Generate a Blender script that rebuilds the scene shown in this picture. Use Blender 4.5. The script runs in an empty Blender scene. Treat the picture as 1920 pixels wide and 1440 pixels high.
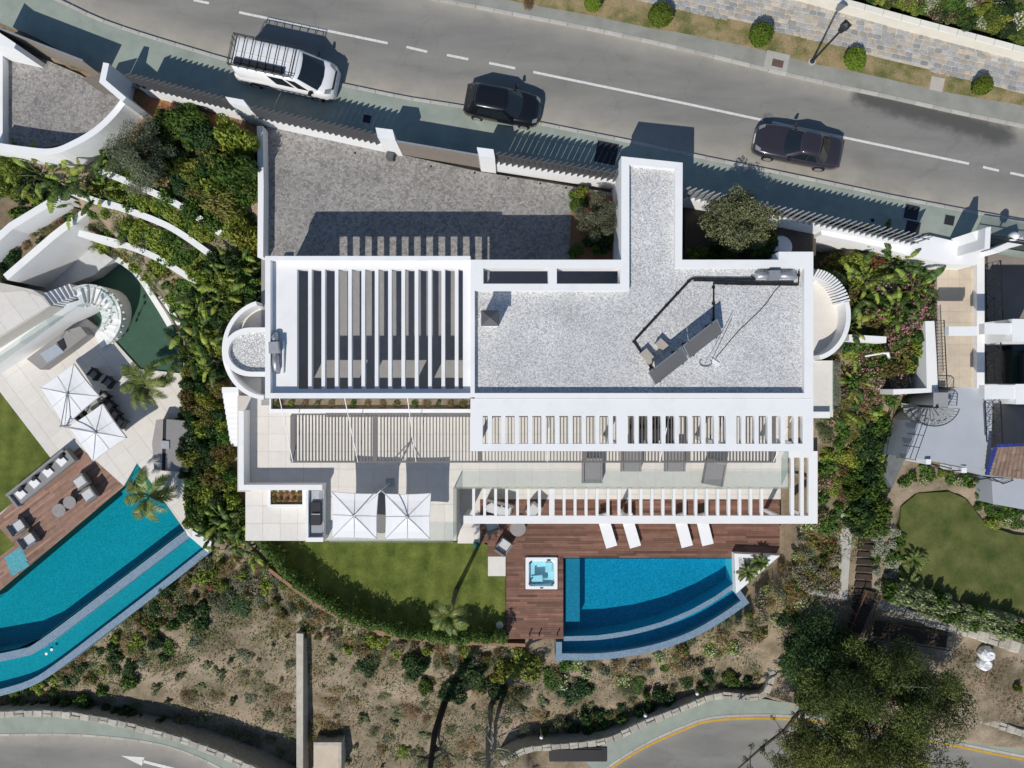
import bpy, bmesh, math, random
import numpy as np
from mathutils import Vector, Matrix, Quaternion
R = math.radians
rnd = random.Random(7)
scene = bpy.context.scene
C = scene.collection

# ------------------------------------------------------------------ camera, sky, sun, exposure
H, F = 38.0, 1331.0                       # camera height above the street, focal length in photo pixels
cam_d = bpy.data.cameras.new('camera'); cam = bpy.data.objects.new('camera', cam_d); C.objects.link(cam)
cam.location = (0, 0, H); cam.rotation_euler = (0, 0, 0)
cam_d.sensor_width = 36.0; cam_d.lens = F / 1920 * 36.0
cam_d.clip_start = 0.5; cam_d.clip_end = 1500
scene.camera = cam
SUN_DIR = Vector((0.418, 0.854, -1.0)).normalized()      # the way the light travels
world = bpy.data.worlds.new('World'); scene.world = world; world.use_nodes = True
wn = world.node_tree.nodes; wl = world.node_tree.links
sky = wn.new('ShaderNodeTexSky'); sky.sky_type = 'NISHITA'; sky.sun_disc = False
sky.sun_elevation = R(46.4); sky.sun_rotation = R(206); sky.air_density = 1.0; sky.dust_density = 0.2; sky.ozone_density = 3.0
bg = wn['Background']; bg.inputs[1].default_value = 0.100
wl.new(sky.outputs[0], bg.inputs[0])
sun_d = bpy.data.lights.new('sun', 'SUN'); sun_d.energy = 4.0; sun_d.angle = R(0.53); sun_d.color = (1.0, 0.95, 0.87)
sun = bpy.data.objects.new('sun', sun_d); C.objects.link(sun); sun.location = (-20, -40, 60)
sun.rotation_euler = SUN_DIR.to_track_quat('-Z', 'Y').to_euler()
vs = scene.view_settings; vs.view_transform = 'Standard'; vs.look = 'None'; vs.gamma = 1.0; vs.exposure = -0.10
vs.use_curve_mapping = False
scene.cycles.max_bounces = 6; scene.cycles.transparent_max_bounces = 10
scene.cycles.diffuse_bounces = 3; scene.cycles.glossy_bounces = 3

# ------------------------------------------------------------------ helpers
def k(z): return (H - z) / F
def P(x, y, z=0.0):                                        # a place measured on the photo, at its own height
    return Vector(((x - 960) * k(z), (720 - y) * k(z), z))
def PL(pts, z): return [P(x, y, z) for x, y in pts]
def xy(pts, z): return [P(x, y, z).xy for x, y in pts]

def tag(o, label=None, cat=None, group=None, kind=None):
    if label: o['label'] = label
    if cat: o['category'] = cat
    if group: o['group'] = group
    if kind: o['kind'] = kind
    return o
def link(o, parent=None):
    C.objects.link(o)
    if parent is not None:
        o.parent = parent
        if parent.type == 'EMPTY': o.matrix_parent_inverse = Matrix.Translation(-parent.location)
    return o
def thing(name, label, cat, loc=(0, 0, 0), group=None, kind=None):
    o = bpy.data.objects.new(name, None); o.empty_display_size = .2; o.location = loc; C.objects.link(o)
    return tag(o, label, cat, group, kind)
def copy_tree(o, parent=None):
    c = o.copy(); C.objects.link(c)
    if parent is not None: c.parent = parent
    for ch in o.children: copy_tree(ch, c)
    return c
def piece(name, mesh, parent, loc, rz=0.0, sc=(1, 1, 1)):   # one of many alike pieces sharing mesh data
    o = bpy.data.objects.new(name, mesh); o.location = loc; o.rotation_euler = (0, 0, rz); o.scale = sc
    return link(o, parent)

class MB:
    def __init__(s): s.v = []; s.f = []; s.mi = []; s.lc = []; s.cur = 0; s.val = .5
    def add(s, vs_, fs_):
        n = len(s.v); s.v += [tuple(p) for p in vs_]; s.lc += [s.val] * len(vs_)
        s.f += [tuple(i + n for i in f) for f in fs_]; s.mi += [s.cur] * len(fs_); return s
    def prism(s, pts, z0, z1):                              # pts: ring of xy
        pts = [(p[0], p[1]) for p in pts]
        a = sum(pts[i][0] * pts[(i + 1) % len(pts)][1] - pts[(i + 1) % len(pts)][0] * pts[i][1] for i in range(len(pts)))
        if a < 0: pts = pts[::-1]
        n = len(pts)
        v = [(x, y, z0) for x, y in pts] + [(x, y, z1) for x, y in pts]
        f = [tuple(range(n, 2 * n)), tuple(range(n - 1, -1, -1))] + [(i, (i + 1) % n, n + (i + 1) % n, n + i) for i in range(n)]
        return s.add(v, f)
    def box(s, c, d, rz=0.0, z0=None):                      # centre, size
        cx, cy, cz = c; ca, sa = math.cos(rz), math.sin(rz); hx, hy, hz = d[0] / 2, d[1] / 2, d[2] / 2
        v = []
        for dz in (-hz, hz):
            for dx, dy in ((-hx, -hy), (hx, -hy), (hx, hy), (-hx, hy)):
                v.append((cx + dx * ca - dy * sa, cy + dx * sa + dy * ca, cz + dz))
        return s.add(v, [(3, 2, 1, 0), (4, 5, 6, 7), (0, 1, 5, 4), (1, 2, 6, 5), (2, 3, 7, 6), (3, 0, 4, 7)])
    def rect(s, x0, y0, x1, y1, z0, z1, zr=None):           # photo rectangle read at height zr (default z1)
        zr = z1 if zr is None else zr
        return s.prism(xy([(x0, y0), (x1, y0), (x1, y1), (x0, y1)], zr), z0, z1)
    def bar(s, a, b, w, h):                                 # square bar from a to b
        a, b = Vector(a), Vector(b); d = (b - a)
        if d.length < 1e-6: return s
        d.normalize(); up = Vector((0, 0, 1)) if abs(d.z) < .95 else Vector((1, 0, 0))
        x = d.cross(up).normalized() * w / 2; y = d.cross(x).normalized() * h / 2
        v = [p + q for p in (a, b) for q in (-x - y, x - y, x + y, -x + y)]
        return s.add(v, [(0, 1, 2, 3), (7, 6, 5, 4), (0, 4, 5, 1), (1, 5, 6, 2), (2, 6, 7, 3), (3, 7, 4, 0)])
    def tube(s, pts, r, n=6):
        pts = [Vector(p) for p in pts]; m = len(pts); rs = r if isinstance(r, (list, tuple)) else [r] * m
        v = []
        for i, p in enumerate(pts):
            d = (pts[min(i + 1, m - 1)] - pts[max(i - 1, 0)]).normalized()
            up = Vector((0, 0, 1)) if abs(d.z) < .9 else Vector((1, 0, 0))
            x = d.cross(up).normalized(); y = d.cross(x).normalized()
            for j in range(n):
                t = 2 * math.pi * j / n; v.append(p + (x * math.cos(t) + y * math.sin(t)) * rs[i])
        f = [(i * n + j, i * n + (j + 1) % n, (i + 1) * n + (j + 1) % n, (i + 1) * n + j) for i in range(m - 1) for j in range(n)]
        f += [tuple(range(n - 1, -1, -1)), tuple(range((m - 1) * n, m * n))]
        return s.add(v, f)
    def lathe(s, prof, c=(0, 0, 0), n=16):                  # profile (r, z)
        v = []; m = len(prof)
        for r_, z_ in prof:
            for j in range(n):
                t = 2 * math.pi * j / n; v.append((c[0] + r_ * math.cos(t), c[1] + r_ * math.sin(t), c[2] + z_))
        f = [(i * n + j, i * n + (j + 1) % n, (i + 1) * n + (j + 1) % n, (i + 1) * n + j) for i in range(m - 1) for j in range(n)]
        f += [tuple(range(n - 1, -1, -1)), tuple(range((m - 1) * n, m * n))]
        return s.add(v, f)
    def grid(s, rows):                                      # rows of points
        m = len(rows[0]); v = [p for r_ in rows for p in r_]
        return s.add(v, [(i * m + j, i * m + j + 1, (i + 1) * m + j + 1, (i + 1) * m + j) for i in range(len(rows) - 1) for j in range(m - 1)])
    def wall(s, pts, t, z0, z1, closed=False, off=0.0):     # wall along a world xy polyline; z1 number or list
        pts = [Vector((p[0], p[1])) for p in pts]; n = len(pts)
        L, Rr = [], []
        for i in range(n):
            a = pts[i - 1] if (i > 0 or closed) else None; b = pts[(i + 1) % n] if (i < n - 1 or closed) else None
            ds = [q.normalized() for q in ((pts[i] - a) if a is not None else None, (b - pts[i]) if b is not None else None) if q is not None]
            ns = [Vector((-d.y, d.x)) for d in ds]
            nn = (ns[0] + ns[-1]).normalized(); m_ = 1 / max(.35, nn.dot(ns[0]))
            L.append(pts[i] + nn * (t / 2 + off) * m_); Rr.append(pts[i] + nn * (-t / 2 + off) * m_)
        zz1 = z1 if isinstance(z1, (list, tuple)) else [z1] * n
        zz0 = z0 if isinstance(z0, (list, tuple)) else [z0] * n
        v = []
        for i in range(n): v += [(L[i].x, L[i].y, zz0[i]), (Rr[i].x, Rr[i].y, zz0[i]), (Rr[i].x, Rr[i].y, zz1[i]), (L[i].x, L[i].y, zz1[i])]
        f = []
        for i in range(n if closed else n - 1):
            a, b = 4 * i, 4 * ((i + 1) % n)
            f += [(a + q, a + (q + 1) % 4, b + (q + 1) % 4, b + q) for q in range(4)]
        if not closed: f += [(3, 2, 1, 0), (4 * n - 4, 4 * n - 3, 4 * n - 2, 4 * n - 1)]
        return s.add(v, f)
    def mesh(s, name, mats, smooth=False, fix=True):
        me = bpy.data.meshes.new(name); me.from_pydata(s.v, [], s.f)
        for m_ in (mats if isinstance(mats, (list, tuple)) else [mats]): me.materials.append(m_)
        if any(s.mi): me.polygons.foreach_set('material_index', s.mi)
        at = me.attributes.new('lc', 'FLOAT', 'POINT'); at.data.foreach_set('value', s.lc)
        if fix:
            bm = bmesh.new(); bm.from_mesh(me); bmesh.ops.recalc_face_normals(bm, faces=bm.faces); bm.to_mesh(me); bm.free()
        if smooth: me.polygons.foreach_set('use_smooth', [True] * len(me.polygons))
        me.update(); return me
    def build(s, name, mats, parent=None, smooth=False, fix=True):
        return link(bpy.data.objects.new(name, s.mesh(name, mats, smooth, fix)), parent)

def struct(o): o['kind'] = 'structure'; return o
def np_mesh(name, V, Q, mat, lc=None, smooth=False):        # quads from numpy
    me = bpy.data.meshes.new(name); n, m, kq = len(V), len(Q), Q.shape[1]
    me.vertices.add(n); me.vertices.foreach_set('co', np.asarray(V, np.float32).ravel())
    me.loops.add(m * kq); me.loops.foreach_set('vertex_index', np.asarray(Q, np.int32).ravel())
    me.polygons.add(m); me.polygons.foreach_set('loop_start', np.arange(0, m * kq, kq, dtype=np.int32))
    for mm in (mat if isinstance(mat, (list, tuple)) else [mat]): me.materials.append(mm)
    if lc is not None:
        at = me.attributes.new('lc', 'FLOAT', 'POINT'); at.data.foreach_set('value', np.asarray(lc, np.float32))
    if smooth: me.polygons.foreach_set('use_smooth', np.ones(m, bool))
    me.update(calc_edges=True); me.validate(); return me
def inpoly(px, py, poly):
    px, py = np.asarray(px, float), np.asarray(py, float); c = np.zeros(px.shape, bool); n = len(poly)
    for i in range(n):
        x1, y1 = poly[i][0], poly[i][1]; x2, y2 = poly[(i + 1) % n][0], poly[(i + 1) % n][1]
        if y1 == y2: continue
        c ^= ((y1 > py) != (y2 > py)) & (px < (x2 - x1) * (py - y1) / (y2 - y1) + x1)
    return c
def clip_poly(subj, clip):                                  # clip ring: convex, counter-clockwise
    out = [tuple(p[:2]) for p in subj]
    for i in range(len(clip)):
        a, b = clip[i], clip[(i + 1) % len(clip)]
        side = lambda p: (b[0] - a[0]) * (p[1] - a[1]) - (b[1] - a[1]) * (p[0] - a[0])
        inp, out = out, []
        for j in range(len(inp)):
            p, q = inp[j - 1], inp[j]; sp, sq = side(p), side(q)
            if (sp < 0) != (sq < 0):
                t = sp / (sp - sq); out.append((p[0] + (q[0] - p[0]) * t, p[1] + (q[1] - p[1]) * t))
            if sq >= 0: out.append(q)
        if len(out) < 3: return []
    res = []
    for p in out:
        if not res or (abs(p[0] - res[-1][0]) + abs(p[1] - res[-1][1])) > 1e-4: res.append(p)
    if len(res) > 1 and abs(res[0][0] - res[-1][0]) + abs(res[0][1] - res[-1][1]) < 1e-4: res.pop()
    return res if len(res) > 2 else []
def area(p): return abs(sum(p[i][0] * p[(i + 1) % len(p)][1] - p[(i + 1) % len(p)][0] * p[i][1] for i in range(len(p)))) / 2
def resample(pts, step):
    pts = [Vector(p) for p in pts]; out = [pts[0]]; acc = 0.0
    for a, b in zip(pts, pts[1:]):
        L = (b - a).length; d = step - acc
        while d <= L: out.append(a + (b - a) * (d / L)); d += step
        acc = L - (d - step)
    return out
def smooth_line(pts, n=4):                                  # Catmull-Rom through photo points
    out = []; m = len(pts)
    for i in range(m - 1):
        p0, p1, p2, p3 = pts[max(i - 1, 0)], pts[i], pts[i + 1], pts[min(i + 2, m - 1)]
        for j in range(n):
            t = j / n
            out.append(tuple(.5 * (2 * p1[q] + (p2[q] - p0[q]) * t + (2 * p0[q] - 5 * p1[q] + 4 * p2[q] - p3[q]) * t * t
                                   + (3 * p1[q] - p0[q] - 3 * p2[q] + p3[q]) * t ** 3) for q in range(2)))
    out.append(tuple(pts[-1])); return out

# ------------------------------------------------------------------ materials
def new_mat(name):
    m = bpy.data.materials.new(name); m.use_nodes = True
    return m, m.node_tree.nodes, m.node_tree.links, m.node_tree.nodes['Principled BSDF']
def M(name, col, rough=.7, var=.12, scale=3.0, fine=0.0, fscale=60.0, bump=0.0, bscale=40.0, rand=0.0, attr=0.0, metal=0.0, spec=.35, col2=None, detail=6, thr=None):
    m, N, L, b = new_mat(name)
    geo = N.new('ShaderNodeNewGeometry')
    nz = N.new('ShaderNodeTexNoise'); nz.inputs['Scale'].default_value = scale; nz.inputs['Detail'].default_value = detail; nz.inputs['Roughness'].default_value = .65
    L.new(geo.outputs['Position'], nz.inputs['Vector'])
    ramp = N.new('ShaderNodeValToRGB'); e = ramp.color_ramp.elements
    lo, hi = thr or (.3, .7)
    e[0].position, e[1].position = lo, hi
    c2 = col2 or tuple(min(1, c * (1 + var)) for c in col); c1 = col if col2 else tuple(c * (1 - var) for c in col)
    e[0].color = (*c1, 1); e[1].color = (*c2, 1)
    L.new(nz.outputs['Fac'], ramp.inputs['Fac']); out = ramp.outputs['Color']
    def mul(out, fac_socket, lo, hi):
        mr = N.new('ShaderNodeMapRange'); mr.inputs['To Min'].default_value = lo; mr.inputs['To Max'].default_value = hi
        L.new(fac_socket, mr.inputs['Value'])
        mx = N.new('ShaderNodeVectorMath'); mx.operation = 'SCALE'
        L.new(out, mx.inputs[0]); L.new(mr.outputs[0], mx.inputs['Scale']); return mx.outputs[0]
    if fine:
        n2 = N.new('ShaderNodeTexNoise'); n2.inputs['Scale'].default_value = fscale; n2.inputs['Detail'].default_value = 3
        L.new(geo.outputs['Position'], n2.inputs['Vector']); out = mul(out, n2.outputs['Fac'], 1 - fine * 1.6, 1 + fine * 1.6)
    if rand:
        oi = N.new('ShaderNodeObjectInfo'); out = mul(out, oi.outputs['Random'], 1 - rand, 1 + rand)
    if attr:
        a = N.new('ShaderNodeAttribute'); a.attribute_name = 'lc'; out = mul(out, a.outputs['Fac'], 1 - attr, 1 + attr)
    L.new(out, b.inputs['Base Color'])
    b.inputs['Roughness'].default_value = rough; b.inputs['Metallic'].default_value = metal; b.inputs['Specular IOR Level'].default_value = spec
    if bump:
        n3 = N.new('ShaderNodeTexNoise'); n3.inputs['Scale'].default_value = bscale; n3.inputs['Detail'].default_value = 4
        L.new(geo.outputs['Position'], n3.inputs['Vector'])
        bp = N.new('ShaderNodeBump'); bp.inputs['Strength'].default_value = min(1, bump); bp.inputs['Distance'].default_value = .03
        L.new(n3.outputs['Fac'], bp.inputs['Height']); L.new(bp.outputs['Normal'], b.inputs['Normal'])
    return m
def cell_mat(name, cols, scale, edge=.5, bump=.6, rough=.85, big=.12, stretch=(1, 1, 1), rot=0.0):   # little stones: each its own colour
    m, N, L, b = new_mat(name)
    geo = N.new('ShaderNodeNewGeometry'); mp = N.new('ShaderNodeMapping'); mp.inputs['Scale'].default_value = stretch; mp.inputs['Rotation'].default_value = (0, 0, rot)
    L.new(geo.outputs['Position'], mp.inputs['Vector'])
    v1 = N.new('ShaderNodeTexVoronoi'); v1.inputs['Scale'].default_value = scale; L.new(mp.outputs[0], v1.inputs['Vector'])
    v2 = N.new('ShaderNodeTexVoronoi'); v2.feature = 'DISTANCE_TO_EDGE'; v2.inputs['Scale'].default_value = scale; L.new(mp.outputs[0], v2.inputs['Vector'])
    sp = N.new('ShaderNodeSeparateColor'); L.new(v1.outputs['Color'], sp.inputs[0])
    ramp = N.new('ShaderNodeValToRGB'); el = ramp.color_ramp.elements
    while len(el) < len(cols): el.new(.5)
    for i, c in enumerate(cols): el[i].position = i / (len(cols) - 1); el[i].color = (*c, 1)
    L.new(sp.outputs[0], ramp.inputs['Fac'])
    e = N.new('ShaderNodeMapRange'); e.inputs['From Max'].default_value = .12; e.inputs['To Min'].default_value = edge; e.inputs['To Max'].default_value = 1
    L.new(v2.outputs['Distance'], e.inputs['Value'])
    nz = N.new('ShaderNodeTexNoise'); nz.inputs['Scale'].default_value = .5; nz.inputs['Detail'].default_value = 6; L.new(geo.outputs['Position'], nz.inputs['Vector'])
    r2 = N.new('ShaderNodeMapRange'); r2.inputs['To Min'].default_value = 1 - big * 2; r2.inputs['To Max'].default_value = 1 + big * 2; L.new(nz.outputs['Fac'], r2.inputs['Value'])
    ml = N.new('ShaderNodeMath'); ml.operation = 'MULTIPLY'; L.new(e.outputs[0], ml.inputs[0]); L.new(r2.outputs[0], ml.inputs[1])
    sc = N.new('ShaderNodeVectorMath'); sc.operation = 'SCALE'; L.new(ramp.outputs[0], sc.inputs[0]); L.new(ml.outputs[0], sc.inputs['Scale'])
    L.new(sc.outputs[0], b.inputs['Base Color']); b.inputs['Roughness'].default_value = rough; b.inputs['Specular IOR Level'].default_value = .25
    bp = N.new('ShaderNodeBump'); bp.inputs['Strength'].default_value = bump; bp.inputs['Distance'].default_value = .04
    ad = N.new('ShaderNodeMath'); ad.operation = 'ADD'; L.new(e.outputs[0], ad.inputs[0]); L.new(sp.outputs[1], ad.inputs[1])
    L.new(ad.outputs[0], bp.inputs['Height']); L.new(bp.outputs['Normal'], b.inputs['Normal'])
    return m
def leaf_mat(name, dark, light, trans=.25, rough=.55, hue=.06):
    m, N, L, b = new_mat(name)
    a = N.new('ShaderNodeAttribute'); a.attribute_name = 'lc'
    ramp = N.new('ShaderNodeValToRGB'); e = ramp.color_ramp.elements; e[0].color = (*dark, 1); e[1].color = (*light, 1); e[0].position = .05; e[1].position = .95
    L.new(a.outputs['Fac'], ramp.inputs['Fac'])
    oi = N.new('ShaderNodeObjectInfo'); hs = N.new('ShaderNodeHueSaturation')
    mr = N.new('ShaderNodeMapRange'); mr.inputs['To Min'].default_value = .5 - hue * .5; mr.inputs['To Max'].default_value = .5 + hue * .35; L.new(oi.outputs['Random'], mr.inputs['Value'])
    mv = N.new('ShaderNodeMapRange'); mv.inputs['To Min'].default_value = .72; mv.inputs['To Max'].default_value = 1.25
    ml = N.new('ShaderNodeMath'); ml.operation = 'MULTIPLY'; ml.inputs[1].default_value = 7.31; fr = N.new('ShaderNodeMath'); fr.operation = 'FRACT'
    L.new(oi.outputs['Random'], ml.inputs[0]); L.new(ml.outputs[0], fr.inputs[0]); L.new(fr.outputs[0], mv.inputs['Value'])
    L.new(mr.outputs[0], hs.inputs['Hue']); L.new(mv.outputs[0], hs.inputs['Value']); L.new(ramp.outputs[0], hs.inputs['Color'])
    L.new(hs.outputs[0], b.inputs['Base Color']); b.inputs['Roughness'].default_value = rough; b.inputs['Specular IOR Level'].default_value = .3
    tr = N.new('ShaderNodeBsdfTranslucent'); L.new(hs.outputs[0], tr.inputs['Color'])
    mx = N.new('ShaderNodeMixShader'); mx.inputs[0].default_value = trans
    L.new(b.outputs[0], mx.inputs[1]); L.new(tr.outputs[0], mx.inputs[2]); L.new(mx.outputs[0], N['Material Output'].inputs[0])
    return m
def glass_mat(name, tint, gloss=.08, rough=.02):            # thin pane: tinted see-through with a mirror coat
    m, N, L, b = new_mat(name); N.remove(b)
    t = N.new('ShaderNodeBsdfTransparent'); t.inputs[0].default_value = (*tint, 1)
    g = N.new('ShaderNodeBsdfGlossy'); g.inputs['Roughness'].default_value = rough
    fr = N.new('ShaderNodeLayerWeight'); fr.inputs[0].default_value = .5
    pw_ = N.new('ShaderNodeMath'); pw_.operation = 'POWER'; pw_.inputs[1].default_value = 5.0; L.new(fr.outputs['Facing'], pw_.inputs[0])
    ad = N.new('ShaderNodeMath'); ad.operation = 'MULTIPLY_ADD'; ad.inputs[1].default_value = .7; ad.inputs[2].default_value = gloss; ad.use_clamp = True; L.new(pw_.outputs[0], ad.inputs[0])
    mx = N.new('ShaderNodeMixShader'); L.new(ad.outputs[0], mx.inputs[0]); L.new(t.outputs[0], mx.inputs[1]); L.new(g.outputs[0], mx.inputs[2])
    L.new(mx.outputs[0], N['Material Output'].inputs[0]); return m
def water_mat(name, tint):
    m = glass_mat(name, tint, 0.02, .04); N, L = m.node_tree.nodes, m.node_tree.links
    geo = N.new('ShaderNodeNewGeometry'); nz = N.new('ShaderNodeTexNoise'); nz.inputs['Scale'].default_value = 3.5; nz.inputs['Detail'].default_value = 4; nz.inputs['Distortion'].default_value = .6
    L.new(geo.outputs['Position'], nz.inputs['Vector'])
    bp = N.new('ShaderNodeBump'); bp.inputs['Strength'].default_value = .12; bp.inputs['Distance'].default_value = .02; L.new(nz.outputs['Fac'], bp.inputs['Height'])
    for n in N:
        if n.type in ('BSDF_GLOSSY', 'LAYER_WEIGHT'): L.new(bp.outputs[0], n.inputs['Normal'])
    return m

stucco = M('white_stucco', (.745, .75, .75), .75, .06, .7, .02, 18, col2=(.815, .815, .81), thr=(.28, .50), detail=9)
white_paint = M('white_paint', (.82, .82, .81), .5, .02, 2)
cream_wall = M('cream_wall', (.74, .70, .60), .8, .06, 1.5)
stone_tile = M('cream_stone_tile', (.70, .665, .61), .6, .045, 3.0, .02, 40, rand=.035)
grout = M('grout', (.55, .52, .47), .9, .05)
grey_tile = M('grey_roof_finish', (.40, .43, .47), .7, .05, .7)
beige_tile = M('beige_patio', (.56, .47, .36), .8, .10, 1.2, .04, 30, rand=.05)
asphalt = None
green_conc = M('green_concrete', (.285, .325, .280), .85, .14, 1.0, .05, 50, bump=.2)
grey_conc = M('verge_concrete', (.285, .285, .25), .9, .16, 1.0, .06, 40, bump=.3)
kerb_mat = M('kerb_concrete', (.43, .415, .375), .85, .10, 4, .05, 50, rand=.12)
line_paint = M('road_paint', (.62, .61, .58), .6, .18, 6, .08, 40, thr=(.25, .6))
yellow_paint = M('yellow_paint', (.55, .32, .03), .6, .2, 5)
cobble = cell_mat('driveway_setts', [(.205, .195, .185), (.285, .275, .262), (.325, .312, .30), (.375, .355, .33)], 8.5, .72, .35, .85, .17)
gravel = cell_mat('white_gravel', [(.42, .42, .42), (.58, .59, .60), (.70, .70, .70), (.72, .70, .67), (.84, .84, .83)], 17, .62, .55, .85, .13)
gravel_big = cell_mat('white_pebbles', [(.55, .55, .55), (.74, .74, .73), (.85, .85, .84)], 12, .45, .7, .8, .03)
soil = M('dry_soil', (.125, .105, .062), .95, .28, .45, .24, 9, bump=.8, bscale=6, col2=(.325, .255, .180), thr=(.36, .60), detail=10)
bed_soil = soil.copy(); bed_soil.name = 'bed_soil'
red_soil = M('red_soil', (.25, .125, .068), .95, .25, 1.2, .12, 12, bump=.6, bscale=9)
lawn_mat = M('lawn', (.058, .092, .018), .95, .3, 1.0, .38, 20, bump=1.0, bscale=45, col2=(.190, .212, .050), thr=(.28, .72), spec=.1, detail=10)
lawn_dry = M('dry_lawn', (.060, .090, .022), .95, .3, .9, .34, 22, bump=1.0, bscale=45, col2=(.165, .165, .058), thr=(.32, .7), spec=.1, detail=10)
verge_grass = M('verge_grass', (.13, .145, .045), .95, .3, .9, .30, 18, bump=1.0, bscale=40, col2=(.36, .275, .15), thr=(.38, .60), spec=.1, detail=9)
def stripes(m, period, ang, amt):                            # faint mowing stripes: the blades lie one way, then the other
    N, L = m.node_tree.nodes, m.node_tree.links; b = N['Principled BSDF']; src = b.inputs['Base Color'].links[0].from_socket
    geo = N.new('ShaderNodeNewGeometry'); mp = N.new('ShaderNodeMapping'); mp.inputs['Rotation'].default_value = (0, 0, ang); L.new(geo.outputs['Position'], mp.inputs[0])
    wv = N.new('ShaderNodeTexWave'); wv.inputs['Scale'].default_value = .314 / period; wv.inputs['Distortion'].default_value = 1.5; wv.inputs['Detail Scale'].default_value = .6; L.new(mp.outputs[0], wv.inputs[0])
    mr = N.new('ShaderNodeMapRange'); mr.inputs['To Min'].default_value = 1 - amt; mr.inputs['To Max'].default_value = 1 + amt; L.new(wv.outputs['Fac'], mr.inputs[0])
    sc = N.new('ShaderNodeVectorMath'); sc.operation = 'SCALE'; L.new(src, sc.inputs[0]); L.new(mr.outputs[0], sc.inputs['Scale']); L.new(sc.outputs[0], b.inputs['Base Color'])
stripes(lawn_mat, 1.1, .1, .10); stripes(lawn_dry, 1.6, .9, .06)
wood = M('deck_wood', (.185, .092, .062), .65, .18, 2.5, .06, 30, attr=.48)
wood_pale = M('pale_deck_wood', (.29, .170, .122), .65, .16, 2.5, .06, 30, attr=.36)
slat_grey = M('grey_slat_metal', (.095, .097, .105), .55, .05, 4)
gate_mat = M('taupe_metal', (.23, .20, .17), .6, .05, 4, rand=.05)
dark_metal = M('dark_metal', (.022, .023, .026), .5, .1, 5)
pergola_grey = M('pergola_grey', (.165, .155, .15), .55, .05, 4)
iron = M('wrought_iron', (.012, .012, .014), .5, .1, 6)
galv = M('galvanised_metal', (.42, .43, .45), .45, .12, 5, metal=.55)
fabric_white = M('white_canvas', (.84, .84, .84), .9, .02, 3)
fabric_grey = M('grey_fabric', (.27, .265, .265), .95, .06, 6, .04, 60)
fabric_pale = M('pale_fabric', (.58, .585, .59), .95, .05, 5)
wicker = M('wicker', (.22, .21, .205), .9, .15, 20)
stone_wall = M('rubble_stone', (.40, .36, .29), .9, .2, 3, .12, 18, bump=.6, bscale=14, rand=.2)
coping_stone = M('stone_coping', (.43, .40, .335), .9, .22, 3, .12, 20, bump=.5, bscale=16, rand=.2)
trunk_mat = M('bark', (.10, .08, .062), .95, .3, 5, .2, 30, bump=.8, bscale=18)
pale_trunk = M('pale_bark', (.27, .245, .215), .9, .3, 3, .15, 25, bump=.6, bscale=18)
glass = glass_mat('balustrade_glass', (.90, .935, .92), .03)
pane = M('dark_window_glass', (.02, .03, .035), .06, .1, 1, spec=.6)
water = water_mat('water', (.26, .83, .93))
water_left = water_mat('turquoise_water', (.24, .84, .89))
tub_water = water_mat('tub_water', (.62, .90, .95))
pool_tile = cell_mat('pool_mosaic', [(.04, .25, .36), (.055, .34, .46), (.085, .43, .56)], 16, .90, .03, .4, .06)
pool_rim = cell_mat('grey_blue_mosaic', [(.15, .225, .30), (.19, .275, .355), (.235, .325, .405)], 16, .92, .05, .4, .03)
pool_tile_left = cell_mat('turquoise_mosaic', [(.035, .29, .345), (.05, .37, .43), (.075, .44, .50)], 16, .90, .03, .4, .05)
teal_tile = cell_mat('teal_mosaic', [(.07, .31, .36), (.10, .37, .42), (.13, .42, .46)], 14, .92, .03, .4, .03)
green_floor = M('green_court', (.045, .105, .070), .8, .12, 2, .05, 40)
acrylic = M('acrylic', (.82, .86, .88), .2, .02, 2)
black_rubber = M('black_rubber', (.012, .012, .013), .7, .1, 8)
cover_mat = M('iron_cover', (.020, .022, .026), .7, .15, 12)
roof_tile = M('terracotta', (.215, .15, .115), .9, .2, 4, rand=.18)
blue_glaze = M('blue_glazed_tile', (.035, .05, .22), .25, .2, 6)
timber = M('sleeper_timber', (.050, .034, .024), .85, .25, 5, .1, 20, rand=.2)
plastic_bag = M('white_bulk_bag', (.74, .75, .77), .6, .06, 4)

# ------------------------------------------------------------------ levels and outlines of the setting
Z_ROOF, Z_TER, Z_DECK, Z_W, Z_LOW = 3.5, -3.1, -6.2, -6.5, -11.5
KERB_N = [(480, -68), (640, -38), (820, 0), (960, 27), (1110, 56), (1280, 93), (1430, 130), (1560, 160), (1680, 186), (1800, 213), (1920, 238), (2020, 258)]
PAVE_N = [(900, -12), (987, 7), (1100, 27), (1223, 53), (1280, 62), (1423, 92), (1520, 118), (1613, 136), (1763, 170), (1920, 198), (2020, 215)]
GRASS_N = [(1100, -22), (1280, 18), (1407, 43), (1457, 58), (1583, 87), (1637, 105), (1747, 131), (1860, 160), (1920, 176), (2020, 200)]
STONE_N = [(1300, -52), (1490, 0), (1583, 24), (1680, 50), (1793, 80), (1920, 112), (2020, 138)]
KERB_S = [(-60, -70), (40, -28), (107, 0), (180, 35), (240, 57), (300, 76), (370, 97), (443, 118), (550, 141), (655, 163), (767, 186), (887, 205), (1017, 234), (1187, 268), (1307, 294), (1440, 321), (1560, 346), (1653, 366), (1730, 381), (1830, 400), (1920, 416), (2020, 436)]
WALL_S = [(-60, 20), (60, 72), (190, 140), (279, 176), (457, 217), (502, 230), (720, 276), (898, 313), (1148, 350), (1300, 372), (1450, 398), (1740, 452), (1860, 474), (2020, 500)]
POOL_PX = [(1057, 1047), (1377, 1047), (1377, 1092), (1340, 1118), (1295, 1143), (1240, 1166), (1180, 1182), (1120, 1191), (1057, 1193)]
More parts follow.
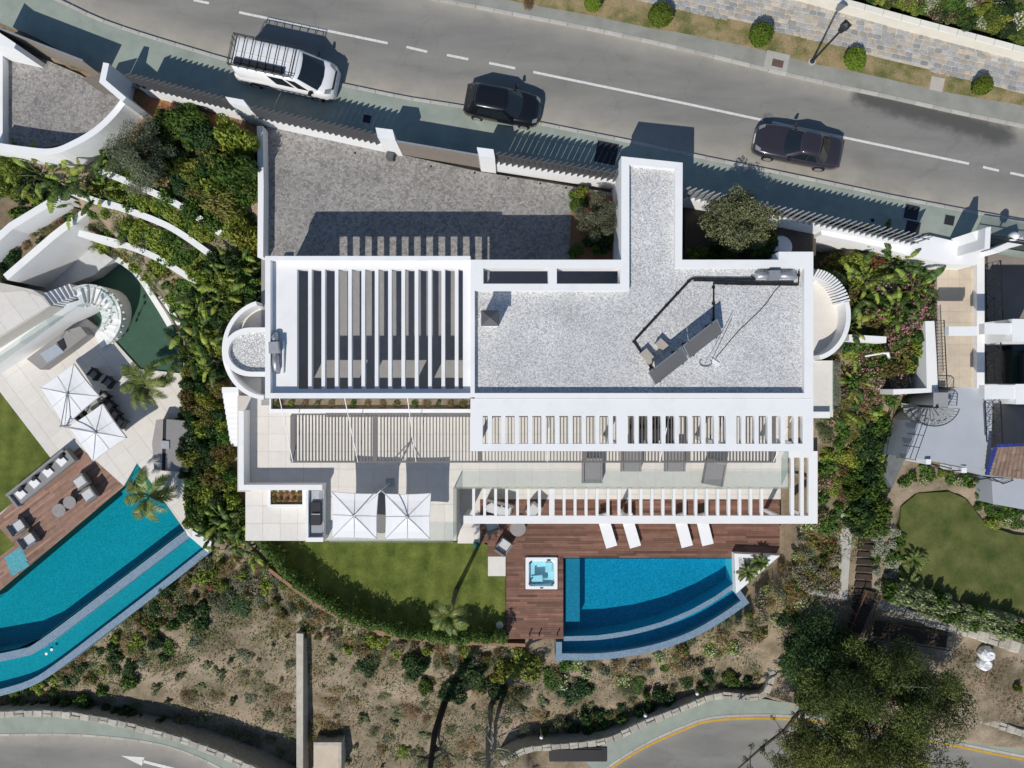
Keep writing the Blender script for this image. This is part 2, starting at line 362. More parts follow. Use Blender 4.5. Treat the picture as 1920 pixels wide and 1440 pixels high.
TROUGH_OUT = [(1042, 1203), (1042, 1237), (1120, 1237), (1180, 1230), (1240, 1217), (1300, 1195), (1355, 1164), (1403, 1131), (1390, 1110), (1378, 1094)]
LAWN_PX = [(480, 1012), (905, 1017), (948, 1043), (948, 1200), (880, 1198), (760, 1186), (680, 1160), (600, 1116), (545, 1070)]
DRIVE_PX = [(500, 235), (720, 283), (900, 322), (1150, 362), (1150, 480), (1075, 490), (490, 490)]
W_DRIVE = [(-40, 60), (30, 88), (150, 140), (232, 190), (215, 225), (150, 265), (60, 280), (-40, 275)]
W_POOL = [(-60, 1160), (0, 1107), (232, 912), (257, 868), (345, 993), (205, 1100), (75, 1197), (35, 1215), (-60, 1232)]
W_TER = [(-60, 700), (0, 655), (60, 610), (140, 580), (215, 640), (262, 692), (340, 700), (362, 1012), (345, 993), (257, 868), (232, 912), (150, 838), (0, 965), (-60, 1010)]
W_DECK = [(-60, 1010), (22, 944), (150, 838), (232, 912), (0, 1107), (-60, 1158), (-60, 1090), (28, 1022), (-12, 978)]
W_LAWN = [(-60, 655), (0, 735), (102, 868), (22, 944), (-60, 1010)]
W_LAWN2 = [(-60, 1010), (-12, 978), (28, 1022), (-60, 1090)]
E_LAWN = [(1690, 950), (1720, 925), (1780, 922), (1810, 935), (1850, 985), (1900, 1002), (1990, 1010), (1990, 1180), (1860, 1140), (1760, 1118), (1700, 1090), (1685, 1010)]
LOW_W_WALL = [(-60, 1341), (0, 1339), (77, 1337), (143, 1342), (207, 1353), (260, 1366), (317, 1381), (367, 1397), (417, 1417), (460, 1436), (500, 1456), (560, 1490)]
LOW_E_WALL = [(940, 1432), (990, 1405), (1073, 1398), (1140, 1388), (1207, 1357), (1280, 1329), (1347, 1304), (1423, 1307), (1443, 1285), (1458, 1225)]

# terrain: one sheet that falls from the street in the north to the lower road in the south
def seg_dist(px, py, line):
    d = np.full(np.shape(px), 1e9)
    for (x1, y1), (x2, y2) in zip(line, line[1:]):
        dx, dy = x2 - x1, y2 - y1; t = np.clip(((px - x1) * dx + (py - y1) * dy) / max(1e-9, dx * dx + dy * dy), 0, 1)
        d = np.minimum(d, np.hypot(px - x1 - t * dx, py - y1 - t * dy))
    return d
PROF = {-22: [(40, .6), (22, .35), (15, -.25), (11, -.7), (7, -2.4), (3, -4.2), (0, -5.6), (-6, -7.0), (-12, -7.3), (-17, -8.6), (-21, -10.0), (-24.5, -10.9), (-40, -13)],
        -13.5: [(40, .6), (22, .35), (15, -.25), (11, -.5), (7, -1.2), (3, -2.4), (0, -3.6), (-5, -5.6), (-10, -6.6), (-14, -7.2), (-18, -8.5), (-22, -10.1), (-25, -10.9), (-40, -13)],
        0: [(40, .6), (22, .35), (15, -.25), (11, -.5), (7, -1.2), (0, -3.6), (-6, -6.8), (-14, -7.4), (-18, -8.4), (-22, -10.1), (-25, -10.9), (-40, -13)],
        16: [(40, .6), (22, .35), (15, -.25), (11, -.5), (8, -1.0), (4, -1.7), (0, -2.6), (-6, -5.0), (-11, -6.6), (-16, -7.9), (-21, -10.1), (-26, -11.0), (-40, -13)],
        28: [(40, .6), (22, .35), (15, -.25), (11, -.4), (8, -.95), (4, -1.35), (0, -2.1), (-2.2, -4.0), (-5, -6.2), (-11, -6.7), (-16, -7.6), (-21, -8.9), (-26, -10.5), (-40, -12.5)]}
PK = sorted(PROF); PV = {q: (np.array([a for a, b in PROF[q]][::-1]), np.array([b for a, b in PROF[q]][::-1])) for q in PK}
CLAMP = []
def clamp(poly_px, z, drop=.35): CLAMP.append((xy(poly_px, z), z - drop))
clamp([(-200, -250)] + KERB_N[:1] + [(2100, -100), (2100, 520)] + WALL_S[::-1] + [(-200, -20)], 0, .3)
clamp(DRIVE_PX, -.05, .4); clamp(W_DRIVE, -.1, .4)
clamp([(430, 760), (1485, 760), (1485, 905), (430, 905)], Z_TER, .6)
clamp([(455, 900), (870, 900), (870, 1025), (455, 1025)], Z_TER, .6)
clamp([(495, 470), (1530, 470), (1530, 760), (495, 760)], -3.1, .6)
clamp([(880, 905), (1470, 905), (1470, 1050), (1420, 1110), (1400, 1135), (1300, 1200), (1120, 1240), (1040, 1240), (945, 1200), (945, 1050), (895, 1020)], Z_DECK - 1.6, .5)
clamp(LAWN_PX, Z_DECK, .3)
clamp(W_TER, Z_W, .4); clamp(W_DECK, Z_W, .5); clamp(W_LAWN, Z_W, .3); clamp(W_LAWN2, Z_W, .3)
clamp([(-60, 1100), (240, 900), (350, 985), (398, 1025), (60, 1275), (-60, 1310)], Z_W - 1.6, .5)
clamp([(160, 495), (225, 485), (345, 610), (340, 710), (240, 690), (150, 560)], Z_W, .4)
clamp(E_LAWN, -6.4, .3)
clamp([(-40, 500), (24, 446), (128, 382), (160, 392), (98, 440), (14, 512), (-40, 545)], -3.0, .1)
clamp([(-60, 540), (20, 512), (105, 448), (150, 446), (212, 486), (175, 516), (100, 545), (60, 555), (-60, 610)], -5.6, .15)
clamp(LOW_W_WALL + [(560, 1700), (-100, 1700)], Z_LOW, .35)
clamp([(1130, 1520), (1000, 1440), (990, 1405)] + LOW_E_WALL[2:8] + [(1500, 1330), (1560, 1345), (1700, 1380), (2000, 1420), (2000, 1700), (1130, 1700)], Z_LOW, .35)
clamp([(1845, 460), (2000, 460), (2000, 850), (1850, 845)], -2.8, .3)
clamp([(1750, 495), (2000, 495), (2000, 900), (1900, 900), (1700, 870), (1735, 740)], -1.5, .5)
clamp([(1650, 890), (1715, 790), (1740, 740), (1690, 735), (1640, 870)], -4.9, .1)
def vnoise(x, y):
    return (np.sin(x * 1.3 + 1.7 * np.sin(y * .9)) * np.cos(y * 1.1 + 1.3 * np.sin(x * .7)) + .5 * np.sin(x * 3.1 + y * 2.3) * np.cos(y * 2.7 - x * 1.9)) * .5
def terrain_z(x, y):
    x, y = np.asarray(x, float), np.asarray(y, float)
    zs = np.stack([np.interp(y, *PV[q]) for q in PK]); xc = np.clip(x, PK[0], PK[-1])
    i = np.clip(np.searchsorted(PK, xc) - 1, 0, len(PK) - 2); kk = np.array(PK); t = (xc - kk[i]) / (kk[i + 1] - kk[i])
    i_ = np.indices(i.shape) if i.ndim else ()
    z = zs[(i, *i_)] * (1 - t) + zs[(i + 1, *i_)] * t + vnoise(x, y) * .10
    for poly, zc in CLAMP:
        d = np.where(inpoly(x, y, poly), 0, seg_dist(x, y, poly + [poly[0]]) * 2.5)
        z = np.minimum(z, zc + d)
    return z
def gz_at(x, y):
    i = min(max(int(np.searchsorted(gx, x)) - 1, 0), len(gx) - 2); j = min(max(int(np.searchsorted(gy, y)) - 1, 0), len(gy) - 2)
    s, t = (x - gx[i]) / (gx[i + 1] - gx[i]), (y - gy[j]) / (gy[j + 1] - gy[j])
    return float((GZ[j, i] * (1 - s) + GZ[j, i + 1] * s) * (1 - t) + (GZ[j + 1, i] * (1 - s) + GZ[j + 1, i + 1] * s) * t)
def ground_at(px, py):                                      # where the photo point meets the terrain
    z = -6.0
    for _ in range(14): p = P(px, py, z); z = .5 * z + .5 * gz_at(p.x, p.y)
    p = P(px, py, z); p.z = gz_at(p.x, p.y); return p
gx = np.concatenate([np.linspace(-420, -52, 9), np.arange(-50, 50.01, .33), np.linspace(52, 420, 9)])
gy = np.concatenate([np.linspace(-420, -46, 9), np.arange(-44, 44.01, .33), np.linspace(46, 420, 9)])
GX, GY = np.meshgrid(gx, gy); GZ = terrain_z(GX, GY); ny, nx = GX.shape
ii = np.arange(nx * ny).reshape(ny, nx)
Q = np.stack([ii[:-1, :-1], ii[:-1, 1:], ii[1:, 1:], ii[1:, :-1]], -1).reshape(-1, 4)
red_poly = xy([(262, 182), (420, 222), (415, 240), (330, 225), (275, 210)], -.5)
red_d = np.where(inpoly(GX, GY, red_poly), 1.0, np.clip(.75 - seg_dist(GX, GY, red_poly + [red_poly[0]]) / 6, 0, 1))
me = np_mesh('ground', np.stack([GX, GY, GZ], -1).reshape(-1, 3), Q, soil, red_d.ravel(), True)
N_, L_ = soil.node_tree.nodes, soil.node_tree.links; b_ = N_['Principled BSDF']; src = b_.inputs['Base Color'].links[0].from_socket
mx_ = N_.new('ShaderNodeMix'); mx_.data_type = 'RGBA'; at_ = N_.new('ShaderNodeAttribute'); at_.attribute_name = 'lc'
ml_ = N_.new('ShaderNodeVectorMath'); ml_.operation = 'MULTIPLY'; ml_.inputs[1].default_value = (1.05, .62, .42); L_.new(src, ml_.inputs[0])
L_.new(at_.outputs['Fac'], mx_.inputs[0]); L_.new(src, mx_.inputs[6]); L_.new(ml_.outputs[0], mx_.inputs[7]); L_.new(mx_.outputs[2], b_.inputs['Base Color'])
struct(link(bpy.data.objects.new('ground', me)))

# ------------------------------------------------------------------ road
def road_mat():
    m, N, L, b = new_mat('asphalt')
    geo = N.new('ShaderNodeNewGeometry')
    def noise(s, d=6, stretch=None):
        n = N.new('ShaderNodeTexNoise'); n.inputs['Scale'].default_value = s; n.inputs['Detail'].default_value = d; n.inputs['Roughness'].default_value = .65
        src = geo.outputs['Position']
        if stretch:
            mp = N.new('ShaderNodeMapping'); mp.inputs['Rotation'].default_value = (0, 0, R(12)); mp.inputs['Scale'].default_value = stretch; L.new(src, mp.inputs[0]); src = mp.outputs[0]
        L.new(src, n.inputs['Vector']); return n.outputs['Fac']
    r1 = N.new('ShaderNodeValToRGB'); e = r1.color_ramp.elements; e[0].position = .3; e[1].position = .72; e[0].color = (.185, .182, .168, 1); e[1].color = (.275, .266, .243, 1)
    L.new(noise(.45, 8, (.35, 1.5, 1)), r1.inputs[0])
    f = N.new('ShaderNodeMapRange'); f.inputs['To Min'].default_value = .84; f.inputs['To Max'].default_value = 1.16; L.new(noise(45, 3), f.inputs[0])
    s1 = N.new('ShaderNodeVectorMath'); s1.operation = 'SCALE'; L.new(r1.outputs[0], s1.inputs[0]); L.new(f.outputs[0], s1.inputs['Scale'])
    vc = N.new('ShaderNodeTexVoronoi'); vc.feature = 'DISTANCE_TO_EDGE'; vc.inputs['Scale'].default_value = .33; vd = N.new('ShaderNodeVectorMath'); vd.operation = 'MULTIPLY_ADD'; vn = N.new('ShaderNodeTexNoise'); vn.inputs['Scale'].default_value = 1.3; vn.inputs['Detail'].default_value = 6
    L.new(geo.outputs['Position'], vn.inputs['Vector']); L.new(vn.outputs['Color'], vd.inputs[0]); vd.inputs[1].default_value = (1.6, 1.6, 0); L.new(geo.outputs['Position'], vd.inputs[2]); L.new(vd.outputs[0], vc.inputs['Vector'])
    cr = N.new('ShaderNodeMapRange'); cr.inputs['From Min'].default_value = .0; cr.inputs['From Max'].default_value = .012; cr.inputs['To Min'].default_value = .89; cr.inputs['To Max'].default_value = 1.0; L.new(vc.outputs['Distance'], cr.inputs[0])
    pn = N.new('ShaderNodeMapRange'); pn.inputs['From Min'].default_value = .60; pn.inputs['From Max'].default_value = .64; pn.inputs['To Min'].default_value = 1.0; pn.inputs['To Max'].default_value = .84; L.new(noise(.22, 2, (.5, 1.2, 1)), pn.inputs[0])
    cm = N.new('ShaderNodeMath'); cm.operation = 'MULTIPLY'; L.new(cr.outputs[0], cm.inputs[0]); L.new(pn.outputs[0], cm.inputs[1])
    s0 = s1; s1 = N.new('ShaderNodeVectorMath'); s1.operation = 'SCALE'; L.new(s0.outputs[0], s1.inputs[0]); L.new(cm.outputs[0], s1.inputs['Scale'])
    a = N.new('ShaderNodeAttribute'); a.attribute_name = 'lc'                       # dust lying in the gutter
    dn = N.new('ShaderNodeMath'); dn.operation = 'MULTIPLY'; L.new(a.outputs['Fac'], dn.inputs[0])
    dr = N.new('ShaderNodeMapRange'); dr.inputs['From Min'].default_value = .3; dr.inputs['From Max'].default_value = .7; dr.inputs['To Min'].default_value = .45; dr.inputs['To Max'].default_value = 1.1; L.new(noise(.8, 6), dr.inputs[0]); L.new(dr.outputs[0], dn.inputs[1])
    mx = N.new('ShaderNodeMix'); mx.data_type = 'RGBA'; L.new(dn.outputs[0], mx.inputs[0]); L.new(s1.outputs[0], mx.inputs[6]); mx.inputs[7].default_value = (.42, .385, .325, 1)
    w = N.new('ShaderNodeAttribute'); w.attribute_name = 'wet'
    wa = N.new('ShaderNodeMath'); wa.operation = 'ADD'; L.new(w.outputs['Fac'], wa.inputs[0])
    wn_ = N.new('ShaderNodeMapRange'); wn_.inputs['To Min'].default_value = -.35; wn_.inputs['To Max'].default_value = .35; L.new(noise(1.5, 6), wn_.inputs[0]); L.new(wn_.outputs[0], wa.inputs[1])
    ws = N.new('ShaderNodeMapRange'); ws.interpolation_type = 'SMOOTHSTEP'; ws.inputs['From Min'].default_value = .28; ws.inputs['From Max'].default_value = .85; L.new(wa.outputs[0], ws.inputs[0])
    m2 = N.new('ShaderNodeMix'); m2.data_type = 'RGBA'; L.new(ws.outputs[0], m2.inputs[0]); L.new(mx.outputs[2], m2.inputs[6]); m2.inputs[7].default_value = (.10, .097, .090, 1)
    L.new(m2.outputs[2], b.inputs['Base Color'])
    rr = N.new('ShaderNodeMapRange'); rr.inputs['To Min'].default_value = .9; rr.inputs['To Max'].default_value = .45; L.new(ws.outputs[0], rr.inputs[0]); L.new(rr.outputs[0], b.inputs['Roughness'])
    b.inputs['Specular IOR Level'].default_value = .25
    bp = N.new('ShaderNodeBump'); bp.inputs['Strength'].default_value = .25; bp.inputs['Distance'].default_value = .02; L.new(noise(60, 3), bp.inputs['Height']); L.new(bp.outputs[0], b.inputs['Normal'])
    return m
asphalt = road_mat()
def road_sheet(name, lineA, lineB, z, dustA, dustB, wet=None, nu=120, nv=26):
    A = [Vector(p) for p in xy(smooth_line(lineA), z)]; B = [Vector(p) for p in xy(smooth_line(lineB), z)]
    def eq(Ln):
        acc = [0]
        for a, b in zip(Ln, Ln[1:]): acc.append(acc[-1] + (b - a).length)
        t = np.linspace(0, acc[-1], nu); return np.stack([np.interp(t, acc, [p.x for p in Ln]), np.interp(t, acc, [p.y for p in Ln])], -1)
    a, b = eq(A), eq(B); s = np.linspace(0, 1, nv)[:, None, None]; g = a[None] * (1 - s) + b[None] * s
    V = np.concatenate([g, np.full((nv, nu, 1), z)], -1).reshape(-1, 3); i2 = np.arange(nv * nu).reshape(nv, nu)
    Qd = np.stack([i2[:-1, :-1], i2[:-1, 1:], i2[1:, 1:], i2[1:, :-1]], -1).reshape(-1, 4)
    da = seg_dist(V[:, 0], V[:, 1], [tuple(p) for p in A]); db = seg_dist(V[:, 0], V[:, 1], [tuple(p) for p in B])
    dust = np.clip(np.maximum(dustA[1] * (1 - da / dustA[0]), dustB[1] * (1 - db / dustB[0])), 0, 1)
    m = np_mesh(name, V, Qd, asphalt, dust)
    at = m.attributes.new('wet', 'FLOAT', 'POINT'); wv = np.zeros(len(V), np.float32)
    if wet is not None:
        d = seg_dist(V[:, 0], V[:, 1], [tuple(p) for p in xy(wet[0], z)]); wid = wet[1]
        wv = np.clip(1 - d / wid, 0, 1).astype(np.float32)
    at.data.foreach_set('value', wv)
    return struct(link(bpy.data.objects.new(name, m)))
road = road_sheet('road', KERB_N, [(-300, -180)] + KERB_S, 0.0, (1.1, .75), (1.7, 1.0), ([(1620, 178), (1690, 200), (1760, 218), (1830, 238), (1880, 252)], 1.35), 160, 40)
def strip_between(name, A, B, z, mat, nu=90, kind='structure', zA=None):
    A = smooth_line(A); B = smooth_line(B); mb = MB()
    def eq(Ln):
        Lw = [Vector(p) for p in xy(Ln, z)]; acc = [0]
        for a, b in zip(Lw, Lw[1:]): acc.append(acc[-1] + (b - a).length)
        t = np.linspace(0, acc[-1], nu); return np.stack([np.interp(t, acc, [p.x for p in Lw]), np.interp(t, acc, [p.y for p in Lw])], -1)
    a, b = eq(A), eq(B)
    rows = [[(*(a[i] * (1 - s) + b[i] * s), z) for i in range(nu)] for s in np.linspace(0, 1, 5)]
    rows = [[(x, y, z - .5) for x, y, _ in rows[0]]] + rows + [[(x, y, z - .5) for x, y, _ in rows[-1]]]
    o = mb.grid(rows).build(name, mat); return struct(o)
def rr_mesh(name, l, w, h, mat, bev=.012):                  # small bevelled block, base at z=0
    mb = MB(); x, y = l / 2, w / 2
    lo = [(-x, -y), (x, -y), (x, y), (-x, y)]; hi = [(a - math.copysign(bev, a), b - math.copysign(bev, b)) for a, b in lo]
    v = [(a, b, 0) for a, b in lo] + [(a, b, h - bev) for a, b in lo] + [(a, b, h) for a, b in hi]
    f = [(0, 1, 5, 4), (1, 2, 6, 5), (2, 3, 7, 6), (3, 0, 4, 7), (4, 5, 9, 8), (5, 6, 10, 9), (6, 7, 11, 10), (7, 4, 8, 11), (8, 9, 10, 11)]
    return mb.add(v, f).mesh(name, mat)
pave_n = strip_between('pavement', PAVE_N, [(x, y - 3) for x, y in KERB_N[2:]], .12, grey_conc)
kerb_me = rr_mesh('kerb_stone', .985, .17, .26, kerb_mat)
def kerb(line, z0, parent, step=1.0, mesh=kerb_me, skip=()):
    L = resample([p.to_3d() for p in [Vector(q) for q in xy(smooth_line(line), 0)]], step)
    for a, b in zip(L, L[1:]):
        m = (a + b) / 2
        if any(x0 < m.x < x1 for x0, x1 in skip): continue
        if abs(m.x) < 30 and abs(m.y) < 22: piece('kerb_stone', mesh, parent, (m.x, m.y, z0 - .12), math.atan2(b.y - a.y, b.x - a.x))
kerb(KERB_N, .0, pave_n)
verge = strip_between('verge', GRASS_N, PAVE_N, .14, verge_grass)
pave_s = strip_between('pavement_south', KERB_S, [(x, y - 5) for x, y in WALL_S], .115, green_conc, 120)
kerb(KERB_S, -.01, pave_s)
# footing under the rough stone paving, then each stone
stone_bed = strip_between('stone_paving', STONE_N, GRASS_N, .15, M('paving_joint', (.50, .45, .385), .95, .2, 2, .1, 20))
stone_mats = [M('paving_stone_%d' % i, c, .85, .2, 3, .08, 25, bump=.4, rand=.22) for i, c in enumerate([(.36, .355, .34), (.42, .38, .32), (.31, .32, .325), (.44, .385, .31)])]
def stone_mesh(i, mat):
    r = random.Random(i); n = 8; mb = MB(); a0 = r.random()
    ring = [(x * r.uniform(.9, 1.04), y * r.uniform(.88, 1.06)) for x, y in ((.5, -.33), (.5, .33), (.40, .5), (-.40, .5), (-.5, .33), (-.5, -.33), (-.40, -.5), (.40, -.5))]
    v = [(x, y, 0) for x, y in ring] + [(x * .97, y * .97, .022) for x, y in ring] + [(x * .8, y * .8, .032) for x, y in ring]
    f = [(j, (j + 1) % n, n + (j + 1) % n, n + j) for j in range(n)] + [(n + j, n + (j + 1) % n, 2 * n + (j + 1) % n, 2 * n + j) for j in range(n)] + [tuple(range(2 * n, 3 * n))]
    return mb.add(v, f).mesh('paving_stone', mat)
smeshes = [stone_mesh(i, stone_mats[(i * 7 + i // 3) % 4]) for i in range(14)]
stones = []
ang = -math.atan2(238 - 93, 1920 - 1280); poly = xy(GRASS_N + STONE_N[::-1], .15); ux = Vector((math.cos(ang), math.sin(ang))); uy = Vector((-ux.y, ux.x))
o0 = P(1600, 60, .15).xy
for r_ in range(-60, 60):
    hgt = .26; x = -30 + (r_ % 2) * .2 + rnd.random() * .2
    while x < 30:
        w = rnd.uniform(.27, .52); c = o0 + ux * (x + w / 2) + uy * (r_ * hgt + rnd.uniform(-.02, .02)); x += w
        pr = c / k(.15)
        if inpoly(c.x, c.y, poly) and -19.5 < c.x < 27.8 and c.y < 20.7: stones.append((c, w * .95, hgt * rnd.uniform(.86, .96)))
rnd.shuffle(stones)
for i, (c, w, h_) in enumerate(stones[:300]):
    piece('paving_stone', smeshes[i % 14], stone_bed, (c.x, c.y, .145), ang + rnd.choice((0, math.pi)) + rnd.uniform(-.06, .06), (w, h_, 1))
if len(stones) > 300:
    mb = MB()
    for c, w, h_ in stones[300:]: mb.box((c.x, c.y, .155), (w, h_, .035), ang)
    tag(mb.build('paving_stones', stone_mats[0], stone_bed), kind='stuff')
# road markings
def marks(name, segs, z, w, mat, parent):
    for (a, b) in segs:
        A, B = P(*a, z), P(*b, z); d = (B - A).xy; mb = MB(); n = max(1, int(d.length / 1.5)); nn = Vector((-d.y, d.x)).normalized() * w / 2
        mb.grid([[A + (B - A) * (i / n) + nn.to_3d() * s for i in range(n + 1)] for s in (-1, 1)]).build(name, mat, parent)
marks('lane_line', [((363, 0), (392, 6)), ((448, 23), (727, 81)), ((762, 88), (801, 97)), ((838, 103), (878, 111)), ((917, 118), (966, 128)),
                    ((1000, 135), (1280, 193)), ((1280, 193), (1560, 253)), ((1560, 253), (1817, 307)), ((1843, 313), (1873, 320)), ((1894, 324), (1960, 338)), ((250, -24), (330, -7))], .006, .13, line_paint, road)
# covers set in the pavement
def cover(x, y, s, label, mat=cover_mat, z=.125, rz=-.2, sy=None):
    c = P(x, y, z); t = thing('manhole_cover', label, 'cover', (c.x, c.y, z))
    MB().box((c.x, c.y, z - .01), (s + .07, (sy or s) + .07, .03), rz).build('frame', mat if mat is not cover_mat else galv, t)
    MB().box((c.x, c.y, z), (s, sy or s, .03), rz).build('lid', mat, t)
cover(688, 223, .42, 'small dark square cover in the pavement behind the white van')
cover(1137, 287, 1.15, 'big square black cover in the pavement beside the gatehouse roof')
cover(1709, 398, .75, 'dark square cover nearest the kerb, one of the pair at the right')
cover(1711, 428, .75, 'dark square cover nearest the fence, one of the pair at the right')
cover(1780, 413, .5, 'single dark square cover near the right gate')
cover(1636, 413, .2, 'tiny dark cover in the pavement beside the zigzag fence')
cover(1757, 157, .65, 'pale concrete slab cover in the grass verge', M('pale_slab', (.47, .43, .37), .9, .08), .165)
c = P(1456, 115, .13); t = thing('drain_inlet', 'rusty drain grate in a pale concrete square by the kerb', 'drain', (c.x, c.y, .13))
MB().box((c.x, c.y, .13), (1.25, .95, .05), -.22).build('surround', kerb_mat, t)
MB().box((c.x + .05, c.y - .12, .15), (.6, .38, .03), -.22).build('grate', M('rust', (.13, .085, .065), .9, .2), t)
c = P(1440, 222, .004); t = thing('road_manhole', 'round iron manhole in the road by the charcoal car', 'cover', (c.x, c.y, 0))
MB().lathe([(.30, 0), (.30, .008)], (c.x, c.y, .002), 20).build('lid', M('worn_iron', (.17, .165, .16), .7, .15), t)

# ------------------------------------------------------------------ north side: garden wall, lamp post
g_wall = MB().wall(xy([(1310, -72), (1500, -20), (1583, 4), (1680, 31), (1793, 61), (1920, 95), (2020, 122)], .9), .26, 0, .9).build('garden_wall', cream_wall)
tag(g_wall, 'low cream garden wall along the stone paving', 'wall')
cop = rr_mesh('coping_slab', .98, .34, .06, M('cream_coping', (.76, .73, .63), .8, .05, 3, rand=.05))
L = resample([Vector(p).to_3d() for p in xy([(1310, -72), (1500, -20), (1583, 4), (1680, 31), (1793, 61), (1920, 95), (2020, 122)], .9)], 1.0)
for a, b in zip(L, L[1:]): m = (a + b) / 2; piece('coping_slab', cop, g_wall, (m.x, m.y, .9), math.atan2(b.y - a.y, b.x - a.x))
ne = MB().prism(xy([(1330, -90), (1510, -42), (1690, 8), (1800, 38), (1925, 74), (2030, 100), (2030, -250), (1330, -250)], .55), -.2, .55).build('north_garden', lawn_dry); struct(ne)
ne2 = MB().prism(xy([(1560, -33), (1690, 5), (1800, 36), (1925, 72), (2030, 98), (2030, 40), (1925, 20), (1800, -12), (1600, -60)], .56), .4, .58).build('flower_bed', bed_soil); struct(ne2)
b0 = P(1522, 116, .13); t = thing('street_lamp', 'dark lamp post with lantern head leaning over the verge', 'lamp', b0)
MB().lathe([(.13, 0), (.13, .12), (.07, .2), (.055, .9), (.05, 3.3)], b0, 10).build('pole', dark_metal, t)
MB().lathe([(.05, 3.25), (.16, 3.35), (.24, 3.8), (.30, 3.86), (.20, 3.98), (.04, 4.08)], b0, 4).build('lantern', dark_metal, t)
MB().lathe([(.2, 0), (.2, .06)], b0, 12).build('base_plate', kerb_mat, t)

# ------------------------------------------------------------------ driveways
struct(MB().prism(xy(DRIVE_PX, -.05), -.8, -.05).build('driveway', cobble))
struct(MB().prism(xy([(490, 486), (1180, 486), (1180, 560), (885, 560), (885, 760), (490, 760)], -.06), -.5, -.056).build('carport_floor', M('carport_concrete', (.30, .29, .285), .8, .08, 2)))
struct(MB().prism(xy(W_DRIVE, -.1), -.8, -.1).build('neighbour_driveway', cobble))
for i, (x, y) in enumerate([(666, 287), (740, 300), (808, 312), (890, 324), (953, 334), (1013, 344), (1061, 352)]):
    c = P(x, y, -.05); tag(MB().lathe([(.06, 0), (.055, .02), (.03, .025)], (c.x, c.y, -.05), 10).build('ground_light', dark_metal), 'tiny round light set in the driveway setts along the fence', 'light', 'driveway lights')

# ------------------------------------------------------------------ the villa
villa = thing('villa', 'white modern villa with gravel roof and slatted canopies', 'house', (0, 0, -.05))
zr = Z_ROOF
def rectxy(x0, y0, x1, y1, z): return xy([(x0, y0), (x1, y0), (x1, y1), (x0, y1)], z)
w = MB()
w.prism(xy([(892, 545), (1182, 545), (1182, 490), (1168, 490), (1168, 297), (1276, 308), (1276, 490), (1463, 490), (1463, 476), (1521, 476), (1521, 744), (892, 744)], zr), -6.7, 3.05)
w.build('wall', stucco, villa)
MB().rect(500, 490, 892, 744, -6.7, -.12, zr).build('basement_wall', stucco, villa)
MB().rect(500, 483, 506, 744, -.12, 3.05, zr).build('carport_side_wall', stucco, villa)
# carport rear wall with three openings
mb = MB(); Yw = P(0, 741, zr).y; x0w, x1w = P(506, 0, zr).x, P(884, 0, zr).x
ops = [(-11.08, -8.56), (-7.88, -5.42), (-4.65, -2.2)]
mb.prism([(x0w, Yw - .1), (x1w, Yw - .1), (x1w, Yw + .1), (x0w, Yw + .1)], -.12, .86)
mb.prism([(x0w, Yw - .1), (x1w, Yw - .1), (x1w, Yw + .1), (x0w, Yw + .1)], 2.2, 3.05)
edges = [x0w] + [e for o_ in ops for e in o_] + [x1w]
for a, b in zip(edges[0::2], edges[1::2]): mb.prism([(a, Yw - .1), (b, Yw - .1), (b, Yw + .1), (a, Yw + .1)], .86, 2.2)
mb.build('carport_rear_wall', stucco, villa)
# carport roof: deck, rims, beams
deck_z = 3.12
cr = MB()
cr.rect(507, 487, 557, 738, deck_z - .3, deck_z, deck_z); cr.rect(557, 489, 884, 505, 2.6, deck_z, deck_z); cr.rect(557, 729, 884, 737, deck_z - .3, deck_z, deck_z); cr.rect(868, 505, 884, 729, deck_z - .3, deck_z, deck_z)
cro = cr.build('carport_roof', stucco, villa)
y0, y1 = P(0, 505, deck_z).y, P(0, 729, deck_z).y; bw = 6.6 * k(deck_z)
bm_me = MB().box((0, 0, -.16), (bw, y0 - y1, .32)).mesh('beam', stucco)
for i in range(12): piece('beam', bm_me, cro, (P(581 + 25.0 * i, 0, deck_z).x, (y0 + y1) / 2, deck_z - .003))
p = MB(); p.rect(497, 480, 507, 747, 2.6, zr); p.rect(507, 480, 882, 488, 2.6, zr); p.rect(507, 737, 882, 747, 2.6, zr)
p.build('carport_parapet', stucco, villa)
# main roof
struct_gravel = MB().prism(xy([(888, 543), (1178, 543), (1178, 302), (1268, 309), (1268, 500), (1511, 500), (1511, 740), (888, 740)], 3.15), 3.0, 3.15).build('gravel_roof', gravel, villa)
p = MB()
p.rect(882, 487, 890, 745, 2.6, zr); p.rect(890, 737, 1525, 747, 2.6, zr); p.rect(1508, 487, 1525, 737, 2.6, zr)
p.rect(890, 487, 1165, 503, 2.6, zr); p.rect(890, 532, 1165, 545, 2.6, zr); p.rect(890, 503, 906, 532, 2.6, zr); p.rect(1028, 503, 1044, 532, 2.6, zr); p.rect(1163, 503, 1165, 532, 2.6, zr)
p.prism(xy([(1165, 293), (1280, 305), (1280, 318), (1180, 308), (1180, 545), (1165, 545)], zr), 2.6, zr)
p.prism(xy([(1280, 318), (1279, 487), (1266, 487), (1266, 317)], zr), 2.6, zr)
p.rect(1266, 487, 1508, 502, 2.6, zr); p.rect(1460, 472, 1525, 487, 2.6, zr)
p.build('parapet', stucco, villa)
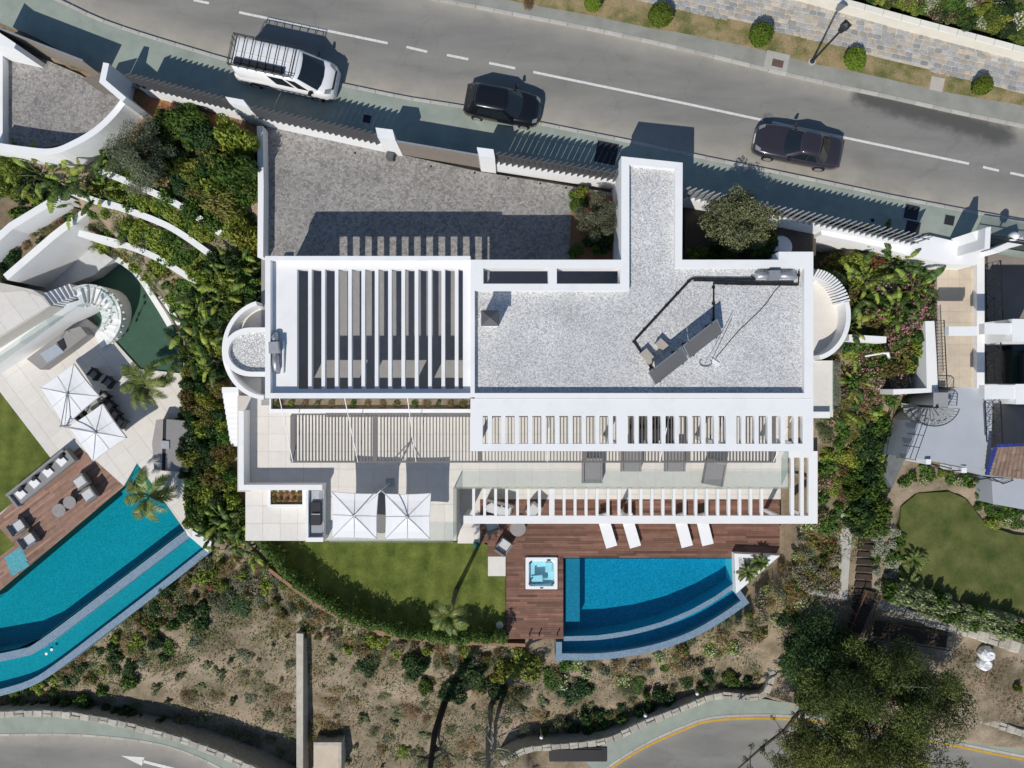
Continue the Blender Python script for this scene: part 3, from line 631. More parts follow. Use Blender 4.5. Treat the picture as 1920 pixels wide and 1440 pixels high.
# chimney
c = P(919, 596, 4.5); ch = MB().box((c.x, c.y, 3.75), (.72, .62, 1.3)).build('chimney', stucco, villa)
mb = MB(); hw, hd = .43, .37; c = P(919, 596, 4.6)
mb.add([(c.x - hw, c.y - hd, 4.42), (c.x + hw, c.y - hd, 4.42), (c.x + hw, c.y + hd, 4.42), (c.x - hw, c.y + hd, 4.42), (c.x - hw, c.y - hd, 4.48), (c.x + hw, c.y - hd, 4.48), (c.x + hw, c.y + hd, 4.48), (c.x - hw, c.y + hd, 4.48), (c.x, c.y, 4.72)],
       [(3, 2, 1, 0), (0, 1, 5, 4), (1, 2, 6, 5), (2, 3, 7, 6), (3, 0, 4, 7), (4, 5, 8), (5, 6, 8), (6, 7, 8), (7, 4, 8)]).build('chimney_cap', slat_grey, ch)
# white canopy over the terrace, a row of open slots
zc = 3.47; cn = MB(); cn.rect(882, 747.5, 1525, 780, zc - .3, zc); cn.rect(882, 780, 905, 846, zc - .3, zc); cn.rect(905, 832, 1525, 846, zc - .3, zc); cn.rect(1505, 780, 1525, 832, zc - .3, zc); cn.rect(1156, 780, 1177, 832, zc - .3, zc); cn.rect(1361, 780, 1381, 832, zc - .3, zc)
cno = cn.build('canopy', stucco, villa)
bxs = [918.5 + 25.2 * i for i in range(10)] + [1193.5, 1218.8, 1244, 1269, 1294, 1319, 1343] + [1394 + 24.6 * i for i in range(5)]
ya, yb = P(0, 780, zc).y, P(0, 832, zc).y; cb = MB().box((0, 0, -.14), (8.0 * k(zc), ya - yb, .28)).mesh('beam', stucco)
for x in bxs: piece('beam', cb, cno, (P(x, 0, zc).x, (ya + yb) / 2, zc - .004))
# canopy posts
for x in (890, 1166, 1371, 1515):
    c = P(x, 839, zc); MB().box((c.x, c.y, (zc - .3 + Z_TER) / 2), (.22, .22, zc - .3 - Z_TER)).build('post', stucco, villa)
# planter under the carport windows
pl = MB(); zp = .35; pl.rect(505, 767, 882, 774, -3.1, zp); pl.rect(505, 747.5, 508, 767, -3.1, zp); pl.rect(508, 747.5, 882, 767, -3.1, -.4, zp)
plo = pl.build('planter', stucco, villa); MB().rect(508, 748, 880, 767, -.5, .1, .1).build('planter_soil', bed_soil, plo)
# upper floor slab edge and window wall of the living room
for i in range(7):
    x0, x1 = 900 + i * 88, 980 + i * 88
    a, b = P(x0, 0, 3.4).x, P(x1, 0, 3.4).x; yy = P(0, 744, zr).y
    f = MB().box(((a + b) / 2, yy - .03, 1.4), (b - a, .06, 2.5)).build('window', dark_metal, villa)
    MB().box(((a + b) / 2, yy - .065, 1.4), (b - a - .12, .02, 2.35)).build('pane', pane, f)
for i in range(8):
    a = -11.0 + i * 2.9; yy = P(0, 744, zr).y
    f = MB().box((a + 1.35, yy - .03, -1.85), (2.7, .06, 2.3)).build('window', dark_metal, villa)
    MB().box((a + 1.35, yy - .065, -1.85), (2.58, .02, 2.2)).build('pane', pane, f)
# west stair tower: curved rim, pebble roof
def arc(cx, cy, rx, ry, a0, a1, n=16): return [(cx + rx * math.cos(R(a0 + (a1 - a0) * i / n)), cy - ry * math.sin(R(a0 + (a1 - a0) * i / n))) for i in range(n + 1)]
zt = 1.2; tw = MB(); ring_o = [(500, 614)] + arc(470, 660, 53, 46, 92, 268, 18) + [(500, 706)]; ring_i = [(500, 622)] + arc(472, 660, 44, 37, 92, 268, 18) + [(500, 697)]
tw.prism(xy(ring_i, zt), -6.7, zt - .45)
tower = tw.build('stair_tower', stucco, villa)
tw = MB(); oo, inn = xy(ring_o, zt), xy(ring_i, zt); n = len(oo)
v = [(*q, -6.7) for q in oo] + [(*q, zt) for q in oo] + [(*q, zt) for q in inn] + [(*q, -6.7) for q in inn]
tw.add(v, [(i, i + 1, n + i + 1, n + i) for i in range(n - 1)] + [(n + i, n + i + 1, 2 * n + i + 1, 2 * n + i) for i in range(n - 1)] + [(2 * n + i, 2 * n + i + 1, 3 * n + i + 1, 3 * n + i) for i in range(n - 1)])
tw.build('tower_rim', stucco, tower)
MB().prism(xy(ring_i, zt - .3), zt - .5, zt - .28).build('pebble_roof', gravel_big, tower)
zb = .9; outer = arc(500, 656, 80, 90, 104, 266, 26)
MB().wall(xy(outer, zb), .22, -6.7, zb).build('curved_parapet', stucco, villa)
MB().prism(xy([(500, 568)] + arc(500, 656, 76, 86, 104, 266, 22) + [(500, 742)], -.1), -6.7, -.1).build('curved_balcony', stone_tile, villa)
MB().rect(481, 480, 497.5, 574, -6.7, .9, 3.2).build('side_wing', stucco, villa)
# east curved balcony with fins
zf = -.05; eb = [(1520, 500)] + arc(1523, 592, 71, 82, 78, -72, 26) + [(1520, 678)]
MB().prism(xy(eb, zf), -6.7, zf).build('east_balcony', stone_tile, villa)
MB().wall(xy(arc(1523, 592, 62, 74, 86, 20, 14), .35), .5, -3.2, .35).build('fin_rim', stucco, villa)
MB().wall(xy(arc(1523, 592, 68, 80, 20, -78, 22), .95), .24, -3.2, .95).build('east_parapet', stucco, villa)
fin = MB().box((0, 0, .5), (.5, .10, 1.0)).mesh('fin', stucco)
for i in range(15):
    a = 20 + i * 4.5; q = P(1523 + 66 * math.cos(R(a)), 592 - 80 * math.sin(R(a)), .95); piece('fin', fin, villa, (q.x, q.y, -.05), R(a * .72))
MB().rect(1520, 676, 1562, 782, -6.7, zf, zf).build('side_balcony', stone_tile, villa)
MB().rect(1520, 772, 1556, 784, -6.7, .3, .3).build('side_balcony_wall', stucco, villa)
sbg = P(1562, 679, .95); g = MB(); q1, q2 = P(1561, 680, zf), P(1561, 770, zf); g.box((q1.x - .03, (q1.y + q2.y) / 2, .5), (.02, q1.y - q2.y, 1.0)); g.build('glass_panel', glass, villa)

# ------------------------------------------------------------------ roof equipment
a, b, c_, d = P(1216, 700, 4.35), P(1345, 599, 4.35), P(1355, 623.5, 3.5), P(1229, 722, 3.5)
col = thing('solar_collector', 'pair of grey tilted solar panels on the gravel roof', 'solar panel', ((a.x + c_.x) / 2, (a.y + c_.y) / 2, 3.15))
panel_m = M('panel_glass', (.115, .115, .12), .35, .04, 1.5, spec=.5)
for s, e in ((0, .49), (.505, 1.0)):
    q = [a.lerp(b, s), a.lerp(b, e), d.lerp(c_, e), d.lerp(c_, s)]; nrm = (q[1] - q[0]).cross(q[3] - q[0]).normalized() * .05
    if nrm.z < 0: nrm = -nrm
    f = [(0, 1, 2, 3), (7, 6, 5, 4), (0, 4, 5, 1), (1, 5, 6, 2), (2, 6, 7, 3), (3, 7, 4, 0)]
    fr = MB().add([x - nrm for x in q] + q, f).build('panel_frame', galv, col)
    cen = sum(q, Vector()) / 4; q2 = [cen + (x - cen) * .965 for x in q]
    MB().add([x + nrm * .05 for x in q2] + [x + nrm * .12 for x in q2], f).build('panel', panel_m, fr)
for s in (.08, .42, .58, .92):
    t0, l0 = a.lerp(b, s), d.lerp(c_, s); base = Vector((t0.x, t0.y, 3.16)); fo = l0.copy(); fo.z = 3.18
    mb = MB(); mb.bar(t0, base, .05, .05); mb.bar(base, fo + (fo - base) * .12, .06, .05); mb.bar(l0, fo, .05, .05); mb.build('strut', dark_metal, col)
for (x, y, wd, dp, rz) in ((1243, 647, .62, .36, -.75), (1215, 668, .7, .4, -.85)):
    q = P(x, y, 3.5); MB().box((q.x, q.y, 3.34), (wd, dp, .36), rz).build('ballast_block', M('ballast', (.42, .38, .33), .9, .1), col)
def pipe(name, pts, r, mat, label, cat, z=3.23, bracket=True, parent=None):
    w_ = [P(x, y, z) for x, y in pts]; o = MB().tube(w_, r, 6).build(name, mat, parent)
    if label: tag(o, label, cat)
    if bracket:
        for q in resample(w_, .8): MB().box((q.x, q.y, 3.18), (.16, .1, .08)).build('bracket', dark_metal, o)
    return o
pipe('roof_pipe', [(1223, 692), (1189, 641), (1191, 637), (1294, 525), (1300, 522), (1417, 523)], .055, black_rubber, 'black insulated pipe running angled across the gravel roof', 'pipe')
pipe('roof_pipe', [(1338, 600), (1338, 532), (1400, 533), (1497, 534), (1498, 508)], .05, black_rubber, 'black pipe from the solar panels to the roof corner', 'pipe')
pipe('roof_pipe', [(1300, 526), (1380, 528), (1425, 529), (1488, 529)], .035, black_rubber, 'thin black pipe beside the parapet feeding the roof duct', 'pipe', bracket=False)
pipe('roof_cable', [(1463, 535), (1452, 546), (1438, 567), (1425, 582), (1405, 601), (1387, 618), (1373, 634), (1358, 652), (1342, 671)], .018, black_rubber, 'thin black cable curving over the gravel roof', 'cable', 3.17, False)
q = P(1323, 680, 3.2); ant = thing('roof_antenna', 'pale ring shaped antenna base with a thin rod on the gravel', 'antenna', q)
MB().tube([q + Vector((math.cos(t) * .3, math.sin(t) * .2, 0)) for t in np.linspace(2.4, 7.0, 14)], .035, 6).build('ring', galv, ant)
MB().tube([q, q + Vector((.1, .1, .7)), P(1372, 597, 3.6)], .016, 5).build('rod', dark_metal, ant)
MB().box((q.x + .45, q.y + .05, 3.18), (.5, .16, .06), -.6).build('foot', stucco, ant)
def duct(loc, label, L, rz, boxs, r):
    t = thing('ventilation_duct', label, 'duct', loc); ca, sa = math.cos(rz), math.sin(rz); X = Vector((ca, sa, 0)); o = Vector(loc)
    MB().box((o.x, o.y, o.z + .3), (boxs, boxs * .82, .55), rz).build('fan_box', galv, t)
    for s, l in ((1, L[0]), (-1, L[1])):
        pts = [o + X * s * boxs * .45 + Vector((0, 0, .3)), o + X * s * (boxs / 2 + l * .7) + Vector((0, 0, .3)), o + X * s * (boxs / 2 + l) + Vector((0, 0, .16)), o + X * s * (boxs / 2 + l + .1) + Vector((0, 0, -.05))]
        MB().tube(pts, [r, r, r, r], 12).build('pipe', galv, t, smooth=True)
duct(P(1449, 517, 3.4) + Vector((0, 0, -.25)), 'grey metal duct with square fan box at the right roof corner', (.8, .5), .0, .52, .16)
duct(P(515, 652, 3.5) + Vector((0, 0, -.38)), 'grey metal duct with square fan box on the left white roof strip', (.35, .75), R(92), .56, .16)
q = P(530, 690, 3.2); tag(MB().tube([P(531, 640, 3.3), P(531, 700, 3.2)], .05, 6).build('roof_rail', stucco), 'thin white rail on the white roof strip beside the duct', 'rail')

# ------------------------------------------------------------------ street wall: slatted fences, pillars, sliding gate
slat_me = MB().box((0, 0, 0), (.05, .40, 1.0)).mesh('slat', slat_grey)
ALL_SLAT = 1
def fence(label, a, b, n, zt=2.35, zl=.95, rz=-.95, mat=stucco, zg=-.4, tl=.24, col=None):
    A, B = P(*a, zt), P(*b, zt); d = (B - A).xy; an = math.atan2(d.y, d.x)
    t = thing('slatted_fence', label, 'fence', ((A.x + B.x) / 2, (A.y + B.y) / 2, .1))
    MB().wall([A.xy, B.xy], tl, zg, zl).build('base_wall', mat, t)
    mb = MB(); mb.bar((A.x, A.y, zl + .18), (B.x, B.y, zl + .18), .04, .05); mb.bar((A.x, A.y, zt - .25), (B.x, B.y, zt - .25), .04, .05); mb.build('rail', slat_grey, t)
    for i in range(n):
        p_ = A.lerp(B, (i + .5) / n); piece('slat', col or slat_me, t, (p_.x, p_.y, (zl + zt) / 2 + .02), an + rz, (1, 1, zt - zl))
    return t
fence('dark slatted fence between the curved wall and the first white pillar', (234, 138), (426, 186), 18)
fence('dark slatted fence between two white pillars above the driveway', (470, 200), (708, 252), 21)
fence('dark slatted fence between the sliding gate and the gatehouse', (926, 287), (1168, 324), 21)
light_slat = MB().box((0, 0, 0), (.05, .40, 1.0)).mesh('slat', M('light_slat_metal', (.34, .34, .345), .6, .05))
fence('light grey zigzag slatted fence right of the tree', (1440, 386), (1748, 447), 28, 2.35, .95, -.95, stucco, -.6, .24, light_slat)
fence('grey slatted fence behind the tree beside the gatehouse', (1283, 352), (1440, 384), 14, 2.35, .95, -.95, stucco, -.6, .24, light_slat)
def pillar(label, pts, zt=2.5):
    tag(MB().prism(xy(pts, zt), -.4, zt).build('gate_pillar', stucco), label, 'pillar')
pillar('white pillar between the two slatted fences behind the van', [(422, 181), (456, 187), (466, 201), (430, 193)])
pillar('white pillar left of the sliding gate', [(704, 239), (736, 243), (741, 262), (708, 257)])
pillar('white pillar right of the sliding gate', [(894, 276), (925, 280), (928, 296), (898, 292)])
gt = thing('sliding_gate', 'taupe metal sliding gate of horizontal boards', 'gate', P(818, 300, 0))
A, B = P(733, 263, 2.15), P(897, 291, 2.15)
for i in range(12):
    z = .12 + i * .17; MB().bar((A.x, A.y, z + .08), (B.x, B.y, z + .08), .05, .162).build('board', gate_mat, gt)
mb = MB(); mb.bar((A.x, A.y, 2.17), (B.x, B.y, 2.17), .08, .05); mb.bar((B.x, B.y, .0), (B.x, B.y, 2.15), .07, .07); mb.bar((A.x, A.y, 0), (A.x, A.y, 2.15), .07, .07); mb.build('gate_frame', galv, gt)
q = P(731, 292, .4); tag(MB().box((q.x, q.y, .2), (.34, .3, .5), -.2).box((q.x, q.y, .47), (.38, .34, .06), -.2).build('gate_motor', slat_grey), 'small grey gate motor box inside the white pillar', 'motor')

# ------------------------------------------------------------------ terrace
def tiles(parent, poly, z, size, mat, rot=0.0, gap=.012, name='paving_tile', th=.03, lim=300):
    full = MB().box((0, 0, th / 2), (size[0] - gap, size[1] - gap, th)).mesh(name, mat)
    ca, sa = math.cos(-rot), math.sin(-rot); loc = [(p[0] * ca - p[1] * sa, p[0] * sa + p[1] * ca) for p in poly]
    xs = [p[0] for p in loc]; ys = [p[1] for p in loc]; cr_, sr_ = math.cos(rot), math.sin(rot); cnt = 0
    for i in range(int((max(xs) - min(xs)) / size[0]) + 1):
        for j in range(int((max(ys) - min(ys)) / size[1]) + 1):
            x0, y0 = min(xs) + i * size[0], min(ys) + j * size[1]; x1, y1 = x0 + size[0], y0 + size[1]
            cl = clip_poly(loc, [(x0 + gap / 2, y0 + gap / 2), (x1 - gap / 2, y0 + gap / 2), (x1 - gap / 2, y1 - gap / 2), (x0 + gap / 2, y1 - gap / 2)])
            if not cl or area(cl) < .03: continue
            jz = rnd.uniform(-.0015, .0015)
            if area(cl) > .999 * (size[0] - gap) * (size[1] - gap):
                cx, cy = (x0 + x1) / 2, (y0 + y1) / 2; o = piece(name, full, parent, (cx * cr_ - cy * sr_, cx * sr_ + cy * cr_, z - th + jz), rot)
            else:
                MB().prism([(p[0] * cr_ - p[1] * sr_, p[0] * sr_ + p[1] * cr_) for p in cl], z - th + jz, z + jz).build(name, mat, parent)
            cnt += 1
    return cnt
ter_px = [(445, 742), (1478, 742), (1478, 914), (856, 914), (856, 1014), (606, 1014), (606, 922), (445, 922)]
ter = struct(MB().prism(xy(ter_px, Z_TER), -6.9, Z_TER - .012).build('terrace', grout))
tiles(ter, xy([(470, 745), (1476, 745), (1476, 912), (854, 912), (854, 1012), (608, 1012), (608, 922), (470, 922)], Z_TER), Z_TER, (1.02, 1.02), stone_tile)
pat_px = [(460, 920), (604, 920), (604, 1014), (460, 1014)]
pat = struct(MB().prism(xy(pat_px, -3.5), -6.9, -3.512).build('patio', grout)); tiles(pat, xy(pat_px, -3.5), -3.5, (1.02, 1.02), stone_tile)
par = MB(); par.wall(xy([(452, 770), (452, 914), (604, 914)], -2.1), .3, -6.9, -2.1)
tag(par.build('terrace_wall', stucco), 'white parapet wall around the left end of the terrace', 'wall')
par = MB(); q = [(500, 744), (470, 766), (452, 770)]
# zigzag steps down the west side
st = thing('garden_steps', 'narrow white garden steps down the left side of the terrace', 'steps', P(430, 790, -4))
for i in range(11):
    z = -3.1 - i * .2; MB().rect(416 + i * 1.6, 726 + i * 10, 447, 737 + i * 10, z - 2.5, z, z).build('step', stucco, st)
pb = thing('patio_planter', 'brown planted box set in the white patio wall', 'planter', P(540, 935, -3.4))
q = MB(); q.rect(502, 917, 507, 951, -3.6, -3.0); q.rect(567, 917, 574, 951, -3.6, -3.0); q.rect(507, 946, 567, 951, -3.6, -3.0); q.build('box', stucco, pb); MB().rect(507, 917, 567, 946, -3.6, -3.15).build('soil', red_soil, pb)
# barbecue counter
bq = thing('barbecue_counter', 'white barbecue counter with dark grill beside the parasols', 'barbecue', P(588, 960, Z_TER))
mb = MB(); mb.rect(573, 912, 578, 1016, -3.6, -2.15); mb.rect(578, 1008, 606, 1016, -3.6, -2.15); mb.rect(578, 912, 606, 1008, -3.6, -2.45); mb.build('counter', stucco, bq)
MB().rect(579, 914, 604, 1006, -2.45, -2.40).build('worktop', M('grey_worktop', (.32, .34, .36), .4, .05), bq)
MB().rect(583, 942, 601, 985, -2.40, -2.22).build('grill', M('black_grill', (.03, .03, .033), .4, .1), bq)
MB().tube([P(584, 964, -2.12), P(600, 964, -2.12)], .03, 6).build('grill_handle', galv, bq); MB().rect(585, 920, 599, 935, -2.40, -2.385).build('sink', galv, bq)
# glass balustrade
bal = thing('glass_balustrade', 'clear glass balustrade along the terrace edge', 'balustrade', P(1160, 912, Z_TER))
def glass_run(a, b, n, zb_=-3.15, zt_=-2.05, th=.02):
    A, B = P(*a, zt_), P(*b, zt_)
    for i in range(n):
        q, r_ = A.lerp(B, (i + .006) / n), A.lerp(B, (i + .994) / n); d = (r_ - q); MB().box(((q.x + r_.x) / 2, (q.y + r_.y) / 2, (zb_ + zt_) / 2), (d.length, th, zt_ - zb_), math.atan2(d.y, d.x)).build('glass_panel', glass, bal)
glass_run((850, 917), (1478, 917), 9); glass_run((850, 918), (850, 1012), 2); glass_run((606, 1017), (849, 1017), 4); glass_run((1478, 862), (1478, 916), 1)
MB().box((P(850, 917, -2.05).x, P(0, 917, -2.05).y, -2.6), (.04, .04, 1.1)).build('corner_profile', galv, bal)

# ------------------------------------------------------------------ grey slatted pergola over the terrace
zp = -.2; pg = thing('slatted_pergola', 'long grey metal pergola of thin slats over the terrace', 'pergola', P(1000, 820, Z_TER))
ya, yb = P(0, 777, zp).y, P(0, 866, zp).y; xa, xb = P(546, 0, zp).x, P(1454, 0, zp).x
MB().box(((xa + xb) / 2, ya, zp - .08), (xb - xa, .09, .2)).build('edge_beam', pergola_grey, pg)
MB().box(((xa + xb) / 2, yb, zp - .08), (xb - xa, .09, .2)).build('edge_beam', pergola_grey, pg)
sl = MB().box((0, 0, 0), (.05, ya - yb - .1, .13)).mesh('slat', pergola_grey)
mains = [549, 703, 900, 1096, 1290, 1450]
for x in mains: MB().box((P(x, 0, zp).x, (ya + yb) / 2, zp - .06), (.25, ya - yb - .1, .2)).build('cross_beam', pergola_grey, pg)
for i in range(148):
    x = 549 + 6.12 * i
    if min(abs(x - m_) for m_ in mains) > 6: piece('slat', sl, pg, (P(x, 0, zp).x, (ya + yb) / 2, zp - .02))
for (x0, y0), (x1, y1) in (((524, 746), (549, 866)), ((646, 746), (671, 866)), ((764, 746), (780, 866)), ((1030, 780), (1026, 866)), ((1255, 780), (1237, 866)), ((1485, 782), (1450, 866))):
    MB().tube([P(x0, y0, 2.6), P(x1, y1, zp)], .022, 6).build('tie_rod', white_paint, pg)

# ------------------------------------------------------------------ white pergola over the deck
zq = -3.12; dp = thing('deck_pergola', 'white beamed pergola above the wooden pool deck', 'pergola', P(1200, 960, Z_DECK))
mb = MB(); mb.rect(869, 967, 1533, 982, zq - .25, zq); mb.rect(1516, 846, 1533, 967, zq - .25, zq); mb.rect(1472, 846, 1516, 858, zq - .25, zq); mb.build('frame', stucco, dp)
ya, yb = P(0, 915, zq).y, P(0, 967, zq).y; bmh = MB().box((0, 0, -.11), (5.2 * k(zq), ya - yb, .22)).mesh('beam', stucco); bmw = MB().box((0, 0, -.11), (10 * k(zq), ya - yb, .22)).mesh('beam', stucco)
for i in range(27):
    x = 888 + 20.6 * i + (5 if i > 6 else 0)
    if x > 1468: break
    piece('beam', bmw if i == 7 else bmh, dp, (P(x - (2.5 if i == 7 else 0), 0, zq).x, (ya + yb) / 2, zq - .004))
ya2 = P(0, 858, zq).y
for x in (1486, 1504): MB().box((P(x, 0, zq).x, (ya2 + yb) / 2, zq - .114), (6.5 * k(zq), ya2 - yb, .22)).build('beam', stucco, dp)
for x in (874, 1176, 1470, 1526):
    c = P(x, 974, zq); MB().box((c.x, c.y, (zq - .25 + Z_DECK) / 2), (.2, .2, zq - .25 - Z_DECK)).build('post', stucco, dp)

# ------------------------------------------------------------------ pool deck and pool
def boards(name, parent, poly, z, rot, mat, wd=.145, gap=.008, th=.03, seed=3):
    r = random.Random(seed); ca, sa = math.cos(-rot), math.sin(-rot); loc = [(p[0] * ca - p[1] * sa, p[0] * sa + p[1] * ca) for p in poly]; cr_, sr_ = math.cos(rot), math.sin(rot)
    xs = [p[0] for p in loc]; ys = [p[1] for p in loc]; mb = MB(); y = min(ys)
    while y < max(ys):
        x = min(xs) - r.uniform(0, 2)
        while x < max(xs):
            L_ = r.uniform(1.2, 2.6); cl = clip_poly(loc, [(x, y), (x + L_ - .006, y), (x + L_ - .006, y + wd - gap), (x, y + wd - gap)]); x += L_
            mb.val = min(1, max(0, r.gauss(.5, .24)))
            if cl: mb.prism([(p[0] * cr_ - p[1] * sr_, p[0] * sr_ + p[1] * cr_) for p in cl], z - th, z + r.uniform(-.001, .001))
        y += wd
    return tag(mb.build(name, mat, parent, fix=False), kind='stuff')
floor_px = [(858, 890), (1464, 890), (1464, 936), (900, 936), (900, 1019), (858, 1019)]
lower = struct(MB().prism(xy(floor_px, Z_DECK), -7.5, Z_DECK - .012).build('lower_terrace', grout)); tiles(lower, xy(floor_px, Z_DECK), Z_DECK, (1.02, 1.02), stone_tile)
deck_px = [(900, 936), (1462, 936), (1462, 1046), (1056, 1046), (1056, 1198), (949, 1198), (949, 1042), (914, 1042), (914, 1018), (900, 1018)]
db = MB()
for pp in ([(900, 936), (1462, 936), (1462, 1018), (900, 1018)], [(914, 1018), (1462, 1018), (1462, 1042), (914, 1042)], [(949, 1042), (983, 1042), (983, 1198), (949, 1198)], [(1048, 1042), (1056, 1042), (1056, 1198), (1048, 1198)], [(983, 1107), (1048, 1107), (1048, 1198), (983, 1198)], [(983, 1042), (1048, 1042), (1048, 1043.5), (983, 1043.5)], [(1056, 1042), (1462, 1042), (1462, 1046), (1056, 1046)]): db.prism(xy(pp, Z_DECK), -8.2, Z_DECK - .05)
pdeck = struct(db.build('pool_deck', timber))
# the boards, cut in convex pieces so each board ends cleanly
for i, pp in enumerate(([(900, 936), (1462, 936), (1462, 1018), (900, 1018)], [(914, 1018.3), (1462, 1018.3), (1462, 1042), (914, 1042)], [(949, 1042.3), (984.5, 1042.3), (984.5, 1106), (949, 1106)], [(1046.5, 1042.3), (1056, 1042.3), (1056, 1106), (1046.5, 1106)], [(949, 1106.3), (1056, 1106.3), (1056, 1198), (949, 1198)], [(1056.3, 1042.3), (1378, 1042.3), (1378, 1046), (1056.3, 1046)], [(1378.3, 1042.3), (1462, 1042.3), (1462, 1046), (1378.3, 1046)])):
    boards('deck_boards', pdeck, xy(pp, Z_DECK), Z_DECK, 0.0, wood, seed=i)
slab = struct(MB().prism(xy([(915, 1043.5), (948, 1043.5), (948, 1080), (915, 1080)], Z_DECK), -6.6, Z_DECK + .01).build('stone_slab', stone_tile))
struct(MB().prism(xy(LAWN_PX, Z_DECK - .02), -6.6, Z_DECK - .02).build('lawn', lawn_mat))
pool = thing('swimming_pool', 'turquoise infinity pool with curved edge beside the wooden deck', 'pool', P(1220, 1120, Z_DECK - 1.6))
zw = Z_DECK - .06; pw = xy(POOL_PX, zw); bot = Z_DECK - 1.45
mb = MB(); n = len(pw); mb.add([(*q, bot) for q in pw] + [(*q, Z_DECK - .02) for q in pw], [tuple(range(n))] + [(i, (i + 1) % n, n + (i + 1) % n, n + i) for i in range(n)]); mb.build('basin', pool_tile, pool)
MB().rect(1060, 1048, 1088, 1169, bot, Z_DECK - .42, zw).build('bench_step', pool_rim, pool)
MB().add([(*q, zw) for q in pw], [tuple(range(n))]).build('water', water, pool)
# curved weir, lower trough, outer wall
curve = [(1377, 1092), (1340, 1118), (1295, 1143), (1240, 1166), (1180, 1182), (1120, 1191), (1057, 1193)]
def offs(c_, dx, dy): return [(x + dx * .6, y + dy) for x, y in c_]
cs = smooth_line(curve, 4); weir = xy(cs, zw)
MB().wall(weir, .30, -8.5, zw - .012, off=-.15 if False else .15).build('weir', pool_rim, pool)
to = smooth_line([(1403, 1131), (1355, 1164), (1300, 1195), (1240, 1217), (1180, 1230), (1120, 1237), (1042, 1237)], 4)
MB().wall(xy(to, zw - .5), .42, -9.0, zw - .45, off=-.21).build('trough_wall', pool_rim, pool)
MB().wall(xy([(1048, 1203), (1048, 1240)], zw - .5), .36, -9.0, zw - .44).build('trough_wall', pool_rim, pool)
MB().wall(xy([(1381, 1106), (1400, 1133)], zw - .5), .36, -9.0, zw - .44).build('trough_wall', pool_rim, pool)
tr = xy(cs, zw - 1.2) + xy(to[::-1], zw - 1.2); MB().prism(tr, -9.0, zw - 1.3).build('trough_floor', pool_tile, pool)
MB().add([(*q, zw - .75) for q in xy(cs, zw - .75) + xy(to[::-1], zw - .75)], [tuple(range(len(cs) + len(to)))]).build('trough_water', water, pool)
# white corner planter
cpn = thing('corner_planter', 'white triangular planter at the right end of the pool', 'planter', P(1405, 1065, Z_DECK))
tri = [(1377, 1038), (1462, 1042), (1380, 1113)]; tin = [(1385, 1045), (1437, 1048), (1387, 1092)]
oo, inn = xy(tri, Z_DECK + .55), xy(tin, Z_DECK + .55); mb = MB()
mb.add([(*q, -9.0) for q in oo] + [(*q, Z_DECK + .55) for q in oo] + [(*q, Z_DECK + .55) for q in inn] + [(*q, Z_DECK + .3) for q in inn], [(i, (i + 1) % 3, 3 + (i + 1) % 3, 3 + i) for i in range(3)] + [(3 + i, 3 + (i + 1) % 3, 6 + (i + 1) % 3, 6 + i) for i in range(3)] + [(6 + i, 6 + (i + 1) % 3, 9 + (i + 1) % 3, 9 + i) for i in range(3)])
mb.build('box', stucco, cpn); MB().prism(xy(tin, Z_DECK + .5), Z_DECK + .1, Z_DECK + .42).build('soil', gravel_big, cpn)
# hot tub
ht = thing('hot_tub', 'square white hot tub with pale blue water sunk in the deck', 'hot tub', P(1015, 1075, Z_DECK))
def rr(cx, cy, hx, hy, rad, n=5):
    return [(cx + sx * (hx - rad) + rad * math.cos(R(a0 + 90 * i / n)), cy + sy * (hy - rad) + rad * math.sin(R(a0 + 90 * i / n))) for sx, sy, a0 in ((1, 1, 0), (-1, 1, 90), (-1, -1, 180), (1, -1, 270)) for i in range(n + 1)]
c = P(1015.5, 1075, Z_DECK + .12); levels = [(1.0, 1.0, .06, -.45), (1.0, 1.0, .06, .0), (.98, .98, .06, .035), (.80, .80, .14, .035), (.76, .74, .2, -.06), (.72, .70, .22, -.30), (.42, .42, .12, -.33), (.40, .40, .12, -.72)]
mb = MB(); rows = [[(c.x + (0 if i < 6 else .02), 0, 0)] for i in range(0)]
rings = [[(x, y, Z_DECK + .1 + dz) for x, y in rr(c.x, c.y, a, b, r_)] for a, b, r_, dz in levels]
for r_ in rings: r_.append(r_[0])
mb.grid(rings); m_ = len(rings[-1]); mb.add(rings[-1][:-1], [tuple(range(m_ - 1))]); mb.build('shell', acrylic, ht)
MB().add([(x, y, Z_DECK + .03) for x, y in rr(c.x, c.y, .755, .735, .2)], [tuple(range(24))]).build('water', tub_water, ht)
MB().box((c.x - .28, c.y - .42, Z_DECK - .2), (.7, .42, .16), .1).build('lounge_seat', acrylic, ht); MB().box((c.x + .45, c.y + .3, Z_DECK - .17), (.4, .6, .16)).build('seat', acrylic, ht)
for dx, dy in ((-.68, .68), (.45, .84), (-.72, -.62), (.7, -.64)): MB().box((c.x + dx, c.y + dy * .98, Z_DECK + .13), (.22, .09, .05), R(45) if abs(dx * dy) > .4 else 0).build('headrest', dark_metal, ht)
MB().box((c.x, c.y - .9, Z_DECK + .145), (.2, .07, .02)).build('control_panel', dark_metal, ht)

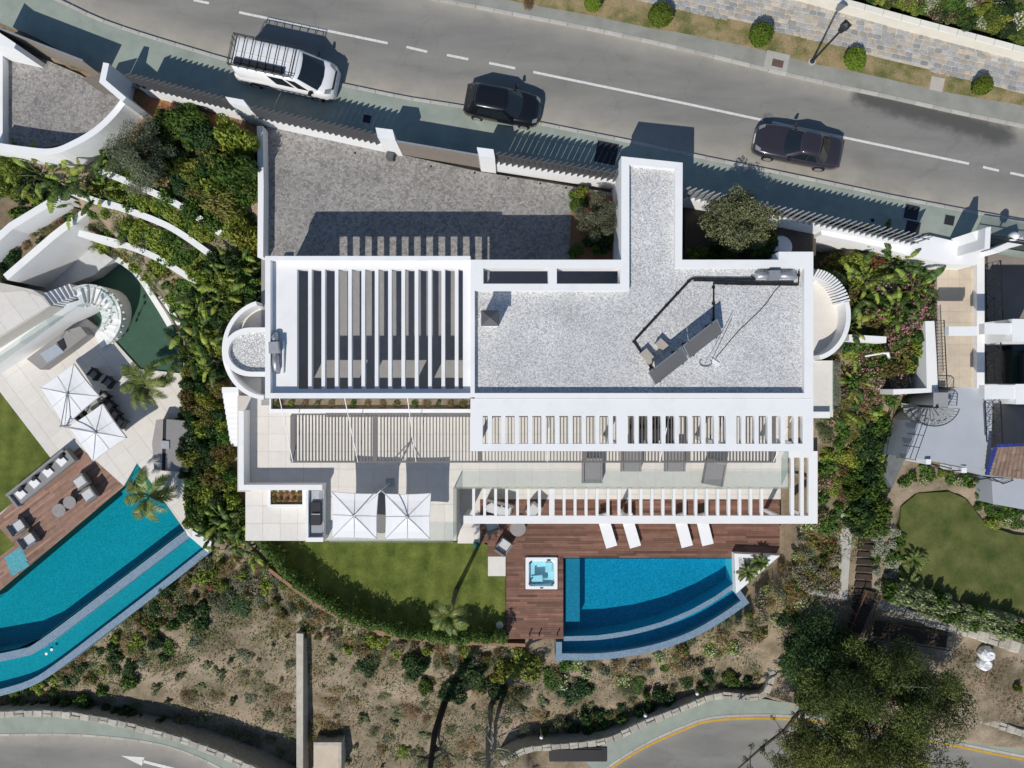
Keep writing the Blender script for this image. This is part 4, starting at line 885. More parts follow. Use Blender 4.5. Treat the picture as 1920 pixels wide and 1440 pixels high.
# ------------------------------------------------------------------ furniture by the villa
def canopy_part(parent, corners, zt, rise, n_ribs=8):
    pts = [P(x, y, zt) for x, y in corners]; cen = sum(pts, Vector()) / 4; top = cen + Vector((0, 0, rise)); ring = []
    for i in range(4):
        a, b = pts[i], pts[(i + 1) % 4]
        for j in range(6):
            t = j / 6; q = a.lerp(b, t); sag = 4 * t * (1 - t); ring.append(q.lerp(cen, .035 * sag) + Vector((0, 0, .02 * sag)))
    n = len(ring); v = [top] ; rows = []
    for s in (.12, .4, .7, 1.0): rows.append([top.lerp(q, s) - Vector((0, 0, .05 * math.sin(math.pi * s))) for q in ring])
    for r_ in rows: v += r_
    f = [(0, 1 + i, 1 + (i + 1) % n) for i in range(n)] + [(1 + a * n + i, 1 + (a + 1) * n + i, 1 + (a + 1) * n + (i + 1) % n, 1 + a * n + (i + 1) % n) for a in range(3) for i in range(n)]
    v += [q - Vector((0, 0, .16)) for q in ring]; f += [(1 + 3 * n + i, 1 + 4 * n + i, 1 + 4 * n + (i + 1) % n, 1 + 3 * n + (i + 1) % n) for i in range(n)]
    c = MB().add(v, f).build('canopy', fabric_white, parent)
    for i in range(0, n, 3):
        MB().tube([top + Vector((0, 0, .02)), rows[2][i] + Vector((0, 0, .015)), rows[3][i] + Vector((0, 0, .012))], .011 if i % 6 else .014, 4).build('rib', galv, c)
    MB().lathe([(.07, 0), (.09, .03), (.05, .09)], top, 10).build('hub', galv, c)
    return top
ps = thing('twin_parasol', 'pair of white square parasols on one mast over the dining terrace', 'parasol', P(716, 915, Z_TER))
h1 = canopy_part(ps, [(622, 922), (709, 926), (706, 1010), (623, 1008)], -1.0, .2); h2 = canopy_part(ps, [(722, 926), (808, 925), (806, 1010), (722, 1011)], -1.0, .2)
mbase = P(716, 918, -.4); MB().tube([(mbase.x, mbase.y, Z_TER), (mbase.x, mbase.y, .05)], .05, 8).build('mast', galv, ps)
MB().box((mbase.x, mbase.y, Z_TER + .04), (.5, .5, .08)).build('base', galv, ps)
for h_ in (h1, h2): MB().tube([(mbase.x, mbase.y, -.25), h_ + Vector((0, 0, .06))], .03, 6).build('arm', galv, ps)
dt = thing('dining_table', 'dark oval dining table under the parasols', 'table', P(715, 962, Z_TER))
c = P(715, 962, Z_TER + .74); mb = MB(); mb.prism(rr(c.x, c.y, .45, 1.15, .4), Z_TER + .70, Z_TER + .74); mb.build('tabletop', wicker, dt)
for sx in (-.3, .3):
    for sy in (-.85, .85): MB().box((c.x + sx, c.y + sy, Z_TER + .35), (.06, .06, .7)).build('leg', dark_metal, dt)
def chair_proto(name, w, d, seat_z, back_h, mat, cmat, arms=True):
    t = thing(name, 'x', 'armchair')
    MB().box((0, 0, seat_z - .12), (w, d, .2)).build('seat', mat, t); MB().box((0, .02, seat_z + .04), (w - .2, d - .14, .12)).build('cushion', cmat, t)
    b = MB(); b.add([(-w / 2, -d / 2, seat_z), (w / 2, -d / 2, seat_z), (w / 2, -d / 2 + .12, seat_z), (-w / 2, -d / 2 + .12, seat_z), (-w / 2 + .04, -d / 2 - .12, seat_z + back_h), (w / 2 - .04, -d / 2 - .12, seat_z + back_h), (w / 2 - .04, -d / 2 - .02, seat_z + back_h), (-w / 2 + .04, -d / 2 - .02, seat_z + back_h)],
                    [(3, 2, 1, 0), (4, 5, 6, 7), (0, 1, 5, 4), (1, 2, 6, 5), (2, 3, 7, 6), (3, 0, 4, 7)]).build('backrest', mat, t)
    if arms:
        for s in (-1, 1): MB().box((s * (w / 2 - .05), .0, seat_z + .12), (.09, d - .06, .22)).build('arm', mat, t)
    for sx in (-1, 1):
        for sy in (-1, 1): MB().box((sx * (w / 2 - .05), sy * (d / 2 - .05), (seat_z - .22) / 2), (.04, .04, max(.06, seat_z - .22))).build('leg', dark_metal, t)
    return t
_protos = {}
def seat_at(kind, x, y, z, rz, label, group=None, cat=None):
    args = {'armchair': ('armchair', .82, .8, .42, .38, wicker, fabric_pale), 'dining': ('dining_chair', .58, .58, .46, .4, dark_metal, fabric_grey), 'daybed': ('daybed', 1.15, 1.35, .40, .35, fabric_grey, fabric_grey), 'pale': ('armchair', .8, .8, .42, .38, wicker, fabric_pale)}[kind]
    o = chair_proto(*args) if kind not in _protos else copy_tree(_protos[kind]); _protos.setdefault(kind, o)
    q = P(x, y, z + .4); o.location = (q.x, q.y, z); o.rotation_euler = (0, 0, rz); tag(o, label, cat or 'chair')
    if group: o['group'] = group
    elif 'group' in o: del o['group']
    return o
D = Z_DECK
seat_at('armchair', 921, 983, D, R(20), 'wicker armchair half hidden under the deck pergola edge, near the lawn', cat='armchair')
seat_at('armchair', 945, 1023, D, R(-35), 'wicker armchair with pale cushion standing alone beside the stone slab', cat='armchair')
seat_at('armchair', 1000, 957, D, R(140), 'grey lounge chair under the pergola beams right of the round table', cat='armchair')
so = thing('outdoor_sofa', 'pale outdoor sofa with scatter cushions under the left pergola beams', 'sofa', P(935, 953, D))
c = P(935, 953, D + .4); MB().box((c.x, c.y, D + .22), (1.7, .85, .3), -.25).build('seat', wicker, so); MB().box((c.x, c.y - .02, D + .42), (1.5, .7, .14), -.25).build('cushion', fabric_pale, so); MB().box((c.x + .1, c.y + .36, D + .58), (1.7, .16, .45), -.25).build('backrest', wicker, so)
for dx, dz in ((-.55, .5), (-.1, .5), (.4, .5)): MB().box((c.x + dx, c.y + .12 - dx * .25, D + .6), (.42, .14, .34), rnd.uniform(-.6, .6)).build('scatter_cushion', fabric_pale if dx else white_paint, so)
def round_table(x, y, z, r_, h_, label, mat=None):
    q = P(x, y, z + h_); t = thing('round_table', label, 'table', (q.x, q.y, z))
    MB().lathe([(r_ - .02, h_ - .05), (r_, h_ - .035), (r_, h_ - .01), (r_ - .015, h_)], (q.x, q.y, z), 32).build('tabletop', mat or M('table_top', (.30, .28, .265), .8, .12, 6), t)
    MB().lathe([(.22, 0), (.2, .03), (.06, .06), (.06, h_ - .06)], (q.x, q.y, z), 12).build('pedestal', dark_metal, t)
round_table(971, 991, D, .49, .45, 'round grey table on the pool deck below the pergola')
def lounger(a, b, w_, label):                               # head end a, foot end b
    A, B = P(*a, D + .35), P(*b, D + .35); d = (B - A).xy; L_ = d.length; an = math.atan2(d.y, d.x); t = thing('sun_lounger', label, 'sun lounger', ((A.x + B.x) / 2, (A.y + B.y) / 2, D), 'loungers beside the pool')
    cx, cy = (A.x + B.x) / 2, (A.y + B.y) / 2; ux_ = Vector((math.cos(an), math.sin(an), 0))
    base = Vector((cx, cy, 0)); mb = MB(); mb.box((*(base + ux_ * .33).xy, D + .33), (L_ * .66, w_, .1), an); mb.build('mattress', fabric_white, t)
    h0 = base - ux_ * (L_ / 2 - .02); h1_ = base + ux_ * 0; q0 = Vector((h0.x, h0.y, D + .72)); q1 = Vector((A.x + (B.x - A.x) * .33, A.y + (B.y - A.y) * .33, D + .33))
    MB().bar(q0, q1, w_, .09).build('backrest', fabric_white, t)
    MB().box((cx, cy, D + .2), (L_ * .95, w_ * .92, .06), an).build('frame', white_paint, t)
    for s in (-.42, .42):
        for sd in (-1, 1): q = base + ux_ * s * L_ + Vector((-ux_.y, ux_.x, 0)) * sd * w_ * .4; MB().box((q.x, q.y, D + .09), (.05, .05, .18), an).build('leg', white_paint, t)
lounger((1128, 962), (1147.5, 1027), .70, 'white sun lounger nearest the hot tub, first from the left')
lounger((1173, 962), (1192, 1027), .70, 'white sun lounger second from the left beside the pool')
lounger((1272, 962), (1289, 1026), .70, 'white sun lounger second from the right beside the pool')
lounger((1313, 962), (1327.5, 1022), .70, 'white sun lounger nearest the triangular planter, last on the right')
T = Z_TER
seat_at('daybed', 1110, 884, T, R(180), 'dark grey daybed with bolster under the left end of the slatted pergola', cat='daybed')
seat_at('daybed', 1183, 862, T, R(180), 'dark grey daybed second from the left below the slatted pergola', cat='daybed')
seat_at('daybed', 1265, 862, T, R(180), 'dark grey daybed second from the right below the slatted pergola', cat='daybed')
seat_at('daybed', 1339, 888, T, R(170), 'dark grey daybed with a folded throw at the right of the terrace', cat='daybed')
for i, (x, y) in enumerate([(1190, 800), (1222, 800), (1254, 800), (1190, 826), (1222, 826), (1254, 826)]):
    seat_at('dining', x, y - 4, T, R(180 if y < 810 else 0), 'dark dining chair seen through the canopy slots at the long table', 'terrace dining chairs')
tt = thing('terrace_table', 'long dark dining table under the white slotted canopy', 'table', P(1222, 812, T)); c = P(1222, 811, T + .74)
MB().box((c.x, c.y, T + .72), (2.6, .9, .05)).build('tabletop', dark_metal, tt)
for sx in (-1.1, 1.1): MB().box((c.x + sx, c.y, T + .35), (.08, .7, .7)).build('leg', dark_metal, tt)
# garden spot lamp bits on the deck edge
q = P(893, 636 + 385, D); tag(MB().box((q.x, q.y, D + .1), (.36, .3, .24)).lathe([(.12, .2), (.1, .3)], (q.x, q.y, D), 8).build('hose_box', M('green_plastic', (.02, .12, .09), .5)), 'small green hose box at the lawn corner', 'box')
q = P(937, 1171, D); tag(MB().lathe([(.22, 0), (.24, .2), (.18, .36), (.05, .4)], (q.x, q.y, D - .02), 7).build('garden_boulder', M('pale_rock', (.5, .49, .47), .9, .15, 4)), 'pale rounded boulder at the lower end of the lawn', 'rock')
q = P(950, 1186, D); tag(MB().lathe([(.14, 0), (.17, .3), (.19, .34), (.15, .34), (.12, .1)], (q.x, q.y, D), 12).build('plant_pot', slat_grey), 'grey round pot at the deck edge by the lawn', 'pot')
for i, x in enumerate((993, 1011, 1045)):
    q = P(x, 1188, D); tag(MB().lathe([(.04, 0), (.04, .3), (.06, .32), (.05, .36)], (q.x, q.y, D), 8).build('bollard_light', dark_metal), 'short dark bollard light on the lower deck edge', 'light', 'deck edge lights')

# ------------------------------------------------------------------ cars
car_glass = M('car_glass', (.012, .018, .022), .04, .05, 1, spec=.8)
head_glass = M('lamp_glass', (.22, .23, .25), .1, .05, 1, spec=.7); tail_red = M('tail_red', (.25, .01, .012), .2, .05)
rim_mat = M('alloy', (.45, .45, .46), .35, .05, metal=.7)
def paint(name, col, rough=.25):
    m = M(name, col, rough, .02, 1, spec=.5); b = m.node_tree.nodes['Principled BSDF']; b.inputs['Coat Weight'].default_value = .8; b.inputs['Coat Roughness'].default_value = .05; return m
def car(name, label, cat, S, at, rz, pm, extras=None):
    q = P(*at, 0); t = thing(name, label, cat)
    W, st, zb = S['W'] / 2, S['st'], S['belt']
    rows = []
    for x, wf, zt in st:
        w_ = W * wf; prof = [(.0, .22), (.80, .20), (.97, .30), (1.0, .48), (1.0, .62), (.985, .80), (.93, .94), (.80, 1.0), (.45, 1.025), (0, 1.035)]
        half = [(w_ * a, .0 + zt * b) for a, b in prof]; rows.append([(x, -a, z_) for a, z_ in half] + [(x, a, z_) for a, z_ in half[::-1][1:]])
    mb = MB(); mb.grid(rows); n = len(rows[0])
    for r_ in (rows[0], rows[-1]): mb.add(r_, [tuple(range(n))])
    body = mb.build('body', pm, t, smooth=True)
    # cabin
    xwf, xwr, xrf, xrr, hb, hr, zr_ = S['cab']; zb0 = zb - .04
    base = [(xwf + .10, 0), (xwf + .05, hb * .5), (xwf - .10, hb * .86), (xwf - .35, hb), (xwr + .3, hb), (xwr + .06, hb * .88), (xwr, hb * .5), (xwr - .02, 0)]
    topr = [(xrf + .06, 0), (xrf + .04, hr * .5), (xrf - .03, hr * .86), (xrf - .15, hr), (xrr + .15, hr), (xrr + .03, hr * .88), (xrr, hr * .5), (xrr - .02, 0)]
    full = lambda rg: rg + [(x, -y) for x, y in rg[-2:0:-1]]
    rb, rt = full(base), full(topr); m_ = len(rb); xc = (xrf + xrr) / 2
    lv = [[(x, y, zb0) for x, y in rb], [(x, y, zr_ - .07) for x, y in rt], [(xc + (x - xc) * .96, y * .93, zr_ - .02) for x, y in rt], [(xc + (x - xc) * .80, y * .62, zr_) for x, y in rt]]
    mb = MB(); mb.add([p_ for l_ in lv for p_ in l_], [(a * m_ + i, a * m_ + (i + 1) % m_, (a + 1) * m_ + (i + 1) % m_, (a + 1) * m_ + i) for a in range(3) for i in range(m_)] + [tuple(range(3 * m_, 4 * m_))])
    mb.build('roof', S.get('roof_mat', pm), t, smooth=True)
    def panel(idx, nm, lo=.08, hi=.93, sh=(0, 0), off=.012, mat=car_glass):
        r0, r1 = [], []
        for j in idx:
            a, b = Vector(lv[0][j % m_]), Vector(lv[1][j % m_]); r0.append(a.lerp(b, lo)); r1.append(a.lerp(b, hi))
        def trim(r_): r_[0] = r_[0].lerp(r_[1], sh[0]); r_[-1] = r_[-1].lerp(r_[-2], sh[1]); return r_
        r0, r1 = trim(r0), trim(r1); cen = Vector((xc, 0, zb0)); 
        mid = (r0[len(r0) // 2] + r1[len(r1) // 2]) / 2; nn = (r0[-1] - r0[0]).cross(r1[0] - r0[0]).normalized()
        if nn.dot(mid - cen) < 0: nn = -nn
        MB().grid([[p_ + nn * off for p_ in r0], [p_ + nn * off for p_ in r1]]).build(nm, mat, t)
    panel([-2, -1, 0, 1, 2], 'windscreen', .04, .97, (.05, .05)); panel([5, 6, 7, 8, 9], 'rear_window', .1, .9, (.08, .08))
    for side in S['side']:
        for sgn in (1, -1):
            a0, a1 = side; pts = []
            for s in (a0, a1):
                A_, B_ = Vector(lv[0][3]).lerp(Vector(lv[0][4]), s), Vector(lv[1][3]).lerp(Vector(lv[1][4]), s); pts += [A_.lerp(B_, .12), A_.lerp(B_, .88)]
            q4 = [Vector((p_.x, sgn * (p_.y + .012), p_.z)) for p_ in (pts[0], pts[2], pts[3], pts[1])]; MB().add(q4, [(0, 1, 2, 3)]).build('side_window', car_glass, t)
    # wheels, mirrors, lamps, plates, seams
    wr = S.get('wr', .31)
    for x in S['wx']:
        for s in (1, -1):
            y = s * (W - .10); wh = MB(); pts = [(x, y - .11, wr), (x, y - .10, wr), (x, y + .10, wr), (x, y + .11, wr)]; wh.tube(pts, [wr * .93, wr, wr, wr * .93], 20); wo = wh.build('wheel', black_rubber, t)
            MB().tube([(x, y + s * .09, wr), (x, y + s * .118, wr)], wr * .66, 14).build('rim', rim_mat, wo)
    for s in (1, -1):
        mx = xwf - .42; MB().add([(mx - .07, s * (hb + .02), zb + .02), (mx + .1, s * (hb + .02), zb + .02), (mx + .05, s * (hb + .24), zb + .05), (mx - .09, s * (hb + .24), zb + .05), (mx - .07, s * (hb + .02), zb + .16), (mx + .06, s * (hb + .02), zb + .16), (mx + .01, s * (hb + .23), zb + .17), (mx - .09, s * (hb + .23), zb + .17)],
                                [(0, 1, 2, 3), (4, 5, 6, 7), (0, 1, 5, 4), (1, 2, 6, 5), (2, 3, 7, 6), (3, 0, 4, 7)]).build('wing_mirror', S.get('mir', pm), t)
        xf, wf, zf_ = st[-2]; xf2, wf2, zf2 = st[-3]; yo = W * wf * .90
        MB().add([(xf + .03, s * yo * .62, zf_ * 1.0 + .02), (xf - .0, s * yo, zf_ * .98), (xf2 - .02, s * W * wf2 * .93, zf2 * .99 + .012), (xf2 - .0, s * W * wf2 * .70, zf2 * 1.03 + .012)], [(0, 1, 2, 3)]).build('headlight', head_glass, t)
        xr, wb, zr2 = st[1]; MB().box((xr - .02, s * W * wb * .86, zr2 * .82), (.05, .16, .13)).build('tail_light', tail_red, t)
    MB().box((st[-1][0] + .012, 0, .45), (.02, .5, .12)).build('number_plate', white_paint, t)
    if extras: extras(t, W)
    t.location = (q.x, q.y, 0); t.rotation_euler = (0, 0, rz); return t
black_paint, grey_paint, wpaint = paint('black_car_paint', (.006, .006, .007)), paint('charcoal_car_paint', (.030, .026, .034)), paint('white_van_paint', (.80, .80, .80), .35)
HATCH = dict(W=1.76, belt=.92, st=[(-2.0, .70, .70), (-1.95, .84, .84), (-1.75, .93, .91), (-1.2, .985, .93), (0, 1, .93), (.8, .995, .92), (1.3, .975, .86), (1.7, .91, .78), (1.9, .80, .70), (2.0, .60, .58)], cab=(1.0, -1.86, .28, -1.42, .80, .61, 1.44), side=((.05, .46), (.50, .88)), wx=(-1.24, 1.28), wr=.31)
SEDAN = dict(W=1.80, belt=.86, st=[(-2.3, .66, .74), (-2.24, .82, .86), (-1.95, .92, .91), (-1.3, .985, .90), (0, 1, .88), (.9, .995, .87), (1.5, .97, .82), (1.95, .90, .75), (2.2, .78, .68), (2.3, .58, .58)], cab=(.85, -1.62, .05, -.95, .80, .59, 1.37), side=((.05, .5), (.54, .86)), wx=(-1.38, 1.38), wr=.32)
VAN = dict(W=1.95, belt=1.15, st=[(-2.6, .90, 1.10), (-2.56, .96, 1.15), (-2.3, .99, 1.16), (0, 1, 1.17), (1.5, 1, 1.17), (1.9, .985, 1.12), (2.2, .94, 1.05), (2.45, .84, .95), (2.56, .68, .78)], cab=(1.95, -2.58, .95, -2.5, .93, .80, 1.97), side=((.02, .17), (.22, .47)), wx=(-1.68, 1.68), wr=.33, mir=black_rubber)
def hatch_x(t, W):
    for x in (.62,): MB().tube([(-.35, .02, 1.45), (-1.32, .02, 1.46)], .004, 4).build('roof_seam', black_rubber, t)
    MB().tube([(-1.30, 0, 1.44), (-1.42, 0, 1.58)], .008, 5).build('aerial', black_rubber, t)
def sedan_x(t, W):
    for s in (-1, 1): MB().tube([(.95, s * .55, .905), (1.5, s * .5, .87), (2.1, s * .40, .755)], .007, 4).build('bonnet_crease', grey_paint, t)
def van_x(t, W):
    rk = MB(); z = 2.16; x0, x1, yy = -2.5, .75, .78
    rk.tube([(x0, -yy, z), (x1, -yy, z), (x1, yy, z), (x0, yy, z), (x0, -yy, z)], .025, 6); rk.tube([(x0, -yy, z + .14), (x1, -yy, z + .14), (x1, yy, z + .14), (x0, yy, z + .14), (x0, -yy, z + .14)], .02, 6)
    for i in range(8):
        for s in (-1, 1): rk.tube([(x0 + (x1 - x0) * i / 7, s * yy, 1.96), (x0 + (x1 - x0) * i / 7, s * yy, z + .14)], .015, 5)
    ro = rk.build('roof_rack', dark_metal, t)
    for i in range(8): x = x0 + .15 + (x1 - x0 - .3) * i / 7; MB().tube([(x, -yy, z), (x, yy, z)], .025, 6).build('rack_bar', dark_metal, ro)
    MB().box((-1.0, -.50, 2.06), (2.6, .34, .05)).build('rack_panel', dark_metal, ro)
    MB().tube([(x0 - .08, .62, 1.0), (x0 - .1, .62, 2.2)], .02, 5).tube([(x0 - .08, .32, 1.0), (x0 - .1, .32, 2.2)], .02, 5).build('ladder', dark_metal, ro)
    for s in (-1, 1): MB().bar((-2.3, s * .985, .72), (1.5, s * .99, .72), .02, .10).build('side_moulding', slat_grey, t)
    MB().box((-1.0, 0, 1.985), (2.9, .02, .012)).build('roof_rib', wpaint, t)
    MB().bar((2.53, -.5, .95), (2.53, .5, .95), .06, .10).build('grille', black_rubber, t)
car('van', 'white van with a black roof rack parked by the pavement', 'van', VAN, (549, 146), R(-12.2), wpaint, van_x)
car('hatchback', 'black hatchback parked above the sliding gate', 'car', HATCH, (943, 205), R(-10.5), black_paint, hatch_x)
car('coupe', 'charcoal coupe parked facing left right of the gatehouse', 'car', SEDAN, (1488, 281), R(180 - 11.5), grey_paint, sedan_x)

# ------------------------------------------------------------------ west neighbour
def wall_thing(name, label, px, z, t, z0, mat=stucco, cat='wall', smooth=True, coping=None):
    if z == 'auto':
        px = smooth_line(px, 4); gp = [ground_at(x, y).z for x, y in px]; n_ = len(gp); z = [max(gp[max(0, i - 3):i + 4]) + .38 for i in range(n_)]; z = [sum(z[max(0, i - 3):i + 4]) / len(z[max(0, i - 3):i + 4]) for i in range(n_)]
    zz = z if isinstance(z, (list, tuple)) else None
    if zz:
        pts = [P(x, y, zi) for (x, y), zi in zip(px, zz)]; o = MB().wall([p_.xy for p_ in pts], t, z0, list(zz)).build(name, mat)
    else:
        o = MB().wall(xy(smooth_line(px, 4) if smooth else px, z), t, z0, z).build(name, mat)
    return tag(o, label, cat)
wall_thing('curved_wall', 'tall curved white wall around the left driveway', [(-40, 268), (40, 280), (97, 284), (140, 268), (180, 244), (212, 214), (233, 187)], 1.5, .32, -3.0)
wall_thing('wing_wall', 'white wing wall where the left driveway meets the street', [(233, 187), (192, 152), (199, 118)], 2.3, .3, -1.5, smooth=False)
wg = thing('neighbour_gate', 'taupe metal gate of horizontal boards at the left driveway', 'gate', P(80, 100, 0))
A, B = P(-20, 46, 2.1), P(156, 114, 2.1)
for i in range(12): z = .02 + i * .17; MB().bar((A.x, A.y, z + .08), (B.x, B.y, z + .08), .05, .162).build('board', gate_mat, wg)
MB().bar((A.x, A.y, 2.12), (B.x, B.y, 2.12), .08, .05).build('gate_frame', galv, wg)
wg = thing('neighbour_gate', 'short taupe gate leaf set at an angle beside the white wing wall', 'gate', P(190, 160, 0))
A, B = P(152, 146, 2.1), P(188, 137, 2.1)
for i in range(12): z = .02 + i * .17; MB().bar((A.x, A.y, z + .08), (B.x, B.y, z + .08), .05, .162).build('board', gate_mat, wg)
tag(MB().prism(xy([(-40, 30), (0, 62), (30, 82), (26, 90), (-40, 75)], 2.2), -.2, 2.2).build('gate_pillar', stucco), 'white pillar at the far left end of the taupe gate', 'pillar')
tag(MB().prism(xy([(-30, 88), (5, 86), (5, 270), (-30, 270)], .35), -.2, .35).build('boundary_wall', stucco), 'low white kerb wall at the left edge of the left driveway', 'wall')
q = P(30, 90, .5); tag(MB().box((q.x, q.y, .3), (.38, .3, .6), .4).box((q.x, q.y, .63), (.42, .34, .06), .4).build('gate_motor', slat_grey), 'small grey gate motor in the left driveway', 'motor')
# driveway side wall between the villa drive and the planted bank
wall_thing('boundary_wall', 'white boundary wall between the planted bank and the villa driveway', [(487, 236), (489, 350), (488, 482)], .75, .3, -4.0, smooth=False)
# terraced planter walls
wall_thing('planter_wall', 'thick white planter wall at the left edge, uppermost of the terrace walls', [(-40, 478), (20, 424), (122, 362)], -1.3, .40, -7.5, smooth=False)
wall_thing('planter_wall', 'straight white planter wall below the uppermost one at left', [(10, 520), (100, 442), (184, 378)], -2.3, .40, -7.5, smooth=False)
wall_thing('planter_wall', 'curved white terrace wall running under the olive tree', [(180, 317), (230, 337), (327, 380), (413, 437)], 'auto', .34, -7.5)
wall_thing('planter_wall', 'second curved white terrace wall below the olive tree', [(127, 357), (180, 377), (220, 387), (300, 417), (345, 442), (395, 478)], 'auto', .34, -7.5)
wall_thing('planter_wall', 'third curved white terrace wall above the green court', [(147, 437), (220, 455), (287, 480), (335, 508), (380, 537)], 'auto', .34, -7.5)
wall_thing('planter_wall', 'lowest white terrace wall bordering the green court', [(205, 478), (253, 510), (293, 568), (318, 610)], 'auto', .34, -7.5)
wall_thing('court_wall', 'short double white wall at the right corner of the green court', [(300, 555), (318, 580), (336, 608)], 'auto', .28, -7.5)
# green court, terrace, lawn, deck
struct(MB().prism(xy([(165, 508), (205, 490), (240, 500), (275, 548), (325, 615), (345, 660), (345, 720), (262, 700), (205, 640), (150, 560)], -6.6), -7.5, -6.6).build('green_court', green_floor))
wter = struct(MB().prism(xy(W_TER, Z_W), -7.6, Z_W - .012).build('neighbour_terrace', grout))
ra = math.atan2(-(683 - 742), -(138 - 185)); rot = math.atan2(P(102, 868, 0).y - P(232, 770, 0).y, P(102, 868, 0).x - P(232, 770, 0).x) + math.pi
tiles(wter, xy([(-50, 690), (0, 655), (60, 612), (140, 582), (215, 640), (262, 692), (338, 700), (360, 1008), (345, 990), (257, 868), (232, 910), (150, 838), (102, 868), (0, 735), (-50, 660)], Z_W), Z_W, (1.15, 1.15), stone_tile, rot)
struct(MB().prism(xy(W_LAWN, Z_W), -7.3, Z_W).build('neighbour_lawn', lawn_mat)); struct(MB().prism(xy(W_LAWN2, Z_W), -7.3, Z_W).build('neighbour_lawn_corner', lawn_mat))
wd = struct(MB().prism(xy(W_DECK, Z_W), -8.2, Z_W - .05).build('neighbour_deck', timber))
for i, pp in enumerate(([(22, 944), (150, 838), (232, 912), (28, 1083.5), (28, 1022), (-12, 978)], [(28, 1083.5), (0, 1107), (-60, 1158), (-60, 1090), (28, 1022)])):
    boards('deck_boards', wd, xy(pp, Z_W), Z_W, rot, wood_pale, seed=20 + i)
# neighbour pool
np_ = thing('neighbour_pool', 'long turquoise infinity pool of the left villa', 'pool', P(150, 1080, Z_W - 1.5))
zw2 = Z_W - .06; pw = xy(W_POOL, zw2); bot = Z_W - 1.5; n = len(pw)
mb = MB(); mb.add([(*q, bot) for q in pw] + [(*q, Z_W - .02) for q in pw], [tuple(range(n))] + [(i, (i + 1) % n, n + (i + 1) % n, n + i) for i in range(n)]); mb.build('basin', pool_tile_left, np_)
MB().add([(*q, zw2) for q in pw], [tuple(range(n))]).build('water', water_left, np_)
for i in range(6):                                          # steps by the terrace
    s = i / 6; a = (257 + (285 - 257) * .16 * i * 1.5, 868 + 5.4 * i * 1.3); b = (217 + 3.4 * i, 908 + 4.6 * i)
    a2 = (257 + 42 * .16 * (i + 1), 868 + 7.0 * (i + 1)); b2 = (217 + 3.4 * (i + 1), 908 + 4.6 * (i + 1)); zs_ = Z_W - .22 - .2 * i
    MB().prism(xy([a, a2, b2, b], zs_), bot, zs_).build('pool_step', teal_tile, np_)
for i in range(4):                                          # little stair inlet at the far left
    zs_ = Z_W - .15 - .18 * i; MB().prism(xy([(2 + 7 * i, 1048 + 7 * i), (34 + 7 * i, 1026 + 8 * i), (41 + 7 * i, 1034 + 8 * i), (9 + 7 * i, 1056 + 7 * i)], zs_ + .4), Z_W - .3, Z_W + .012 + .002 * i).build('inlet_step', teal_tile, np_)
wcurve = smooth_line([(352, 992), (205, 1104), (75, 1201), (35, 1219), (-60, 1237)], 5); wout = smooth_line([(392, 1022), (300, 1095), (200, 1172), (100, 1248), (55, 1275), (0, 1292), (-60, 1305)], 4)
MB().wall(xy(wcurve, zw2), .5, -9.0, zw2 - .012, off=.22).build('weir', pool_rim, np_)
MB().wall(xy(wout, zw2 - .5), .42, -9.4, zw2 - .4, off=.2).build('trough_wall', pool_rim, np_)
ring = wcurve + wout[::-1]; MB().prism(xy(ring, zw2 - 1.0), -9.3, zw2 - .9).build('trough_floor', teal_tile, np_)
MB().add([(*q, zw2 - .62) for q in xy(ring, zw2 - .62)], [tuple(range(len(ring)))]).build('trough_water', water_left, np_)
MB().prism(xy([(345, 985), (402, 1018), (390, 1035), (352, 1003)], zw2), -9, zw2 + .05).build('end_wall', stucco, np_)
for x, y in ((97, 1218), (87, 1226)): q = P(x, y, zw2 - .6); MB().lathe([(.09, 0), (.09, .02)], q, 12).build('water_jet', white_paint, np_)
# upper terrace, glass rail and curved stair
zu = -3.0; up = struct(MB().prism(xy([(-50, 560), (0, 530), (60, 543), (82, 556), (95, 573), (70, 590), (-50, 665)], zu), -7.0, zu - .012).build('upper_terrace', grout))
tiles(up, xy([(-50, 575), (0, 548), (45, 545), (77, 556), (92, 572), (66, 588), (-50, 660)], zu), zu, (1.15, 1.15), stone_tile, rot)
struct(MB().prism(xy([(-60, 540), (20, 512), (105, 448), (150, 446), (212, 486), (175, 516), (100, 545), (60, 555), (-60, 610)], -5.6), -7.0, -5.6).build('grey_court', M('grey_court', (.52, .53, .54), .8, .06)))
struct(MB().prism(xy([(-40, 500), (24, 446), (128, 382), (160, 392), (98, 440), (14, 512), (-40, 545)], -3.0), -7.0, -3.0).build('planter_bed', bed_soil))
gl = thing('stair_balustrade', 'glass balustrade beside the left upper terrace', 'balustrade', P(40, 610, zu))
A, B = P(-40, 690, zu + 1.0), P(98, 590, zu + 1.0)
for i in range(3): q, r_ = A.lerp(B, (i + .01) / 3), A.lerp(B, (i + .99) / 3); d = r_ - q; MB().box(((q.x + r_.x) / 2, (q.y + r_.y) / 2, zu + .45), (d.length, .02, 1.1), math.atan2(d.y, d.x)).build('glass_panel', glass, gl)
tag(MB().prism(xy([(-50, 668), (68, 590), (97, 578), (150, 562), (157, 568), (105, 598), (-50, 700)], -4.2), -6.9, -4.2).build('stair_side_wall', stucco), 'white wall below the left upper terrace', 'wall')
stair = thing('curved_stair', 'white curved stair winding down to the left terrace', 'stairs', P(165, 590, Z_W))
zs_ = zu
def step_poly(pts, z): MB().prism(xy(pts, z), z - 1.2 if z > -5.2 else Z_W - .3, z).build('step', stucco if True else stone_tile, stair)
